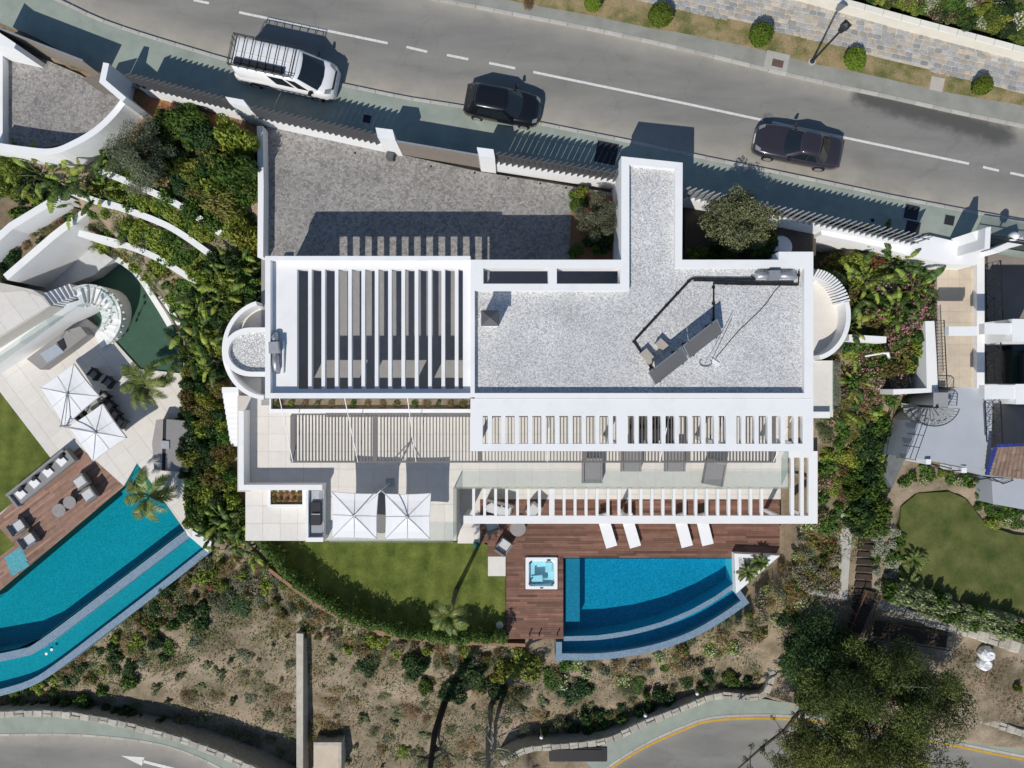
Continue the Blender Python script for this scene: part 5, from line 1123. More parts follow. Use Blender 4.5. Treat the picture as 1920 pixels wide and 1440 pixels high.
for i in range(6):
    z = zu - .17 * (i + 1); f0, f1 = i / 6, (i + 1) / 6
    A0, A1 = (77 + 53 * f0, 552 - 20 * f0), (77 + 53 * f1, 552 - 20 * f1); B0, B1 = (95 + 45 * f0, 573 - 19 * f0), (95 + 45 * f1, 573 - 19 * f1)
    step_poly([A0, A1, B1, B0], z)
for i in range(14):
    z = zu - 1.02 - .17 * (i + 1); a0, a1 = 118 - 13 * i, 118 - 13 * (i + 1); cx, cy = 165, 594 + i * .6
    step_poly([(cx + r_ * math.cos(R(a)), cy - r_ * math.sin(R(a))) for r_, a in ((57, a0), (57, a1), (26, a1), (26, a0))], z)
ow = [(165 + 60 * math.cos(R(a)), 595 - 60 * math.sin(R(a))) for a in range(118, -66, -8)]; zz = [zu - 1.0 - .17 * (j * 8 / 13) + .06 for j in range(len(ow))]
MB().wall([P(x, y, z_).xy for (x, y), z_ in zip(ow, zz)], .16, -7.2, zz).build('outer_wall', stucco, stair)
for rad, step_ in ((58, 26), (27, 30)):
    for j, a in enumerate(range(110, -62, -step_)):
        z = zu - 1.0 - .17 * ((118 - a) / 13); q = P(165 + rad * math.cos(R(a)), 596 - rad * math.sin(R(a)), z + .8)
        MB().box((q.x, q.y, z + .5), (.03, .62, .95), R(a)).build('glass_panel', glass, stair)
        for s in (-.2, .2): MB().box((q.x + s * -math.sin(R(a)), q.y + s * math.cos(R(a)), z + .2), (.12, .1, .14), R(a)).build('glass_clip', white_paint, stair)
# outdoor kitchen, grill counter
kt = thing('outdoor_kitchen', 'grey outdoor kitchen counter with sink below the curved stair', 'counter', P(105, 645, Z_W))
MB().prism(xy([(50, 673), (118, 622), (150, 612), (163, 628), (132, 652), (75, 693)], Z_W + .9), Z_W, Z_W + .9).build('counter', M('grey_stone_counter', (.28, .27, .26), .6, .06), kt)
MB().prism(xy([(75, 663), (105, 645), (120, 660), (88, 680)], Z_W + .93), Z_W + .86, Z_W + .93).build('worktop', M('steel_top', (.36, .40, .46), .4, .05), kt)
MB().prism(xy([(106, 642), (118, 634), (124, 652), (118, 658)], Z_W + .95), Z_W + .86, Z_W + .95).build('hob', dark_metal, kt); MB().tube([P(112, 636, Z_W + 1.0), P(112, 628, Z_W + 1.3), P(118, 632, Z_W + 1.3)], .025, 6).build('tap', galv, kt)
gc = thing('grill_counter', 'grey angled stone counter with steel sink beside the planted strip', 'counter', P(320, 835, Z_W))
MB().prism(xy([(293, 787), (306, 786), (303, 882), (289, 880), (285, 830)], Z_W + .9), Z_W, Z_W + .9).build('counter', M('taupe_counter', (.34, .32, .30), .6, .05), gc)
MB().prism(xy([(312, 786), (352, 790), (352, 885), (310, 883)], Z_W + .9), Z_W, Z_W + .9).build('back_counter', M('taupe_counter_dark', (.25, .24, .235), .6, .05), gc)
MB().prism(xy([(304.5, 786), (311.5, 786), (310, 883), (302, 882)], Z_W + .84), Z_W, Z_W + .84).build('shadow_gap', dark_metal, gc)
MB().prism(xy([(302, 826), (317, 827), (317, 842), (302, 841)], Z_W + .98), Z_W + .9, Z_W + .98).build('sink', galv, gc)
# twin parasol and dining set
p2 = thing('twin_parasol', 'pair of white square parasols over the left villa terrace', 'parasol', P(115, 798, Z_W))
h1 = canopy_part(p2, [(76, 727), (138, 682), (186, 743), (121, 800)], Z_W + 2.1, .2); h2 = canopy_part(p2, [(128, 800), (192, 757), (237, 821), (174, 865)], Z_W + 2.1, .2)
mz = P(115, 799, Z_W + 2.6); MB().tube([(mz.x, mz.y, Z_W), (mz.x, mz.y, Z_W + 2.75)], .05, 8).build('mast', galv, p2); MB().box((mz.x, mz.y, Z_W + .06), (.8, .8, .12), .6).build('base', dark_metal, p2)
for h_ in (h1, h2): MB().tube([(mz.x, mz.y, Z_W + 2.65), h_ + Vector((0, 0, .06))], .03, 6).build('arm', galv, p2)
for x, y, a in ((178, 702, 140), (205, 717, 140)): seat_at('dining', x, y, Z_W, R(a), 'dark bar chair standing in the parasol shade by the stair', 'left bar chairs')
for x, y, a in ((196, 745, 145), (207, 762, 145), (217, 778, 145), (227, 793, 145), (155, 775, -35), (167, 768, -35)): seat_at('dining', x, y, Z_W, R(a), 'dark dining chair around the table under the left parasols', 'left dining chairs')
q = P(188, 783, Z_W + .74); d2 = thing('dining_table', 'dining table half hidden by the left parasols', 'table', (q.x, q.y, Z_W)); MB().box((q.x, q.y, Z_W + .72), (2.3, .95, .05), R(-53)).build('tabletop', M('grey_table', (.3, .28, .26), .7), d2)
for s in (-.9, .9): MB().box((q.x + s * math.cos(R(-53)), q.y + s * math.sin(R(-53)), Z_W + .35), (.08, .6, .7), R(-53)).build('leg', dark_metal, d2)
# lounge on the deck
ls = thing('long_sofa', 'long grey outdoor sofa with white cushions along the left lawn', 'sofa', P(78, 900, Z_W)); A, B = P(26, 938, Z_W + .4), P(132, 853, Z_W + .4); d = B - A; an = math.atan2(d.y, d.x); c = (A + B) / 2; nn = Vector((-math.sin(an), math.cos(an), 0))
MB().box((c.x, c.y, Z_W + .2), (d.length, .9, .4), an).build('seat', fabric_grey, ls); e = c + nn * .42; MB().box((e.x, e.y, Z_W + .5), (d.length, .14, .5), an).build('backrest', fabric_grey, ls)
for s in (-.5, .5): q = c + d * s; MB().box((q.x, q.y, Z_W + .32), (.14, .98, .5), an).build('arm', fabric_grey, ls)
for i in range(4):
    q = A + d * (.14 + .24 * i) + nn * .02; MB().box((q.x, q.y, Z_W + .45), (.5, .5, .1), an + .1).build('seat_cushion', fabric_white, ls)
    q = A + d * (.2 + .24 * i) + nn * .22; MB().box((q.x, q.y, Z_W + .55), (.34, .14, .3), an + .3).build('scatter_cushion', dark_metal, ls)
for x, y, a, lb in ((153, 903, 125, 'pale armchair upper of the pair opposite the long sofa'), (168, 927, 125, 'pale armchair lower of the pair opposite the long sofa'), (36, 987, -55, 'pale armchair beside the lower lawn corner'), (56, 1012, -55, 'pale armchair nearest the pool inlet steps')):
    seat_at('pale', x, y, Z_W, R(a), lb, cat='armchair')
round_table(110, 957, Z_W, .42, .35, 'larger round side table on the left pool deck'); round_table(130, 942, Z_W, .40, .48, 'higher round side table on the left pool deck')

# ------------------------------------------------------------------ east neighbour
ZE = -1.2
ep = struct(MB().prism(xy([(1757, 497), (1842, 500), (1838, 728), (1760, 725)], ZE), -4, ZE - .012).build('neighbour_patio', grout)); tiles(ep, xy([(1758, 498), (1842, 500), (1838, 727), (1761, 725)], ZE), ZE, (.6, .6), beige_tile)
struct(MB().prism(xy([(1786, 727), (1862, 726), (1858, 842), (1910, 884), (1910, 904), (1855, 880), (1697, 858), (1720, 790)], -1.3), -6.5, -1.3).build('flat_roof', grey_tile))
nh = thing('neighbour_house', 'white neighbouring house with open beams at the right edge', 'house', P(1880, 640, -3))
mb = MB(); mb.rect(1832, 470, 1846, 728, -6, -.85); mb.build('wall', stucco, nh)
for y0, y1 in ((606, 626), (722, 748)): MB().rect(1846, y0, 1990, y1, .8, 1.25).build('beam', stucco, nh)
MB().rect(1779, 612, 1832, 629, 1.25, 1.6).build('beam', stucco, nh)
MB().rect(1898, 598, 1990, 640, -2.9, 1.3).build('column_block', stucco, nh); MB().rect(1905, 720, 1990, 758, -2.9, 1.3).build('column_block', stucco, nh)
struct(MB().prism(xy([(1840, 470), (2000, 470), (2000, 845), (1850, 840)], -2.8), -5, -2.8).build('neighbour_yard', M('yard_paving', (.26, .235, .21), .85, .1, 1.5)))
# iron trellis panels
for y0, y1, lb in ((488, 598, 'upper'), (632, 718, 'middle'), (752, 832, 'lower')):
    t = thing('iron_trellis', 'black iron trellis fence in the right yard, %s of three' % lb, 'fence', P(1860, (y0 + y1) / 2, -3.5)); zt_, zb_ = .35, -.9; A, B = P(1876, y0, zt_), P(1880, y1, zt_); mb = MB()
    mb.bar((*A.xy, zt_), (*B.xy, zt_), .05, .05); mb.bar((*A.xy, zb_), (*B.xy, zb_), .05, .05)
    nb = max(3, int((A - B).length / .75))
    mb.build('rail', iron, t)
    for i in range(nb):
        a, b = A.lerp(B, i / nb), A.lerp(B, (i + 1) / nb); mb = MB()
        for (p_, zp_), (q, zq_) in (((a, zb_), (b, zt_)), ((b, zb_), (a, zt_)), ((a, (zb_ + zt_) / 2), (b, (zb_ + zt_) / 2)), ((a, zb_), (a, zt_)), ((a.lerp(b, .5), zb_), (a.lerp(b, .5), zt_))): mb.bar((*p_.xy, zp_), (*q.xy, zq_), .022, .022)
        mb.build('lattice', iron, t)
# parked green thing in the shade of the yard
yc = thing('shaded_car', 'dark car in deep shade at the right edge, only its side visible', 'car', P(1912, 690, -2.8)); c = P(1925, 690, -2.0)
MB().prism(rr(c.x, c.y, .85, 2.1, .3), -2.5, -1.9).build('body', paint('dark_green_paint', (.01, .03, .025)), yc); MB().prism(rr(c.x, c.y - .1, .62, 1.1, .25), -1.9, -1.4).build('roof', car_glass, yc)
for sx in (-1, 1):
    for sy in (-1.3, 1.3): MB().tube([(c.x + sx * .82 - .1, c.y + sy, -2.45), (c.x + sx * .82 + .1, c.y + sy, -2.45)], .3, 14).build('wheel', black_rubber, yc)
# white street-side walls, gate posts and iron gate
tag(MB().prism(xy([(1745, 442), (1846, 465), (1852, 470), (1830, 497), (1775, 495), (1700, 478), (1660, 466), (1600, 452), (1540, 440), (1540, 430), (1660, 456)], .4), -3, .4).build('garden_wall', stucco), 'broad white garden wall behind the zigzag fence at right', 'wall')
tag(MB().prism(xy([(1848, 427), (1858, 425), (1856, 466), (1846, 466)], 2.6), -.5, 2.6).build('gate_post', stucco), 'tall thin white gate post left of the iron gate', 'pillar')
tag(MB().prism(xy([(1826, 434), (1848, 427), (1846, 462)], 2.2), -.3, 2.0).build('wall_buttress', stucco), 'white sloped buttress beside the thin gate post', 'pillar')
tag(MB().prism(xy([(1858, 468), (1905, 448), (1918, 444), (1922, 458), (1900, 462), (1872, 474)], 1.2), -.5, 1.2).build('gate_wall', stucco), 'white curved gate wall at the right edge', 'wall')
q = P(1912, 440, 2.2); tag(MB().lathe([(.05, 1.2), (.05, 1.5), (.2, 1.6), (.24, 1.8), (.16, 2.0), (.02, 2.06)], (q.x, q.y, 0), 14).build('globe_lamp', white_paint, None, True), 'white globe lamp on the gate wall at the right edge', 'lamp')
ig = thing('iron_gate', 'black iron gate of thin bars at the right edge of the street', 'gate', P(1900, 430, 0)); A, B = P(1862, 442, 1.9), P(1990, 462, 1.9)
mb = MB(); mb.bar((*A.xy, 1.9), (*B.xy, 1.9), .05, .05); mb.bar((*A.xy, .1), (*B.xy, .1), .05, .05); mb.bar((*A.xy, 1.3), (*B.xy, 1.3), .04, .04); mb.build('gate_frame', iron, ig)
for i in range(34): q = A.lerp(B, i / 33); MB().bar((*q.xy, .1), (*q.xy, 1.9), .025, .025).build('bar', iron, ig)
# left garden wall and railing of the patio, spiral stair
tag(MB().prism(xy([(1735, 602), (1752, 602), (1760, 735), (1675, 740), (1675, 730), (1738, 728)], -.9), -6.5, -.9).build('patio_wall', stucco), 'white wall on the left side of the right patio', 'wall')
t = thing('patio_railing', 'thin black iron railing on the white patio wall at right', 'railing', P(1757, 660, -2.3)); A, B = P(1770, 600, -.1), P(1776, 728, -.1)
mb = MB(); mb.bar((*A.xy, -.1), (*B.xy, -.1), .04, .04); mb.bar((*A.xy, -.9), (*B.xy, -.9), .03, .03); mb.build('rail', iron, t)
for i in range(22): q = A.lerp(B, i / 21); MB().bar((*q.xy, -1.2), (*q.xy, -.1), .02, .02).build('bar', iron, t)
sp = thing('spiral_stair', 'black iron spiral stair on the grey flat roof', 'stairs', P(1742, 765, -5)); c = P(1738, 762, -1.3)
MB().tube([(c.x, c.y, -5), (c.x, c.y, -.3)], .07, 8).build('pole', iron, sp)
tread_m = M('grey_tread', (.30, .31, .31), .7, .08)
for i in range(11):
    a = R(-5 - 17 * i); z = -1.25 + (.14 if i < 6 else .14) * (6 - i) if i < 6 else -1.27 - (i - 6) * .2; a2 = a - R(15)
    MB().prism([(c.x + r_ * math.cos(x), c.y + r_ * math.sin(x)) for r_, x in ((.08, a), (1.0, a), (1.0, a2), (.08, a2))], z - .04, z).build('tread', tread_m, sp)
mb = MB(); pr = [(c.x + 1.05 * math.cos(R(-5 - 17 * i * .5)), c.y + 1.05 * math.sin(R(-5 - 17 * i * .5)), -.1 - i * .05) for i in range(22)]; mb.tube(pr, .025, 6); mb.build('handrail', iron, sp)
for i in range(0, 22): x, y, z = pr[i]; MB().tube([(x, y, z), (x, y, z - 1.0)], .013, 5).build('baluster', iron, sp)
q0 = P(1797, 731, -1.3); mb = MB(); rail2 = [P(1765, 730, -.3), P(1790, 731, -.3), P(1795, 737, -.3), P(1794, 760, -.3)]; mb.tube(rail2, .025, 6); mb.build('landing_rail', iron, sp)
for q in resample(rail2, .16): MB().tube([q, q - Vector((0, 0, .95))], .012, 5).build('baluster', iron, sp)
MB().rect(1751, 736, 1778, 763, -.5, -.42).build('landing', tread_m, sp)
# iron side railing running down the garden
t = thing('garden_railing', 'thin black iron railing descending left of the grey flat roof', 'railing', P(1690, 830, -5)); A, B = P(1722, 792, -1.0), P(1702, 860, -1.0); A2, B2 = P(1675, 735, -3), P(1650, 880, -3.4)
mb = MB(); 
for dz in (0, -.5): mb.tube([A + Vector((0, 0, dz + .9)), B + Vector((0, 0, dz + .7))], .02, 5); mb.tube([A2 + Vector((0, 0, dz + .4)), B2 + Vector((0, 0, dz + .4))], .02, 5)
mb.build('rail', iron, t)
for s in (0, .33, .66, 1): q = A.lerp(B, s); MB().bar(q - Vector((0, 0, .8)), q + Vector((0, 0, .8)), .03, .03).build('post', iron, t); q = A2.lerp(B2, s); MB().bar(q - Vector((0, 0, 1.5)), q + Vector((0, 0, .4)), .03, .03).build('post', iron, t)
MB().prism(xy([(1652, 880), (1697, 790), (1722, 800), (1672, 915)], -4.6), -6, -4.55).build('lower_walk', struct and M('walk_slate', (.14, .15, .15), .8, .2, 3), t)
# tiled porch roof with blue edge
tr_ = thing('tiled_roof', 'terracotta tiled porch roof with a blue glazed edge at right', 'roof', P(1895, 865, -3))
A, B, C2, D2 = P(1868, 838, -.4), P(1990, 833, -.4), P(1990, 905, -1.2), P(1852, 890, -1.2)
MB().add([A, B, C2, D2] + [v - Vector((0, 0, .15)) for v in (A, B, C2, D2)], [(0, 1, 2, 3), (7, 6, 5, 4), (0, 4, 5, 1), (1, 5, 6, 2), (2, 6, 7, 3), (3, 7, 4, 0)]).build('roof_slab', roof_tile, tr_)
tm = MB(); tm.grid([[(.07 * math.cos(t_), y, .07 * math.sin(t_)) for t_ in np.linspace(0, math.pi, 7)] for y in (-.5, .5)]); tme = tm.mesh('roof_tile', roof_tile, True)
for i in range(16):
    for j in range(4):
        s, u = (i + .5) / 16, (j + .5) / 4; a_, b_ = A.lerp(B, s), D2.lerp(C2, s); q = a_.lerp(b_, u); d = b_ - a_; o = piece('roof_tile', tme, tr_, q + Vector((0, 0, .03)), 0, (1.6, d.length / 4 * 1.06, 1)); o.rotation_euler = (-math.asin(-d.z / d.length) * -1, 0, math.atan2(d.y, d.x) + math.pi / 2)
for i in range(9):
    q = A.lerp(D2, (i + .5) / 9); d = (D2 - A); MB().box((q.x - .08, q.y, q.z + .05), (.2, d.length / 9 * .92, .10), math.atan2(d.y, d.x) + math.pi / 2).build('edge_tile', blue_glaze, tr_)
for i in range(8): q = A.lerp(B, (i + .5) / 8); MB().box((q.x, q.y + .08, q.z + .06), ((B - A).length / 8 * .92, .16, .10)).build('edge_tile', blue_glaze, tr_)
lt = struct(MB().prism(xy([(1858, 882), (1990, 905), (1990, 968), (1862, 945)], -4.8), -7, -4.8).build('lower_roof', grey_tile))
tl = thing('terrace_railing', 'curly black iron railing along the lower edge of the grey roof', 'railing', P(1780, 880, -3)); 
for (a, b) in (((1745, 868), (1802, 882)), ((1815, 886), (1855, 896)), ((1862, 897), (1900, 900))):
    A, B = P(*a, -1.2), P(*b, -1.2); mb = MB(); mb.tube([A, A.lerp(B, .5) + Vector((0, -.25, 0)), B], .03, 6); mb.tube([A - Vector((0, 0, .8)), B - Vector((0, 0, .8))], .03, 6); mb.build('rail', iron, tl)
    for i in range(9): q = A.lerp(B, i / 8) + Vector((0, -.2 * math.sin(math.pi * i / 8), 0)); MB().bar(q, q - Vector((0, 0, .8)), .02, .02).build('bar', iron, tl)
for x, y in ((1741, 866), (1808, 882)): q = P(x, y, -1.1); MB().box((q.x, q.y, -2.1), (.28, .28, 2.0)).build('post', stucco, tl)
struct(MB().prism(xy(E_LAWN, -6.4), -7.2, -6.4).build('east_lawn', lawn_dry))
# concrete path strips
path_conc = M('path_concrete', (.40, .385, .345), .9, .1, 3)
def draped(name, A_, B_, n, mat, lift=.12):
    rows = []
    for s in np.linspace(0, 1, n):
        l_ = [(A_[0][0] + (A_[1][0] - A_[0][0]) * s, A_[0][1] + (A_[1][1] - A_[0][1]) * s), (B_[0][0] + (B_[1][0] - B_[0][0]) * s, B_[0][1] + (B_[1][1] - B_[0][1]) * s)]; g2 = [ground_at(*q_) for q_ in l_]; zz_ = max(g2[0].z, g2[1].z) + lift; a_, b_ = P(*l_[0], zz_), P(*l_[1], zz_); rows.append([a_ - Vector((0, 0, .6)), a_, b_, b_ - Vector((0, 0, .6))])
    return struct(MB().grid(rows).build(name, mat))
draped('garden_path', ((1577, 962), (1571, 1124)), ((1600, 965), (1588, 1126)), 12, path_conc)
draped('path_edge', ((1513, 1103), (1572, 1112)), ((1511, 1112), (1574, 1124)), 6, path_conc)
# timber steps and bridge
ts = thing('timber_steps', 'dark timber sleeper steps down between the hedges at right', 'steps', P(1625, 1090, -7.5))
for i in range(11): x, y = 1628 - i * 1.2, 992 + i * 14; z = ground_at(x, y).z + .12; MB().prism(xy([(x - 15, y), (x + 15, y + 2), (x + 15, y + 12), (x - 16, y + 10)], z), z - .3, z).build('step', timber, ts)
br = thing('timber_bridge', 'dark timber ramp with rails crossing the shaded gully', 'bridge', P(1620, 1150, -8))
A, B = P(1632, 1108, ground_at(1632, 1108).z + .25), P(1600, 1185, ground_at(1600, 1185).z + .5); an = math.atan2((B - A).y, (B - A).x)
for i in range(12): q = A.lerp(B, (i + .5) / 12); MB().box((q.x, q.y, q.z), ((B - A).length / 12 * .9, .95, .06), an).build('plank', timber, br)
nn = Vector((-math.sin(an), math.cos(an), 0))
for s in (-.5, .5): MB().bar(A + nn * s + Vector((0, 0, .5)), B + nn * s + Vector((0, 0, .5)), .06, .06).build('handrail', M('rust_rail', (.16, .07, .035), .8), br)
A, B = P(1640, 1178, ground_at(1640, 1178).z + .5), P(1775, 1200, ground_at(1775, 1200).z + .4); MB().bar(A, B, 1.0, .1).build('walkway', timber, br)
for s in (-.5, .5): MB().bar(A + Vector((0, s, .5)), B + Vector((0, s, .5)), .05, .05).build('handrail', iron, br)
A, B = P(1566, 1130, ground_at(1566, 1130).z + .2), P(1600, 1148, ground_at(1600, 1148).z + .3)
for dy in (0, -.7): MB().bar(A + Vector((0, dy, .3)), B + Vector((0, dy, .3)), .06, .06).build('support_beam', M('raw_timber', (.20, .10, .045), .8), br)
# stone walls with single stones
def stone_run(name, label, px, z, t_, z0, step, mat=stone_wall, cop=coping_stone, wv=.0, sm=True):
    base = MB().wall(xy(smooth_line(px, 4) if sm else px, z), t_ * .82, z0, z - .12).build(name, mat); tag(base, label, 'wall')
    Lr = resample([Vector(p_).to_3d() for p_ in xy(smooth_line(px, 4) if sm else px, z)], step)
    mes = []
    for s_ in range(5):
        r = random.Random(s_ + 50); mb = MB(); ring = []
        ring = [(x * r.uniform(.94, 1.03), y * r.uniform(.88, 1.08)) for x, y in ((.5, -.4), (.5, .4), (.44, .5), (-.44, .5), (-.5, .4), (-.5, -.4), (-.44, -.5), (.44, -.5))]
        mb.add([(x, y, 0) for x, y in ring] + [(x * 1.0, y * 1.0, .2) for x, y in ring] + [(x * .8, y * .8, .26) for x, y in ring], [(j, (j + 1) % 8, 8 + (j + 1) % 8, 8 + j) for j in range(8)] + [(8 + j, 8 + (j + 1) % 8, 16 + (j + 1) % 8, 16 + j) for j in range(8)] + [tuple(range(16, 24))]); mes.append(mb.mesh('stone', cop))
    for i, (a, b) in enumerate(zip(Lr, Lr[1:])):
        m_ = (a + b) / 2; an = math.atan2(b.y - a.y, b.x - a.x); nn_ = Vector((-math.sin(an), math.cos(an), 0))
        if i % 3 == 2:
            for s in (-.26, .26): c_ = m_ + nn_ * s * t_; piece('stone', mes[(i + (s > 0)) % 5], base, (c_.x, c_.y, z - .2 + rnd.uniform(-.05, .03)), an + rnd.uniform(-.08, .08), (step * rnd.uniform(.94, 1.02), t_ * .52, 1))
        else: piece('stone', mes[i * 3 % 5], base, (m_.x, m_.y, z - .2 + rnd.uniform(-.04, .03)), an + rnd.uniform(-.05, .05), (step * rnd.uniform(.96, 1.02), t_ * rnd.uniform(.92, 1.1), 1))
    return base
lw = stone_run('stone_wall', 'curved pale stone wall along the lower road at bottom left', LOW_W_WALL, -8.9, .46, -11.8, .62)
le = stone_run('stone_wall', 'winding pale stone wall beside the lower road with the yellow line', LOW_E_WALL, -9.1, .44, -11.8, .6)
stone_run('stone_wall', 'rough stone wall below the right lawn hedge', [(1640, 1125), (1700, 1150), (1780, 1175), (1850, 1195), (1930, 1220)], -7.3, .7, -9, .7)
stone_run('stone_wall', 'low stone edging at the foot of the bare bank at far right', [(1800, 1335), (1850, 1352), (1940, 1382)], -9.4, .5, -11, .55)
cpx = [(562, 1188 + 15 * i) for i in range(19)]; cz = [ground_at(*q_).z for q_ in cpx]; cz = [sum(cz[max(0, i - 4):i + 5]) / len(cz[max(0, i - 4):i + 5]) + 1.35 for i in range(19)]
cw = tag(MB().wall([P(x, y, z_).xy for (x, y), z_ in zip(cpx, cz)], .44, -13, cz).build('concrete_wall', M('weathered_concrete', (.42, .39, .335), .9, .14, 2, .08, 25)), 'straight weathered concrete wall running down the bare bank', 'wall')
bb = thing('block_pit', 'small concrete pit with tan slab at the bottom beside the concrete wall', 'pit', P(612, 1415, -9.6)); mb = MB(); mb.rect(588, 1392, 640, 1398, -12, -9.6); mb.rect(634, 1398, 640, 1450, -12, -9.6); mb.build('kerb', coping_stone, bb); MB().rect(588, 1398, 634, 1450, -12, -9.8).build('slab', beige_tile, bb)
# lower road west
KLW = [(-60, 1376), (33, 1376), (100, 1375), (173, 1378), (253, 1386), (317, 1398), (367, 1416), (417, 1440), (470, 1475)]
strip_between('lower_pavement', [(-60, 1338), (0, 1336), (77, 1334), (143, 1339), (207, 1350), (260, 1363), (317, 1378), (367, 1394), (417, 1414), (460, 1433), (520, 1465)], KLW, Z_LOW + .12, green_conc)
lr = road_sheet('lower_road', KLW, [(-60, 1560), (100, 1560), (300, 1560), (470, 1560)], Z_LOW, (1.2, 1.0), (.5, 0), None, 60, 20)
kl = bpy.data.objects['lower_pavement']
def kerb2(line, z, parent):
    Lr = resample([Vector(q).to_3d() for q in xy(smooth_line(line), z)], 1.0)
    for a, b in zip(Lr, Lr[1:]): m_ = (a + b) / 2; piece('kerb_stone', kerb_me, parent, (m_.x, m_.y, z - .12), math.atan2(b.y - a.y, b.x - a.x))
kerb2(KLW, Z_LOW, kl)
zA = Z_LOW + .006; MB().add([P(x, y, zA) for x, y in ((227, 1417), (271, 1420), (266, 1436))], [(0, 1, 2)]).add([P(x, y, zA) for x, y in ((268, 1425), (340, 1443), (338, 1449), (267, 1430))], [(0, 1, 2, 3)]).build('road_arrow', line_paint, lr)
# lower road east with yellow line
KLE = [(1120, 1452), (1140, 1436), (1207, 1394), (1280, 1361), (1330, 1344), (1413, 1339), (1480, 1341), (1600, 1352), (1760, 1385), (1960, 1425)]
strip_between('lower_pavement_east', [(1090, 1420), (1140, 1392), (1207, 1361), (1280, 1333), (1347, 1308), (1423, 1310), (1480, 1318), (1600, 1328), (1760, 1355), (1960, 1400)], KLE, Z_LOW + .12, green_conc)
lre = road_sheet('lower_road_east', KLE, [(1120, 1600), (1250, 1600), (1400, 1600), (1600, 1600), (1800, 1600), (1960, 1600)], Z_LOW, (.8, .7), (.5, 0), None, 70, 20)
MB().wall(xy(smooth_line([(x + 1, y + 8) for x, y in KLE], 4), Z_LOW), .14, Z_LOW - .1, Z_LOW + .008).build('yellow_line', yellow_paint, lre)
kerb2(KLE, Z_LOW, bpy.data.objects['lower_pavement_east'])
tag(MB().rect(1030, 1402, 1138, 1428, Z_LOW - .2, Z_LOW + .2).box((*P(1085, 1414, Z_LOW + .25).xy, Z_LOW + .22), (3.2, .6, .05)).build('metal_shelter', iron), 'dark flat metal bin shelter roof beside the lower stone wall', 'shelter')
for i, (x, y) in enumerate(((1015, 1382), (1210, 1341), (1307, 1300))):
    q = P(x, y, -9.0); tag(MB().lathe([(.03, -1.2), (.03, -.1), (.10, -.06), (.12, .06), (.06, .14)], q, 10).build('wall_lamp', white_paint, None, True), 'small white globe lamp behind the lower stone wall', 'lamp', 'lower wall lamps')
for i, (x, y) in enumerate(((1726, 1120), (1845, 1153))):
    q = P(x, y, -6.0); tag(MB().lathe([(.05, -1.2), (.05, -.2), (.14, -.14), (.19, 0), (.12, .14), (.02, .18)], q, 12).build('globe_lamp', white_paint, None, True), 'white globe lamp in the hedge below the right lawn, %s' % ('nearer the palm' if not i else 'nearer the right edge'), 'lamp')
q = P(893, 1104 - 5, -5.2); 
for (x, y, s, lb) in ((1843, 1222, .48, 'white bulk bag on the bare ground, upper of two'), (1838, 1240, .44, 'white bulk bag on the bare ground, lower of two')):
    g_ = ground_at(x, y); mb = MB(); r = random.Random(x)
    prof = [(s * .9, 0), (s * 1.05, .25), (s * .95, .55), (s * .6, .7), (s * .2, .66)]
    n = 12; v = []
    for rr_, z_ in prof:
        for j in range(n): a = 2 * math.pi * j / n; q_ = rr_ * r.uniform(.85, 1.1); v.append((g_.x + q_ * math.cos(a), g_.y + q_ * math.sin(a), g_.z + z_ + r.uniform(-.04, .04)))
    mb.add(v, [(i * n + j, i * n + (j + 1) % n, (i + 1) * n + (j + 1) % n, (i + 1) * n + j) for i in range(4) for j in range(n)] + [tuple(range(4 * n, 5 * n))]); tag(mb.build('bulk_bag', plastic_bag), lb, 'bag')
# tub, drum and round tank behind the zigzag fence
q = P(1464, 463, -.5); tag(MB().lathe([(.62, -1.2), (.62, -.1), (.55, -.02), (.1, .0)], (q.x, q.y, -.4), 24).build('round_tank', white_paint), 'round white lid of a tank behind the zigzag fence', 'tank')

# ------------------------------------------------------------------ plants
nr = np.random.default_rng(11)
LM = {'green': leaf_mat('leaf_green', (0.036, 0.083, 0.015), (0.138, 0.224, 0.040)), 'dark': leaf_mat('leaf_dark', (0.016, 0.043, 0.015), (0.068, 0.129, 0.034)),
      'yellow': leaf_mat('leaf_yellow_green', (0.097, 0.149, 0.017), (0.325, 0.373, 0.064)), 'olive': leaf_mat('leaf_olive', (0.089, 0.107, 0.046), (0.268, 0.282, 0.137)),
      'grey': leaf_mat('leaf_grey_green', (0.081, 0.096, 0.057), (0.252, 0.273, 0.166)), 'dry': leaf_mat('leaf_dry', (0.138, 0.087, 0.038), (0.374, 0.273, 0.129), .1), 'bronze': leaf_mat('leaf_bronze', (0.081, 0.076, 0.023), (0.261, 0.232, 0.063)),
      'euc': leaf_mat('leaf_eucalyptus', (0.019, 0.037, 0.009), (0.145, 0.189, 0.041), .25, .55, .02), 'euc_pale': leaf_mat('leaf_eucalyptus_pale', (0.046, 0.067, 0.015), (0.273, 0.299, 0.067), .25, .55, .02), 'paddle': leaf_mat('leaf_paddle', (0.052, 0.116, 0.016), (0.360, 0.439, 0.081), .3, .45, .05), 'paddle_dark': leaf_mat('leaf_paddle_dark', (0.026, 0.063, 0.014), (0.128, 0.201, 0.046), .3, .45, .05), 'frond': leaf_mat('leaf_frond', (0.058, 0.104, 0.023), (0.249, 0.299, 0.081), .2, .4),
      'variegated': leaf_mat('leaf_variegated', (0.114, 0.174, 0.064), (0.585, 0.614, 0.345)), 'silver': leaf_mat('leaf_silver', (0.227, 0.249, 0.166), (0.552, 0.572, 0.416))}
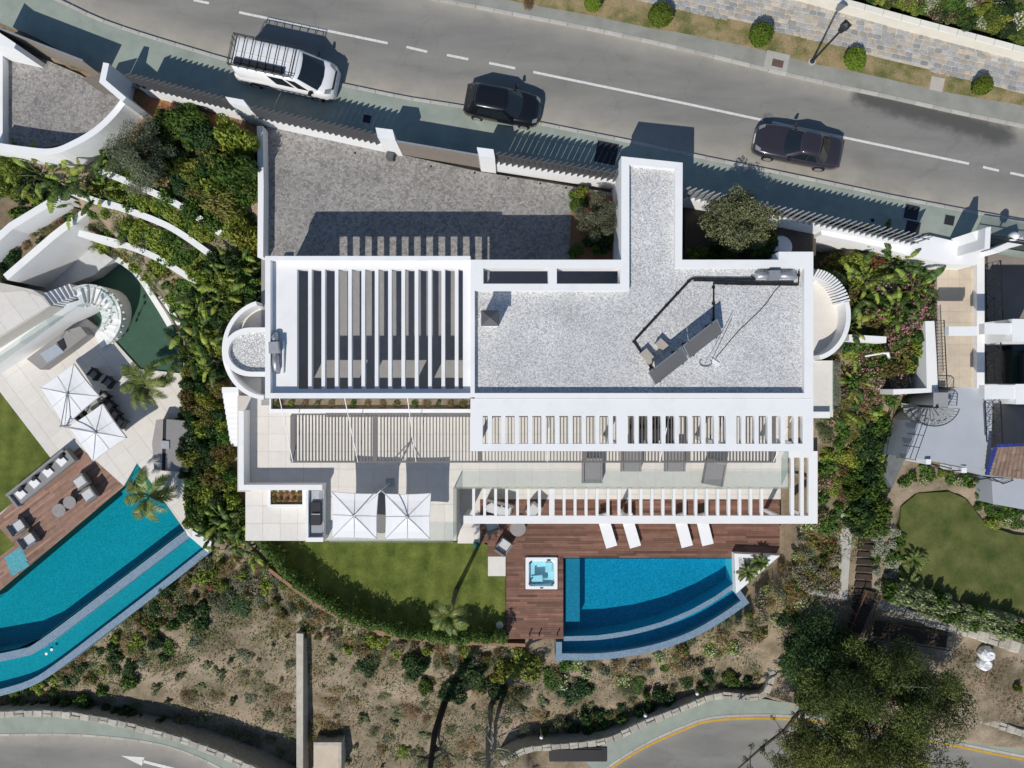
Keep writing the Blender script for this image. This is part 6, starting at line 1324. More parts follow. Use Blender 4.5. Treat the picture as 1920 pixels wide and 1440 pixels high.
FM = {'pink': leaf_mat('flower_pink', (.36, .10, .13), (.62, .30, .33), .2, .7, .02), 'red': leaf_mat('flower_red', (.24, .030, .034), (.45, .085, .085), .2, .7, .02), 'white': leaf_mat('flower_white', (.50, .48, .44), (.72, .71, .68), .2, .7, .01), 'rose': leaf_mat('flower_rose', (.34, .16, .17), (.56, .38, .38), .2, .7, .02)}
def cloud(seed, n, lumps, ll, lw, shell=.55, tilt=.8, clumpy=.35):
    g = np.random.default_rng(seed); L = np.array(lumps, float); vol = L[:, 3] * L[:, 4] * L[:, 5]; vol = vol ** .75; idx = g.choice(len(L), n, p=vol / vol.sum())
    d = g.normal(size=(n, 3)); d /= np.linalg.norm(d, axis=1)[:, None]; rr_ = g.uniform(shell ** 3, 1, n) ** (1 / 3) * g.uniform(.88, 1.12, n)
    c = L[idx, :3] + d * rr_[:, None] * L[idx, 3:6]
    nrm = d * .8 + np.array([0, 0, .5]) + g.normal(size=(n, 3)) * tilt; nrm /= np.linalg.norm(nrm, axis=1)[:, None]
    u = np.cross(nrm, g.normal(size=(n, 3))); u /= np.linalg.norm(u, axis=1)[:, None]; v = np.cross(nrm, u)
    sz = g.uniform(.6, 1.3, n)[:, None]; u = u * sz * ll / 2; v = v * sz * lw / 2
    V = np.stack([c - u, c + v - u * .1, c + u, c - v - u * .1], 1).reshape(-1, 3)
    lum = g.uniform(0, 1, len(L))[idx]; lc = np.clip(g.uniform(0, 1, n) * (1 - clumpy) + lum * clumpy, 0, 1)
    return V, np.arange(4 * n).reshape(n, 4), np.repeat(lc, 4)
def lumps_shrub(seed, k_=9, flat=.7, spread=.62):
    g = np.random.default_rng(seed); out = [(0, 0, .42, .5, .5, .42)]
    for _ in range(k_): a, r_ = g.uniform(0, 6.28), spread * g.uniform(.45, 1.05); s = g.uniform(.2, .4); out.append((r_ * math.cos(a), r_ * math.sin(a), g.uniform(.25, .75) * flat + .1, s, s, s * g.uniform(.7, 1)))
    return out
SPEC = {'green': (2600, .16, .085, 'green', None), 'dark': (2800, .15, .08, 'dark', None), 'yellow': (2300, .17, .09, 'yellow', None), 'olive': (3200, .12, .035, 'olive', None), 'dry': (1100, .22, .03, 'dry', None),
        'bronze': (2000, .15, .07, 'bronze', None), 'pink': (1700, .16, .05, 'green', 'pink'), 'red': (1500, .15, .06, 'green', 'red'), 'white': (1700, .15, .06, 'yellow', 'white'), 'rose': (1400, .15, .05, 'olive', 'rose'), 'sparse': (520, .19, .07, 'olive', None), 'grey': (1500, .14, .05, 'grey', None), 'variegated': (2200, .17, .09, 'variegated', None), 'silver': (1500, .13, .06, 'silver', None)}
stem_me = []
for s_ in range(3):
    r = random.Random(s_); mb = MB()
    for i in range(5): a = r.uniform(0, 6.28); mb.tube([(0, 0, -.35), (.1 * math.cos(a), .1 * math.sin(a), .12), (.38 * math.cos(a), .38 * math.sin(a), r.uniform(.4, .65))], [.035, .028, .012], 5)
    stem_me.append(mb.mesh('stem', trunk_mat))
protos = {}; RAW = {}
for kd, (n, ll, lw, lm, fl) in SPEC.items():
    vs_ = []; RAW[kd] = []
    for s_ in range(3):
        lp = lumps_shrub(sum(map(ord, kd)) * 10 + s_, 9, .7, .7 if kd in ('dry', 'grey') else .6)
        if kd == 'sparse': g7 = random.Random(s_ * 3 + 1); lp = [(g7.gauss(0, .45), g7.gauss(0, .3), g7.uniform(.1, .9), g7.uniform(.1, .3), g7.uniform(.1, .3), g7.uniform(.08, .25)) for _ in range(9)]
        V, Qd, lc = cloud(sum(map(ord, kd)) + s_, n, lp, ll, lw); fo = np_mesh('foliage', V, Qd, LM[lm], lc); fm = None; raw = [(V, lc), lc, None]
        if fl: V, Qd, lc = cloud(900 + sum(map(ord, kd)) + s_, {'pink': 260, 'red': 330, 'white': 420, 'rose': 330}[fl], [(a, b, c_ + .04, d * 1.06, e * 1.06, f_ * 1.06) for a, b, c_, d, e, f_ in lp], .11, .10, .95, .5); fm = np_mesh('flowers', V, Qd, FM[fl], lc); raw[2] = (V, lc)
        vs_.append((fo, fm, stem_me[s_])); RAW[kd].append(raw)
    protos[kd] = vs_
PENDING = []
def shrub(kind, x, y, r_, h_, label, group=None, name='shrub', cat='shrub', z=None, yr=None):
    PENDING.append((kind, x, y, r_, h_, label, group, name, cat, z, yr))
def shrub_now(kind, x, y, r_, h_, label, group=None, name='shrub', cat='shrub', z=None, yr=None, mass=None):
    v_i = rnd.randrange(3); fo, fm, sm = protos[kind][v_i]
    if z is None:
        zz = ground_at(x, y).z
        for _ in range(3): p_ = P(x, y, zz + h_ * .5); zz = gz_at(p_.x, p_.y)
    else: zz = z; p_ = P(x, y, zz + h_ * .5)
    if mass is not None:
        V, lc, fV = RAW[kind][v_i]; a = rnd.uniform(0, 6.28); ca, sa = math.cos(a), math.sin(a); Rm = np.array([[ca, sa, 0], [-sa, ca, 0], [0, 0, 1]])
        for src_, key, keep in ((V, SPEC[kind][3], 520), (fV, 'F' + str(SPEC[kind][4]), 130)):
            if src_ is None: continue
            q4 = src_[0].reshape(-1, 4, 3); l4 = src_[1].reshape(-1, 4); sel = nr.choice(len(q4), min(keep, len(q4)), False); q4 = q4[sel]; cen = q4.mean(1, keepdims=True); q4 = cen + (q4 - cen) * (1.7 if key[0] != 'F' else 1.2)
            w4 = (q4.reshape(-1, 3) * [r_, r_, h_]) @ Rm + [p_.x, p_.y, zz - .03]; mass.setdefault(key, []).append((w4, l4[sel].ravel()))
        return
    t = thing(name, label, cat, (p_.x, p_.y, zz - .03), group); sc = (r_ * rnd.uniform(.75, 1.25), (yr or r_) * rnd.uniform(.75, 1.2), h_ * rnd.uniform(.85, 1.25)); rz = rnd.uniform(0, 6.28) if yr is None else 0
    for nm, me_ in (('foliage', fo), ('flowers', fm), ('stem', sm)):
        if me_ is not None:
            o = bpy.data.objects.new(nm, me_); C.objects.link(o); o.parent = t
            if nm == 'flowers': o['kind'] = 'stuff'
    t.scale = sc; t.rotation_euler = (0, 0, rz); return t
def scatter(poly, dist, kinds, rr2, hr, label, group, z=None, n_try=900, maxn=60, name='shrub', cat='shrub'):
    xs = [p_[0] for p_ in poly]; ys = [p_[1] for p_ in poly]; pts = []; ks = list(kinds)
    for _ in range(n_try):
        x, y = rnd.uniform(min(xs), max(xs)), rnd.uniform(min(ys), max(ys))
        if not inpoly(x, y, poly) or any((x - a) ** 2 + (y - b) ** 2 < dist * dist for a, b in pts): continue
        pts.append((x, y)); kd = rnd.choices(ks, [kinds[q] for q in ks])[0]
        lb = label[kd] if isinstance(label, dict) else label; shrub(kd, x, y, rnd.uniform(*rr2), rnd.uniform(*hr), lb, group + ', ' + kd, name, cat, z)
        if len(pts) >= maxn: break
def names(where): return {'green': 'leafy green shrub ' + where, 'dark': 'dark green shrub ' + where, 'yellow': 'yellow green shrub ' + where, 'olive': 'grey olive green shrub ' + where, 'dry': 'dry brown scrub ' + where, 'bronze': 'bronze leaved shrub ' + where, 'pink': 'pink flowering oleander ' + where, 'red': 'red flowering shrub ' + where, 'white': 'white flowering shrub ' + where, 'rose': 'pale rose flowering shrub ' + where, 'sparse': 'sparse small bush ' + where, 'grey': 'grey leaved shrub ' + where, 'variegated': 'cream and green leaved shrub ' + where, 'silver': 'silver leaved shrub ' + where}

# paddle leaf plants
def paddle_leaf(seed):
    r = random.Random(seed); mb = MB(); n = 11; rows = []; Lf, Wf = 1.0, .15
    for i in range(n):
        s = i / (n - 1); x = .42 + s * Lf; z = .55 * math.sin(min(1, (.42 + s) / 1.15) * 1.45) - .42 * max(0, s - .35) ** 1.6; w_ = Wf * math.sin(math.pi * min(1, s * .93 + .05)) ** .6
        j = r.uniform(-.015, .015); rows.append([(x, -w_ + j, z - .06 - .04 * s), (x, -w_ * .5, z - .01), (x, 0, z + .01), (x, w_ * .5, z - .01), (x, w_ + j, z - .06 - .04 * s)])
    # torn blades: each segment its own pair of strips
    for i in range(n - 1):
        mb.val = r.uniform(.15, .95)
        for sd in ((0, 1, 2), (2, 3, 4)):
            a, b = rows[i], rows[i + 1]; tear = r.uniform(.0, .28); dz = r.uniform(-.12, .04)
            e_ = [Vector(a[q]) for q in sd] + [Vector(b[q]) for q in sd]; oi = 0 if sd[0] == 0 else 2
            e_[3 + oi] = e_[3 + oi].lerp(e_[oi], tear * 2) + Vector((0, 0, dz))
            mb.add(e_, [(0, 1, 4, 3), (1, 2, 5, 4)])
    mb.val = .5; mb.tube([(0, 0, 0), (.22, 0, .36), (.44, 0, .55)] + [rows[i][2] for i in (2, 5, 8)], [.022, .018, .014, .011, .008, .005], 4)
    return mb.mesh('leaf', LM['paddle'], fix=False)
PADDLE = [paddle_leaf(i) for i in range(5)]
PAD2 = [paddle_leaf(20 + i) for i in range(3)]
for m_ in PAD2: m_.materials[0] = LM['paddle_dark']
def strelitzia(x, y, size, n, label, z=None, group='paddle leaf plants', hgt=.8):
    zz = ground_at(x, y).z if z is None else z
    if z is None:
        for _ in range(3): p_ = P(x, y, zz + size * .6 + hgt); zz = gz_at(p_.x, p_.y)
    p_ = P(x, y, zz + size * .6 + hgt); t = thing('banana_plant', label, 'plant', (p_.x, p_.y, zz - .05), group)
    st_ = MB()
    for i in range(3): a = i * 2.1; st_.tube([(.16 * math.cos(a), .16 * math.sin(a), 0), (.2 * math.cos(a), .2 * math.sin(a), hgt)], [.09, .06], 6)
    o = st_.build('stem', trunk_mat); o.parent = t
    for i in range(n):
        lf = bpy.data.objects.new('leaf', rnd.choice(PAD2) if rnd.random() < .45 else PADDLE[rnd.randrange(5)]); C.objects.link(lf); lf.parent = t; a = i * 2.39996 + rnd.uniform(-.3, .3); s = size * rnd.uniform(.5, 1.15)
        lf.location = (.18 * math.cos(a), .18 * math.sin(a), hgt * rnd.uniform(.6, 1.05)); lf.rotation_euler = (rnd.uniform(-.35, .35), rnd.uniform(-.55, .25), a); lf.scale = (s, s * rnd.uniform(.9, 1.35), s)
def frond_mesh(seed, n=26, L_=1.0, droop=.55, ll=.30, wv=.020):
    r = random.Random(seed); mb = MB(); cur = lambda s: Vector((s * L_ * (1 - .12 * s), 0, .42 * math.sin(s * 1.7) - droop * s ** 2.2))
    for i in range(n):
        s = .12 + .88 * i / (n - 1); c_ = cur(s); d = (cur(min(1, s + .02)) - cur(s - .02)).normalized(); l_ = ll * math.sin(math.pi * (.12 + .80 * s)) * r.uniform(.85, 1.1)
        for sd in (1, -1):
            mb.val = r.uniform(.05, .95); dirv = (d * .75 + Vector((0, sd * 1.0, .15 - .5 * r.random()))).normalized() * l_; wd = d * wv; tip = c_ + dirv + Vector((0, 0, -l_ * .25))
            mb.add([c_ - wd, c_ + wd, c_ + dirv * .55 + wd * .8, tip, c_ + dirv * .55 - wd * .8], [(0, 1, 2, 4), (4, 2, 3)])
    mb.val = .3; mb.tube([cur(s) for s in (0, .25, .5, .75, 1)], [.02, .016, .012, .008, .003], 4); return mb.mesh('frond', LM['frond'], fix=False)
FROND = [frond_mesh(i) for i in range(3)]; CYC = [frond_mesh(10 + i, 34, 1.0, .35, .20, .016) for i in range(2)]
def palm(x, y, z, trunk_h, size, n, label, cat='palm', name='palm_tree', meshes=FROND, group=None, base=None):
    p_ = base or P(x, y, z + trunk_h); t = thing(name, label, cat, (p_.x, p_.y, z - .05), group)
    mb = MB(); mb.tube([(0, 0, 0), (.02, .02, trunk_h * .5), (0, 0, trunk_h)], [.17, .12, .10] if trunk_h > 1 else [.2, .2, .16], 8); o = mb.build('trunk', trunk_mat); o.parent = t
    for i in range(n):
        lf = bpy.data.objects.new('frond', meshes[i % len(meshes)]); C.objects.link(lf); lf.parent = t; a = i * 2.39996 + rnd.uniform(-.15, .15); s = size * rnd.uniform(.85, 1.12)
        lf.location = (0, 0, trunk_h - .05); lf.rotation_euler = (rnd.uniform(-.3, .3), rnd.uniform(-.9, .35) * (1 - i / n * .3), a); lf.scale = (s, s, s)
    return t

# trees: trunk, limbs, crown of leaf clumps
def tree(x, y, zg, h_, lumps, n, ll, lw, mat, label, seed, name='tree', trunk_r=.14, tmat=trunk_mat, lean=(0, 0), shell=.35, cat='tree', at_top=False, limbs=None):
    p_ = P(x, y, zg + (h_ if at_top else 0)); t = thing(name, label, cat, (p_.x, p_.y, zg - .1)); g = random.Random(seed)
    V, Qd, lc = cloud(seed, n, lumps, ll, lw, shell, .9, .5); o = link(bpy.data.objects.new('crown', np_mesh('crown', V, Qd, LM[mat], lc))); o.parent = t
    mb = MB(); fk = Vector((lean[0] * .4, lean[1] * .4, h_ * .45)); mb.tube([(0, 0, 0), fk * .5, fk], [trunk_r * 1.25, trunk_r, trunk_r * .85], 8)
    for lx, ly, lz, *_ in (limbs or sorted(lumps, key=lambda q: -q[3])[:9]):
        e_ = Vector((lx, ly, lz)); mid = fk.lerp(e_, .5) + Vector((g.uniform(-.15, .15), g.uniform(-.15, .15), .1)); mb.tube([fk * .97, mid, e_], [trunk_r * .6, trunk_r * .32, trunk_r * .12], 5)
    o = mb.build('trunk', tmat); o.parent = t; return t
def crown_lumps(seed, cx, cy, cz, rx, ry, rz_, n, s=(.25, .45)):
    g = np.random.default_rng(seed); out = []
    for _ in range(n):
        d = g.normal(size=3); d /= np.linalg.norm(d); q = g.uniform(.35, .95); m_ = min(rx, ry, rz_) * g.uniform(*s); out.append((cx + d[0] * rx * q, cy + d[1] * ry * q, cz + d[2] * rz_ * q, m_ * 1.15, m_ * 1.15, m_ * .85))
    return out
gz = lambda x, y: ground_at(x, y).z
tree(300, 318, -.8, 3.4, crown_lumps(1, 0, 0, 2.3, 1.75, 2.05, 1.1, 40), 15000, .13, .032, 'grey', 'old grey green olive tree on the planted bank left of the driveway', 1, 'olive_tree', .22)
tree(1112, 412, -.1, 2.6, crown_lumps(2, 0, 0, 1.8, 1.0, 1.35, .85, 26), 8500, .12, .035, 'grey', 'silvery olive tree in the bed beside the driveway', 2, 'olive_tree', .14)
tree(1365, 432, -.4, 3.9, crown_lumps(3, -.1, 0, 2.5, 2.0, 1.65, 1.3, 52), 18000, .14, .06, 'olive', 'dense round olive green tree right of the gatehouse', 3, 'round_tree', .2)
for i, (x, y, rx, ry, h_, kd, lb) in enumerate(((442, 258, 1.3, 1.2, 3.3, 'yellow', 'bright green rounded tree against the first white pillar'), (440, 322, 1.2, 1.3, 3.1, 'green', 'leafy green tree beside the driveway boundary wall'), (335, 222, 1.6, .7, 1.7, 'green', 'green bush below the red soil strip'), (380, 250, 1.2, .9, 1.6, 'dark', 'dark green bush between the olive and the bright green tree'),
                                    (420, 385, 1.5, 1.2, 1.5, 'bronze', 'bronze leaved bush halfway down the driveway bank'), (448, 430, 1.2, 1.3, 2.6, 'yellow', 'yellow green bush at the lower corner of the driveway bank'), (205, 298, .9, .9, 1.2, 'green', 'green bush beside the curved white driveway wall'), (375, 430, .9, .8, 1.0, 'yellow', 'low yellow green bush under the second curved wall'))):
    shrub(kd, x, y, rx, h_, lb, None, yr=ry); shrub(kd, x + 8, y + 10, rx * .8, h_ * .8, lb.replace('bush', 'undershrub').replace('tree', 'undershrub'), None)
struct(MB().prism(xy([(1072, 356), (1150, 368), (1168, 372), (1168, 486), (1068, 486)], -.02), -1, -.02).build('bed_soil', red_soil))
scatter([(1076, 360), (1145, 372), (1150, 470), (1080, 470)], 16, {'dark': 2, 'green': 1}, (.35, .6), (.4, .8), names('under the silvery olive'), 'shrubs under the olive', -.02, maxn=12)
shrub('yellow', 1090, 360, .55, .9, 'bright green shrub at the top of the olive bed', z=-.02)
# dark yard east of the gatehouse
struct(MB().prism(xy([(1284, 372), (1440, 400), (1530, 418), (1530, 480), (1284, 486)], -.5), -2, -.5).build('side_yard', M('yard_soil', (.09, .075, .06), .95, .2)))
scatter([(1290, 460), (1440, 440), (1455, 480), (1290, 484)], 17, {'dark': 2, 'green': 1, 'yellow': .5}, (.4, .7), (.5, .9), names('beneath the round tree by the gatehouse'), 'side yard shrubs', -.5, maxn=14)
scatter([(300, 215), (400, 235), (470, 260), (478, 470), (430, 450), (350, 390), (250, 335), (225, 290), (255, 245)], 17, {'green': 3, 'yellow': 2, 'dark': 1.5, 'bronze': 1.6}, (.6, 1.05), (.7, 1.3), names('on the bank left of the driveway'), 'driveway bank shrubs', maxn=48)
# topiary balls on the verge
V, Qd, lc = cloud(77, 3600, [(0, 0, .62, .62, .62, .62), (.2, .1, .66, .45, .45, .5), (-.2, .05, .6, .46, .46, .5), (0, -.2, .62, .46, .46, .5)], .13, .08, .86, .5); ball_me = np_mesh('foliage', V, Qd, leaf_mat('leaf_topiary', (.05, .10, .006), (.17, .27, .022)), lc)
for x, y, r_, lb in ((1239, 27, .62, 'clipped round bush on the verge nearest the top middle'), (1425, 64, .66, 'clipped round bush on the verge left of the lamp post'), (1608, 108, .58, 'clipped round bush on the verge right of the lamp post'), (1842, 160, .50, 'smallest clipped round bush at the right end of the verge'), (1114, 4, .5, 'clipped round bush cut by the top edge, leftmost on the verge')):
    p_ = P(x, y, .14 + r_); t = thing('topiary_bush', lb, 'bush', (p_.x, p_.y, .12)); o = link(bpy.data.objects.new('foliage', ball_me)); o.parent = t; t.scale = (r_ / .68 * rnd.uniform(.9, 1.1), r_ / .68 * rnd.uniform(.9, 1.1), r_ / .68 * rnd.uniform(.85, 1.15)); t.rotation_euler = (rnd.uniform(-.12, .12), rnd.uniform(-.12, .12), rnd.random() * 6); o = link(bpy.data.objects.new('stem', stem_me[0])); o.parent = t
shrub('dry', 993, 0, .5, .5, 'dry brown bush at the top edge of the verge', z=.14)
# north garden flowers
scatter([(1590, -15), (1700, 10), (1920, 72), (1920, 20), (1800, -8), (1620, -40)], 13, {'green': 3, 'pink': 2, 'white': 1.5, 'dark': 1, 'yellow': 1}, (.4, .75), (.4, .8), names('behind the cream garden wall'), 'north garden shrubs', .55, maxn=60)

# west neighbour terraces
scatter([(190, 330), (320, 388), (405, 440), (370, 445), (300, 405), (220, 378), (150, 350)], 15, {'yellow': 3, 'green': 2, 'bronze': 1}, (.4, .7), (.4, .8), names('between the two upper curved walls'), 'upper terrace shrubs', maxn=26)
scatter([(170, 395), (290, 425), (385, 480), (375, 525), (290, 470), (215, 445), (155, 430)], 14, {'yellow': 3, 'green': 2, 'olive': 1}, (.4, .75), (.4, .9), names('between the lower curved walls'), 'middle terrace shrubs', maxn=32)
scatter([(160, 455), (230, 470), (300, 500), (370, 545), (400, 600), (340, 600), (290, 545), (250, 500)], 15, {'yellow': 2, 'green': 2, 'olive': 1.5, 'bronze': 1}, (.4, .7), (.4, .8), names('below the third curved wall at left'), 'lower terrace shrubs', maxn=28)
scatter([(-10, 300), (60, 330), (130, 355), (40, 410), (-10, 440)], 20, {'dark': 2, 'green': 3, 'yellow': 1}, (.6, 1.0), (.7, 1.3), names('under the curved wall at left edge'), 'left edge shrubs', maxn=22)
scatter([(-10, 520), (24, 458), (120, 392), (150, 394), (98, 436), (14, 506)], 13, {'dark': 1.5, 'dry': 2, 'olive': 1}, (.35, .6), (.3, .6), names('in the narrow planter at the left edge'), 'narrow planter shrubs', -3.02, maxn=16)
# strip between the two villas
scatter([(395, 480), (480, 490), (470, 560), (415, 600), (408, 690), (350, 690), (345, 600)], 19, {'dark': 2, 'green': 3, 'yellow': 1}, (.7, 1.1), (.8, 1.4), names('in the strip left of the stair tower'), 'upper strip shrubs', maxn=34)
scatter([(350, 690), (410, 690), (414, 800), (440, 900), (400, 910), (352, 900), (335, 790)], 17, {'dark': 3, 'green': 2, 'bronze': 1.5, 'yellow': .7}, (.6, 1.0), (.9, 1.6), names('in the tall hedge strip between the villas'), 'strip shrubs', maxn=44)
scatter([(352, 900), (440, 905), (462, 1000), (430, 1010), (355, 985)], 17, {'yellow': 2, 'green': 3, 'dark': 1}, (.6, .95), (.8, 1.3), names('low in the strip between the villas'), 'lower strip shrubs', maxn=22)
BAN = [(50, 318, 1.2), (100, 326, 1.2), (150, 330, 1.0), (130, 378, .9), (175, 352, 1.0)]
for i, (x, y, s) in enumerate(BAN): strelitzia(x, y, s, 9, 'big paddle leaved plant overhanging the left driveway wall', group='driveway wall paddle plants')
for x, y, s in ((372, 548, 1.1), (402, 520, 1.15), (438, 498, 1.0), (350, 612, 1.15), (345, 660, 1.2), (412, 552, .95), (378, 640, 1.15), (455, 530, .95), (440, 470, .9), (362, 580, .9), (395, 670, 1.0)): strelitzia(x, y, s, 9, 'big paddle leaved plant in the strip left of the stair tower', group='strip paddle plants', hgt=1.1)
for x, y, s in ((408, 975, 1.0), (436, 998, 1.05), (392, 1003, .9), (425, 1032, 1.0), (468, 1032, .9), (498, 1045, .75)): strelitzia(x, y, s, 10, 'yellow green paddle leaved plant at the corner left of the lawn', group='lawn corner paddle plants')
palm(272, 722, Z_W, 2.2, 1.75, 12, 'feather palm standing on the left villa terrace'); palm(278, 930, Z_W - .4, 2.4, 1.9, 10, 'feather palm leaning over the left pool steps')
# lawn hedge
hed = [(482, 1002), (510, 1040), (545, 1078), (600, 1122), (660, 1155), (720, 1176), (790, 1188), (870, 1194), (945, 1197)]
hw_ = resample([Vector(q).to_3d() for q in xy(smooth_line(hed, 4), -5.2)], .32); lp = [(q.x + rnd.uniform(-.1, .1), q.y + rnd.uniform(-.1, .1), -5.35 + rnd.uniform(-.35, .25), rnd.uniform(.28, .44), rnd.uniform(.28, .44), rnd.uniform(.6, .9)) for q in hw_ for _ in (0, 1)]
V, Qd, lc = cloud(501, 26000, lp, .15, .085, .6); hd = thing('hedge', 'curved green hedge along the lower edge of the lawn', 'hedge', (hw_[0].x, hw_[0].y, -6.2)); o = link(bpy.data.objects.new('foliage', np_mesh('foliage', V, Qd, leaf_mat('leaf_hedge', (.035, .075, .012), (.16, .215, .040)), lc)), hd)
mb = MB()
for q in hw_[::3]: mb.tube([(q.x, q.y, -6.9), (q.x + rnd.uniform(-.1, .1), q.y, -5.8)], [.04, .015], 5)
mb.build('stem', trunk_mat, hd)
palm(842, 1156, -6.25, 4.9, 1.25, 16, 'slender yellow green palm rising over the lawn hedge')
edge = [(470, 1040), (530, 1088), (600, 1138), (660, 1168), (730, 1190), (800, 1200), (880, 1206), (985, 1210)]
wall_thing('retaining_wall', 'thin brown retaining wall curving below the hedge', edge, -6.5, .2, -8.6, M('rust_brick', (.30, .175, .11), .9, .15, 4))
# banks south of the hedge and pool
scatter([(470, 1045), (560, 1120), (660, 1180), (800, 1215), (1000, 1225), (1000, 1262), (760, 1250), (620, 1212), (520, 1158), (430, 1085)], 11, {'dry': 1.5, 'rose': 2, 'red': 1.2, 'yellow': 1, 'olive': 1.5, 'grey': 1}, (.35, .7), (.3, .7), names('on the bank right below the lawn hedge'), 'hedge bank shrubs', maxn=125)
scatter([(1035, 1248), (1180, 1240), (1300, 1205), (1400, 1145), (1460, 1080), (1500, 1010), (1525, 985), (1540, 1050), (1480, 1150), (1380, 1230), (1200, 1275), (1040, 1285)], 16, {'dry': 1, 'rose': 2, 'red': 1, 'white': 2, 'olive': 2, 'grey': 1.5, 'green': .7}, (.35, .75), (.3, .8), names('on the bank around the pool'), 'pool bank shrubs', maxn=80)
scatter([(380, 1040), (430, 1030), (470, 1080), (400, 1130), (300, 1190), (180, 1270), (60, 1310), (0, 1315), (0, 1300), (120, 1250), (260, 1150)], 16, {'red': 2.4, 'olive': 1.2, 'dark': 1, 'yellow': 1, 'dry': 1.2}, (.35, .8), (.3, .8), names('on the slope below the left pool'), 'left slope shrubs', maxn=70)
scatter([(330, 1120), (470, 1110), (430, 1160), (330, 1230), (200, 1310), (120, 1320), (180, 1270)], 22, {'dark': 2, 'green': 2, 'pink': .8, 'grey': 1}, (.5, .95), (.5, 1.0), names('lower on the left slope'), 'left lower slope shrubs', maxn=22)
for x, y, r_, h_, kd, lb in ((985, 1250, 1.5, 1.3, 'yellow', 'large yellow green bush below the deck corner'), (940, 1262, 1.1, 1.0, 'yellow', 'yellow green bush left of the large one below the deck'), (890, 1262, 1.3, 1.2, 'dark', 'dark bush below the lawn palm'), (780, 1250, 1.2, 1.1, 'dark', 'dark bush on the bank below the hedge middle'), (1080, 1300, 1.4, 1.1, 'dark', 'dark bush on the bank below the pool trough'), (1040, 1275, 1.0, .9, 'green', 'green bush on the bank left of the pool trough'), (1180, 1290, .9, .6, 'olive', 'olive bush on the bank below the pool middle'), (1195, 1285, .8, .5, 'green', 'low green bush below the pool middle'), (930, 1290, 1.1, 1.0, 'dark', 'dark bush beside the bare grey trunks'), (690, 1245, .8, .7, 'dark', 'dark bush near the top of the concrete wall'), (850, 1292, 1.2, 1.0, 'dark', 'dark bush at the foot of the leaning dark trunk'), (960, 1312, 1.0, .8, 'olive', 'olive bush right of the grey trunks'), (800, 1290, .9, .9, 'green', 'green bush left of the leaning dark trunk')):
    shrub(kd, x, y, r_, h_, lb)
scatter([(300, 1260), (545, 1180), (548, 1430), (480, 1425), (340, 1370), (230, 1330)], 26, {'sparse': 4, 'olive': 1, 'dry': 1, 'grey': 1}, (.2, .95), (.2, .5), names('on the bare bank left of the concrete wall'), 'bare bank bushes left', maxn=34)
scatter([(600, 1230), (980, 1290), (1200, 1310), (1140, 1370), (960, 1410), (900, 1440), (600, 1440)], 24, {'sparse': 4, 'dry': 2, 'olive': 1.5, 'grey': 1, 'yellow': .5}, (.2, .95), (.2, .55), names('on the bare bank right of the concrete wall'), 'bare bank bushes right', maxn=62)
scatter([(1000, 1375), (1140, 1370), (1210, 1335), (1290, 1300), (1345, 1285), (1415, 1285), (1415, 1270), (1340, 1262), (1200, 1310), (1060, 1350)], 17, {'dark': 3, 'green': 1, 'olive': 1}, (.3, .8), (.4, 1.1), names('behind the winding lower wall'), 'lower wall shrubs', maxn=34)
scatter([(0, 1315), (150, 1318), (300, 1350), (420, 1395), (500, 1440), (470, 1440), (380, 1392), (240, 1348), (100, 1325), (0, 1328)], 13, {'dark': 3, 'green': .6}, (.3, .5), (.7, 1.1), names('behind the curved lower wall at left'), 'curved wall shrubs', maxn=40)
# east garden
scatter([(1540, 480), (1640, 470), (1760, 510), (1750, 600), (1735, 600), (1735, 730), (1600, 720), (1575, 660), (1600, 600)], 17, {'red': 1, 'pink': 2.4, 'rose': 1, 'green': 2.2, 'dark': .6, 'yellow': 1.6, 'bronze': 1}, (.5, .9), (.5, 1.1), names('in the upper garden right of the villa'), 'upper east garden shrubs', maxn=70)
scatter([(1545, 790), (1565, 680), (1600, 720), (1730, 735), (1690, 790), (1650, 880), (1625, 960), (1560, 1000), (1535, 980)], 17, {'pink': 1.8, 'yellow': 1.5, 'green': 2, 'dry': .7, 'bronze': 1, 'olive': 1}, (.5, .85), (.4, .9), names('in the middle garden right of the villa'), 'middle east garden shrubs', maxn=80)
scatter([(1620, 800), (1668, 790), (1655, 900), (1650, 985), (1612, 985), (1590, 900)], 15, {'dark': 2, 'green': 3}, (.6, .9), (1.0, 1.6), names('in the dense hedge beside the iron railing'), 'railing hedge shrubs', maxn=30)
scatter([(1520, 990), (1570, 985), (1572, 1110), (1520, 1100), (1480, 1180), (1470, 1160)], 16, {'dry': 2, 'rose': 1.5, 'red': 1, 'bronze': 1.2, 'white': .8}, (.45, .75), (.4, .8), names('beside the concrete garden path'), 'path side shrubs', maxn=34)
for x, y, s in ((1608, 545, 1.1), (1640, 520, .9), (1690, 490, 1.0), (1728, 535, 1.1), (1660, 452, .85), (1600, 612, .9), (1698, 580, .9)): strelitzia(x, y, s, 10, 'big paddle leaved plant in the garden right of the villa', group='east garden paddle plants', hgt=1.2)
for x, y, s in ((1612, 715, .75), (1580, 765, .75), (1620, 772, .75), (1690, 825, .65)): strelitzia(x, y, s, 9, 'smaller paddle leaved plant in the middle garden right of the villa', group='middle garden paddle plants', hgt=.4)
scatter([(1640, 985), (1690, 1000), (1690, 1095), (1660, 1110), (1640, 1080)], 13, {'silver': 3, 'green': 1}, (.35, .55), (.4, .7), names('at the left end of the right lawn'), 'east hedge left', maxn=24)
scatter([(1670, 1095), (1760, 1120), (1860, 1150), (1940, 1175), (1940, 1205), (1840, 1180), (1740, 1150), (1660, 1120)], 12, {'variegated': 3, 'green': 1.4}, (.45, .65), (1.3, 1.7), names('in the low hedge below the right lawn'), 'east low hedge', -6.6, maxn=52)
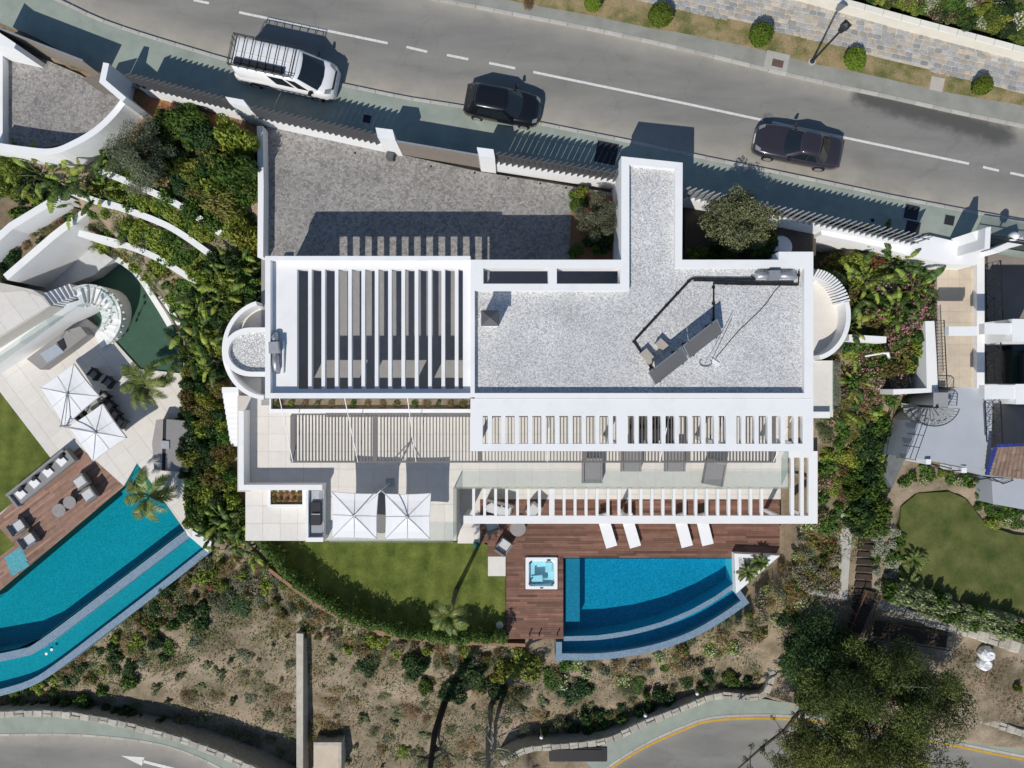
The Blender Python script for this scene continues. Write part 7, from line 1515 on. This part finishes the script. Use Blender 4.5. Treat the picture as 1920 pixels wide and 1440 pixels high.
scatter([(1690, 905), (1790, 900), (1815, 920), (1860, 985), (1920, 985), (1920, 950), (1860, 930), (1840, 900), (1740, 880), (1690, 890)], 14, {'green': 3, 'white': 1, 'yellow': 1, 'dark': 1}, (.35, .6), (.4, .7), names('around the upper edge of the right lawn'), 'east lawn border', maxn=44)
shrub('green', 1642, 975, 1.5, 1.6, 'broad green bush at the corner of the right lawn'); shrub('dark', 1600, 985, .8, .8, 'dark bush by the top of the concrete path')
for x, y, lb in ((1712, 1050, 'dark cycad on the left edge of the right lawn'), (1706, 1090, 'pale cycad below the dark one at the right lawn')): palm(x, y, -6.6, .3, .95, 18, lb, 'cycad', 'cycad', CYC)
for x, y, s, lb in ((1401, 1072, .82, 'larger cycad in the white corner planter'), (1424, 1054, .70, 'smaller cycad in the white corner planter')): palm(x, y, Z_DECK + .4, .2, s, 22, lb, 'cycad', 'cycad', CYC)
# low white wall and bent white pipe in the garden right of the balcony
wall_thing('low_wall', 'low white wall stub in the garden right of the curved balcony', [(1592, 633), (1662, 637)], -.6, .34, -3.5, smooth=False)
tag(MB().tube([P(1622, 668, -1.1), P(1656, 662, -1.0), P(1664, 662, -.7), P(1667, 670, -1.1)], [.05, .05, .09, .09], 8).build('garden_pipe', white_paint, None, True), 'bent white pipe lying among the shrubs right of the villa', 'pipe')
# planter plants
for i, (x, kd) in enumerate([(522, 'bronze'), (545, 'yellow'), (570, 'dry'), (596, 'sparse'), (622, 'dry'), (661, 'green'), (690, 'dry'), (715, 'dry'), (742, 'bronze'), (777, 'green'), (800, 'dry'), (822, 'sparse'), (845, 'dry'), (868, 'bronze')]): shrub(kd, x, 757, .26, .3, 'small plant in the long planter below the carport', 'long planter plants', z=.08)
for i in range(10): shrub(rnd.choice(('bronze', 'dry', 'bronze')), 513 + (i % 5) * 12, 923 + (i // 5) * 14, .22, .3, 'small reddish plant in the white patio box', 'patio box plants', z=-3.17)
# big eucalyptus trees on the right of the lower road
eu = crown_lumps(31, 0, 0, 0, 4.6, 4.2, 2.6, 95, (.26, .46)); e0 = P(1640, 1330, -4.5); eg = ground_at(1560, 1255)
def big_tree(label, top_px, zc_, R3, nl, n, base_px, seed, mat='euc', tr_=.28, dens=(.26, .46), zb_=None):
    c_ = P(*top_px, zc_); b_ = ground_at(*base_px); lp_ = crown_lumps(seed, c_.x - b_.x, c_.y - b_.y, zc_ - b_.z, *R3, nl, dens)
    t = thing('eucalyptus_tree', label, 'tree', b_); g = random.Random(seed)
    V, Qd, lc = cloud(seed, n, lp_, .19, .055, .15, 1.0, .78); o = link(bpy.data.objects.new('crown', np_mesh('crown', V, Qd, LM[mat], lc))); o.parent = t
    cc = Vector((c_.x - b_.x, c_.y - b_.y, zc_ - b_.z)); fk = cc * .55; fk.z = cc.z * .55; mb = MB(); mb.tube([(0, 0, -.3), fk * .5 + Vector((.15, .1, 0)), fk], [tr_ * 1.2, tr_, tr_ * .8], 9)
    for q in g.sample(lp_, min(30, len(lp_))):
        e_ = Vector(q[:3]); mid = fk.lerp(e_, .5) + Vector((g.uniform(-.4, .4), g.uniform(-.4, .4), .3)); mb.tube([fk, fk.lerp(mid, .5) + Vector((0, 0, .1)), mid, e_], [tr_ * .5, tr_ * .36, tr_ * .22, tr_ * .06], 6)
    o = mb.build('trunk', pale_trunk); o.parent = t
big_tree('largest dark eucalyptus spreading over the gully and lower road', (1640, 1325), -4.8, (6.2, 4.1, 2.0), 150, 56000, (1560, 1265), 31, 'euc', .30, (.20, .42))
big_tree('darker eucalyptus at the left edge of the largest one', (1548, 1242), -6.2, (2.5, 3.2, 1.6), 50, 17000, (1530, 1215), 32, 'dark', .22, (.35, .6))
big_tree('sparse yellowish eucalyptus at the bottom edge', (1630, 1432), -3.9, (6.0, 2.6, 1.6), 90, 24000, (1610, 1400), 33, 'euc_pale', .24, (.25, .5))
big_tree('eucalyptus crown nearest the bare bank at bottom right', (1745, 1300), -5.8, (2.0, 1.8, 1.4), 30, 9000, (1700, 1245), 34, 'euc_pale', .16)
big_tree('low feathery eucalyptus crown over the lower road edge', (1505, 1412), -6.2, (2.3, 2.0, 1.2), 40, 9000, (1500, 1310), 35, 'euc_pale', .15, (.25, .5))
scatter([(1480, 1150), (1600, 1190), (1740, 1215), (1700, 1290), (1560, 1340), (1470, 1300)], 26, {'dark': 4, 'green': 1}, (.6, 1.1), (.6, 1.2), names('in the gully under the eucalyptus'), 'gully shrubs', maxn=26)
# a dead limb of the big eucalyptus reaching over the lower road
bl = thing('fallen_branch', 'long bare branch reaching over the lower road left of the eucalyptus', 'branch', P(1520, 1320, -7)); g8 = random.Random(8); mb = MB(); pts = [P(1530, 1310, -6.5), P(1498, 1335, -6.2), P(1470, 1370, -6.0), P(1430, 1400, -5.8), P(1385, 1440, -5.6), P(1350, 1470, -5.6)]; mb.tube(pts, [.14, .12, .10, .075, .05, .03], 7); lps8 = []
for i in range(16): q = pts[1 + i % 4].lerp(pts[2 + i % 4], g8.random()); e_ = q + Vector((g8.uniform(-.9, .6), g8.uniform(-.5, .9), g8.uniform(-.2, .4))); mb.tube([q, q.lerp(e_, .5) + Vector((0, 0, .08)), e_], [.04, .025, .008], 5); lps8.append((e_.x - bl.location.x, e_.y - bl.location.y, e_.z + 7, .22, .22, .16))
mb.build('limb', trunk_mat, bl); V, Qd, lc = cloud(88, 700, lps8, .17, .05, .1); o = link(bpy.data.objects.new('leaves', np_mesh('leaves', V, Qd, LM['euc'], lc))); o.parent = bl
# bare trees whose crowns stand above the lower edge
def bare_tree(label, base_px, h_, r_, seed, mat, spread=1.6, dirs=None):
    b_ = ground_at(*base_px); t = thing('bare_tree', label, 'tree', b_); g = random.Random(seed); mb = MB(); top = Vector((g.uniform(-.3, .3), g.uniform(-.3, .3), h_)); mid = top * .5 + Vector((g.uniform(-.25, .25), .15, 0)); mb.tube([(0, 0, -.3), mid, top], [r_ * 1.2, r_, r_ * .6], 9); tw_ = MB(); lps = []
    for i in range(9):
        s = g.uniform(.35, 1); st_ = Vector((0, 0, -.3)).lerp(top, s); a = g.uniform(0, 6.28); L_ = spread * g.uniform(.5, 1.1); e_ = st_ + Vector((math.cos(a) * L_, math.sin(a) * L_, g.uniform(.2, .9))); m_ = st_.lerp(e_, .5) + Vector((g.uniform(-.2, .2), g.uniform(-.2, .2), .1)); mb.tube([st_, m_, e_], [r_ * .5, r_ * .32, r_ * .12], 6)
        for j in range(6): a2 = g.uniform(0, 6.28); f0 = m_.lerp(e_, g.random()); tw_.tube([f0, f0 + Vector((math.cos(a2) * .4, math.sin(a2) * .4, g.uniform(-.1, .3)))], [.02, .006], 4)
        lps.append((*e_, .35, .35, .3))
    o = mb.build('trunk', mat); o.parent = t; o = tw_.build('twigs', trunk_mat); o.parent = t
    V, Qd, lc = cloud(seed, 900, lps, .16, .05, .1); o = link(bpy.data.objects.new('leaves', np_mesh('leaves', V, Qd, LM['olive'], lc))); o.parent = t
bare_tree('tall dark leaning trunk rising from the bare bank at the bottom', (834, 1318), 8.6, .20, 41, M('dark_bark', (.030, .026, .022), .95, .25, 4), 1.4)
bare_tree('grey forked bare trunk, left of the pair at the bottom', (921, 1322), 8.4, .17, 42, pale_trunk, 1.6)
bare_tree('thin grey bare trunk leaning right at the bottom', (940, 1318), 6.5, .12, 43, pale_trunk, 2.0)
# small sapling on the right bare bank
g_ = ground_at(1905, 1290); shrub('yellow', 1908, 1290, .35, .6, 'single yellow green sapling on the bare ground at far right')
# weeds and fallen leaves over the open ground
def weeds(name, polys, n, ll, lw, mat, seed, up=.25):
    g = np.random.default_rng(seed); xs, ys = [], []
    for poly_, cnt in polys:
        px_, py_ = np.array([p_[0] for p_ in poly_]), np.array([p_[1] for p_ in poly_]); x = g.uniform(px_.min(), px_.max(), cnt * 5); y = g.uniform(py_.min(), py_.max(), cnt * 5)
        cl = np.sin(x * .045 + 1.3 * np.sin(y * .03 + seed)) * np.cos(y * .05 + np.sin(x * .027 + seed * 2)) + g.normal(size=x.shape) * .45; ok = inpoly(x, y, poly_) & (cl > .42); xs.append(x[ok][:cnt]); ys.append(y[ok][:cnt])
    x, y = np.concatenate(xs), np.concatenate(ys); z = np.full(x.shape, -7.0)
    gv = lambda X_, Y_: GZ[np.clip(np.searchsorted(gy, Y_) - 1, 0, len(gy) - 1), np.clip(np.searchsorted(gx, X_) - 1, 0, len(gx) - 1)]
    for _ in range(8): kz = (H - z) / F; z = .5 * z + .5 * gv((x - 960) * kz, (720 - y) * kz)
    kz = (H - z) / F; X, Y = (x - 960) * kz, (720 - y) * kz; z = terrain_z(X, Y); m_ = len(X)
    c_ = np.stack([X, Y, z + g.uniform(.01, up, m_)], 1); nrm = g.normal(size=(m_, 3)) * .6 + [0, 0, 1]; nrm /= np.linalg.norm(nrm, axis=1)[:, None]; u = np.cross(nrm, g.normal(size=(m_, 3))); u /= np.linalg.norm(u, axis=1)[:, None]; v = np.cross(nrm, u); s = g.uniform(.5, 1.4, m_)[:, None]; u *= s * ll / 2; v *= s * lw / 2
    V = np.stack([c_ - u, c_ + v, c_ + u, c_ - v], 1).reshape(-1, 3); o = link(bpy.data.objects.new(name, np_mesh(name, V, np.arange(4 * m_).reshape(m_, 4), mat, np.repeat(g.uniform(0, 1, m_), 4))))
    return o
bank = [(300, 1250), (545, 1150), (640, 1215), (1000, 1235), (1200, 1270), (1420, 1180), (1430, 1300), (1200, 1350), (1000, 1400), (960, 1440), (500, 1440), (330, 1370)]
eastg = [(1535, 480), (1750, 500), (1735, 740), (1680, 850), (1640, 990), (1500, 1180), (1440, 1180), (1500, 1010), (1535, 960)]
slope = [(0, 1300), (250, 1150), (400, 1030), (520, 1120), (560, 1180), (300, 1260), (200, 1320), (0, 1325)]
terr = [(140, 330), (300, 370), (480, 470), (480, 560), (400, 640), (330, 600), (240, 500), (160, 450)]
tag(weeds('weeds', [(bank, 4500), (eastg, 8000), (slope, 6000), (terr, 5000), ([(480, 1045), (760, 1190), (1000, 1215), (1040, 1260), (700, 1230), (470, 1090)], 5000)], 0, .17, .06, LM['green'], 5), 'low green weeds sprouting over the open slopes', 'weeds', None, 'stuff')
tag(weeds('dry_grass', [(bank, 9000), (eastg, 5000), (slope, 4000), ([(1790, 1215), (1930, 1240), (1930, 1370), (1760, 1310)], 1500), ([(1100, 1240), (1400, 1150), (1500, 1010), (1540, 1000), (1480, 1180), (1200, 1290)], 5000)], 0, .22, .025, LM['dry'], 6), 'dry straw coloured grass on the open slopes', 'dry grass', None, 'stuff')
tag(weeds('grey_weeds', [(bank, 5500), (slope, 4000), ([(1790, 1215), (1930, 1240), (1930, 1370), (1760, 1310)], 900)], 0, .15, .07, LM['grey'], 14, .12), 'grey green creeping weeds in drifts over the bare banks', 'weeds', None, 'stuff')
tag(weeds('yellow_weeds', [(bank, 3000), (eastg, 5000), (slope, 3500), ([(1100, 1240), (1400, 1150), (1500, 1010), (1540, 1000), (1480, 1180), (1200, 1290)], 5000)], 0, .15, .06, LM['yellow'], 9), 'yellowish ground cover on the slopes around the pools', 'ground cover', None, 'stuff')

# the largest shrubs stand as individuals, the rest is one mass of undergrowth
own = [q for q in PENDING if q[6] is None]; rest = sorted([q for q in PENDING if q[6] is not None], key=lambda q: -(q[3] * (1.6 if q[9] is not None and q[9] > -4 else 1)))
keep = own + rest[:max(0, 292 - len(own))]; mass = {}
ORD = ['first', 'second', 'third', 'fourth', 'fifth', 'sixth', 'seventh', 'eighth', 'ninth', 'tenth', 'eleventh', 'twelfth', 'thirteenth', 'fourteenth', 'fifteenth', 'sixteenth']
byl = {}
for q in keep: byl.setdefault(q[5], []).append(q)
for lb, qs in byl.items():
    qs.sort(key=lambda q: q[1])
    for i, q in enumerate(qs):
        l2 = lb if len(qs) == 1 or len(qs) > 16 else lb + ', ' + ('leftmost' if i == 0 else 'rightmost' if i == len(qs) - 1 else ORD[i] + ' from left')
        shrub_now(*q[:5], l2, *q[6:])
for q in rest[max(0, 292 - len(own)):]: shrub_now(*q, mass=mass)
VV, LC, MI, mats_ = [], [], [], []
for key, parts in mass.items():
    mats_.append(FM[key[1:]] if key[0] == 'F' and key[1:] in FM else LM[key])
    for w4, l4 in parts: VV.append(w4); LC.append(l4); MI.append(np.full(len(w4) // 4, len(mats_) - 1, np.int32))
VV, LC, MI = np.concatenate(VV), np.concatenate(LC), np.concatenate(MI)
me = np_mesh('undergrowth', VV, np.arange(len(VV)).reshape(-1, 4), mats_, LC); me.polygons.foreach_set('material_index', MI); me.update()
tag(link(bpy.data.objects.new('undergrowth', me)), 'mixed low undergrowth filling the beds and slopes', 'undergrowth', None, 'stuff')
byl = {}
for o in list(C.objects):
    if o.parent is None and o.get('group') and o.name.startswith(('banana_plant', 'dining_chair', 'ground_light', 'bollard_light', 'wall_lamp')): byl.setdefault(o['label'], []).append(o)
for lb, os_ in byl.items():
    os_.sort(key=lambda o: o.location.x)
    if 1 < len(os_) <= 16:
        for i, o in enumerate(os_): o['label'] = lb + ', ' + ('leftmost' if i == 0 else 'rightmost' if i == len(os_) - 1 else ORD[i] + ' from left')
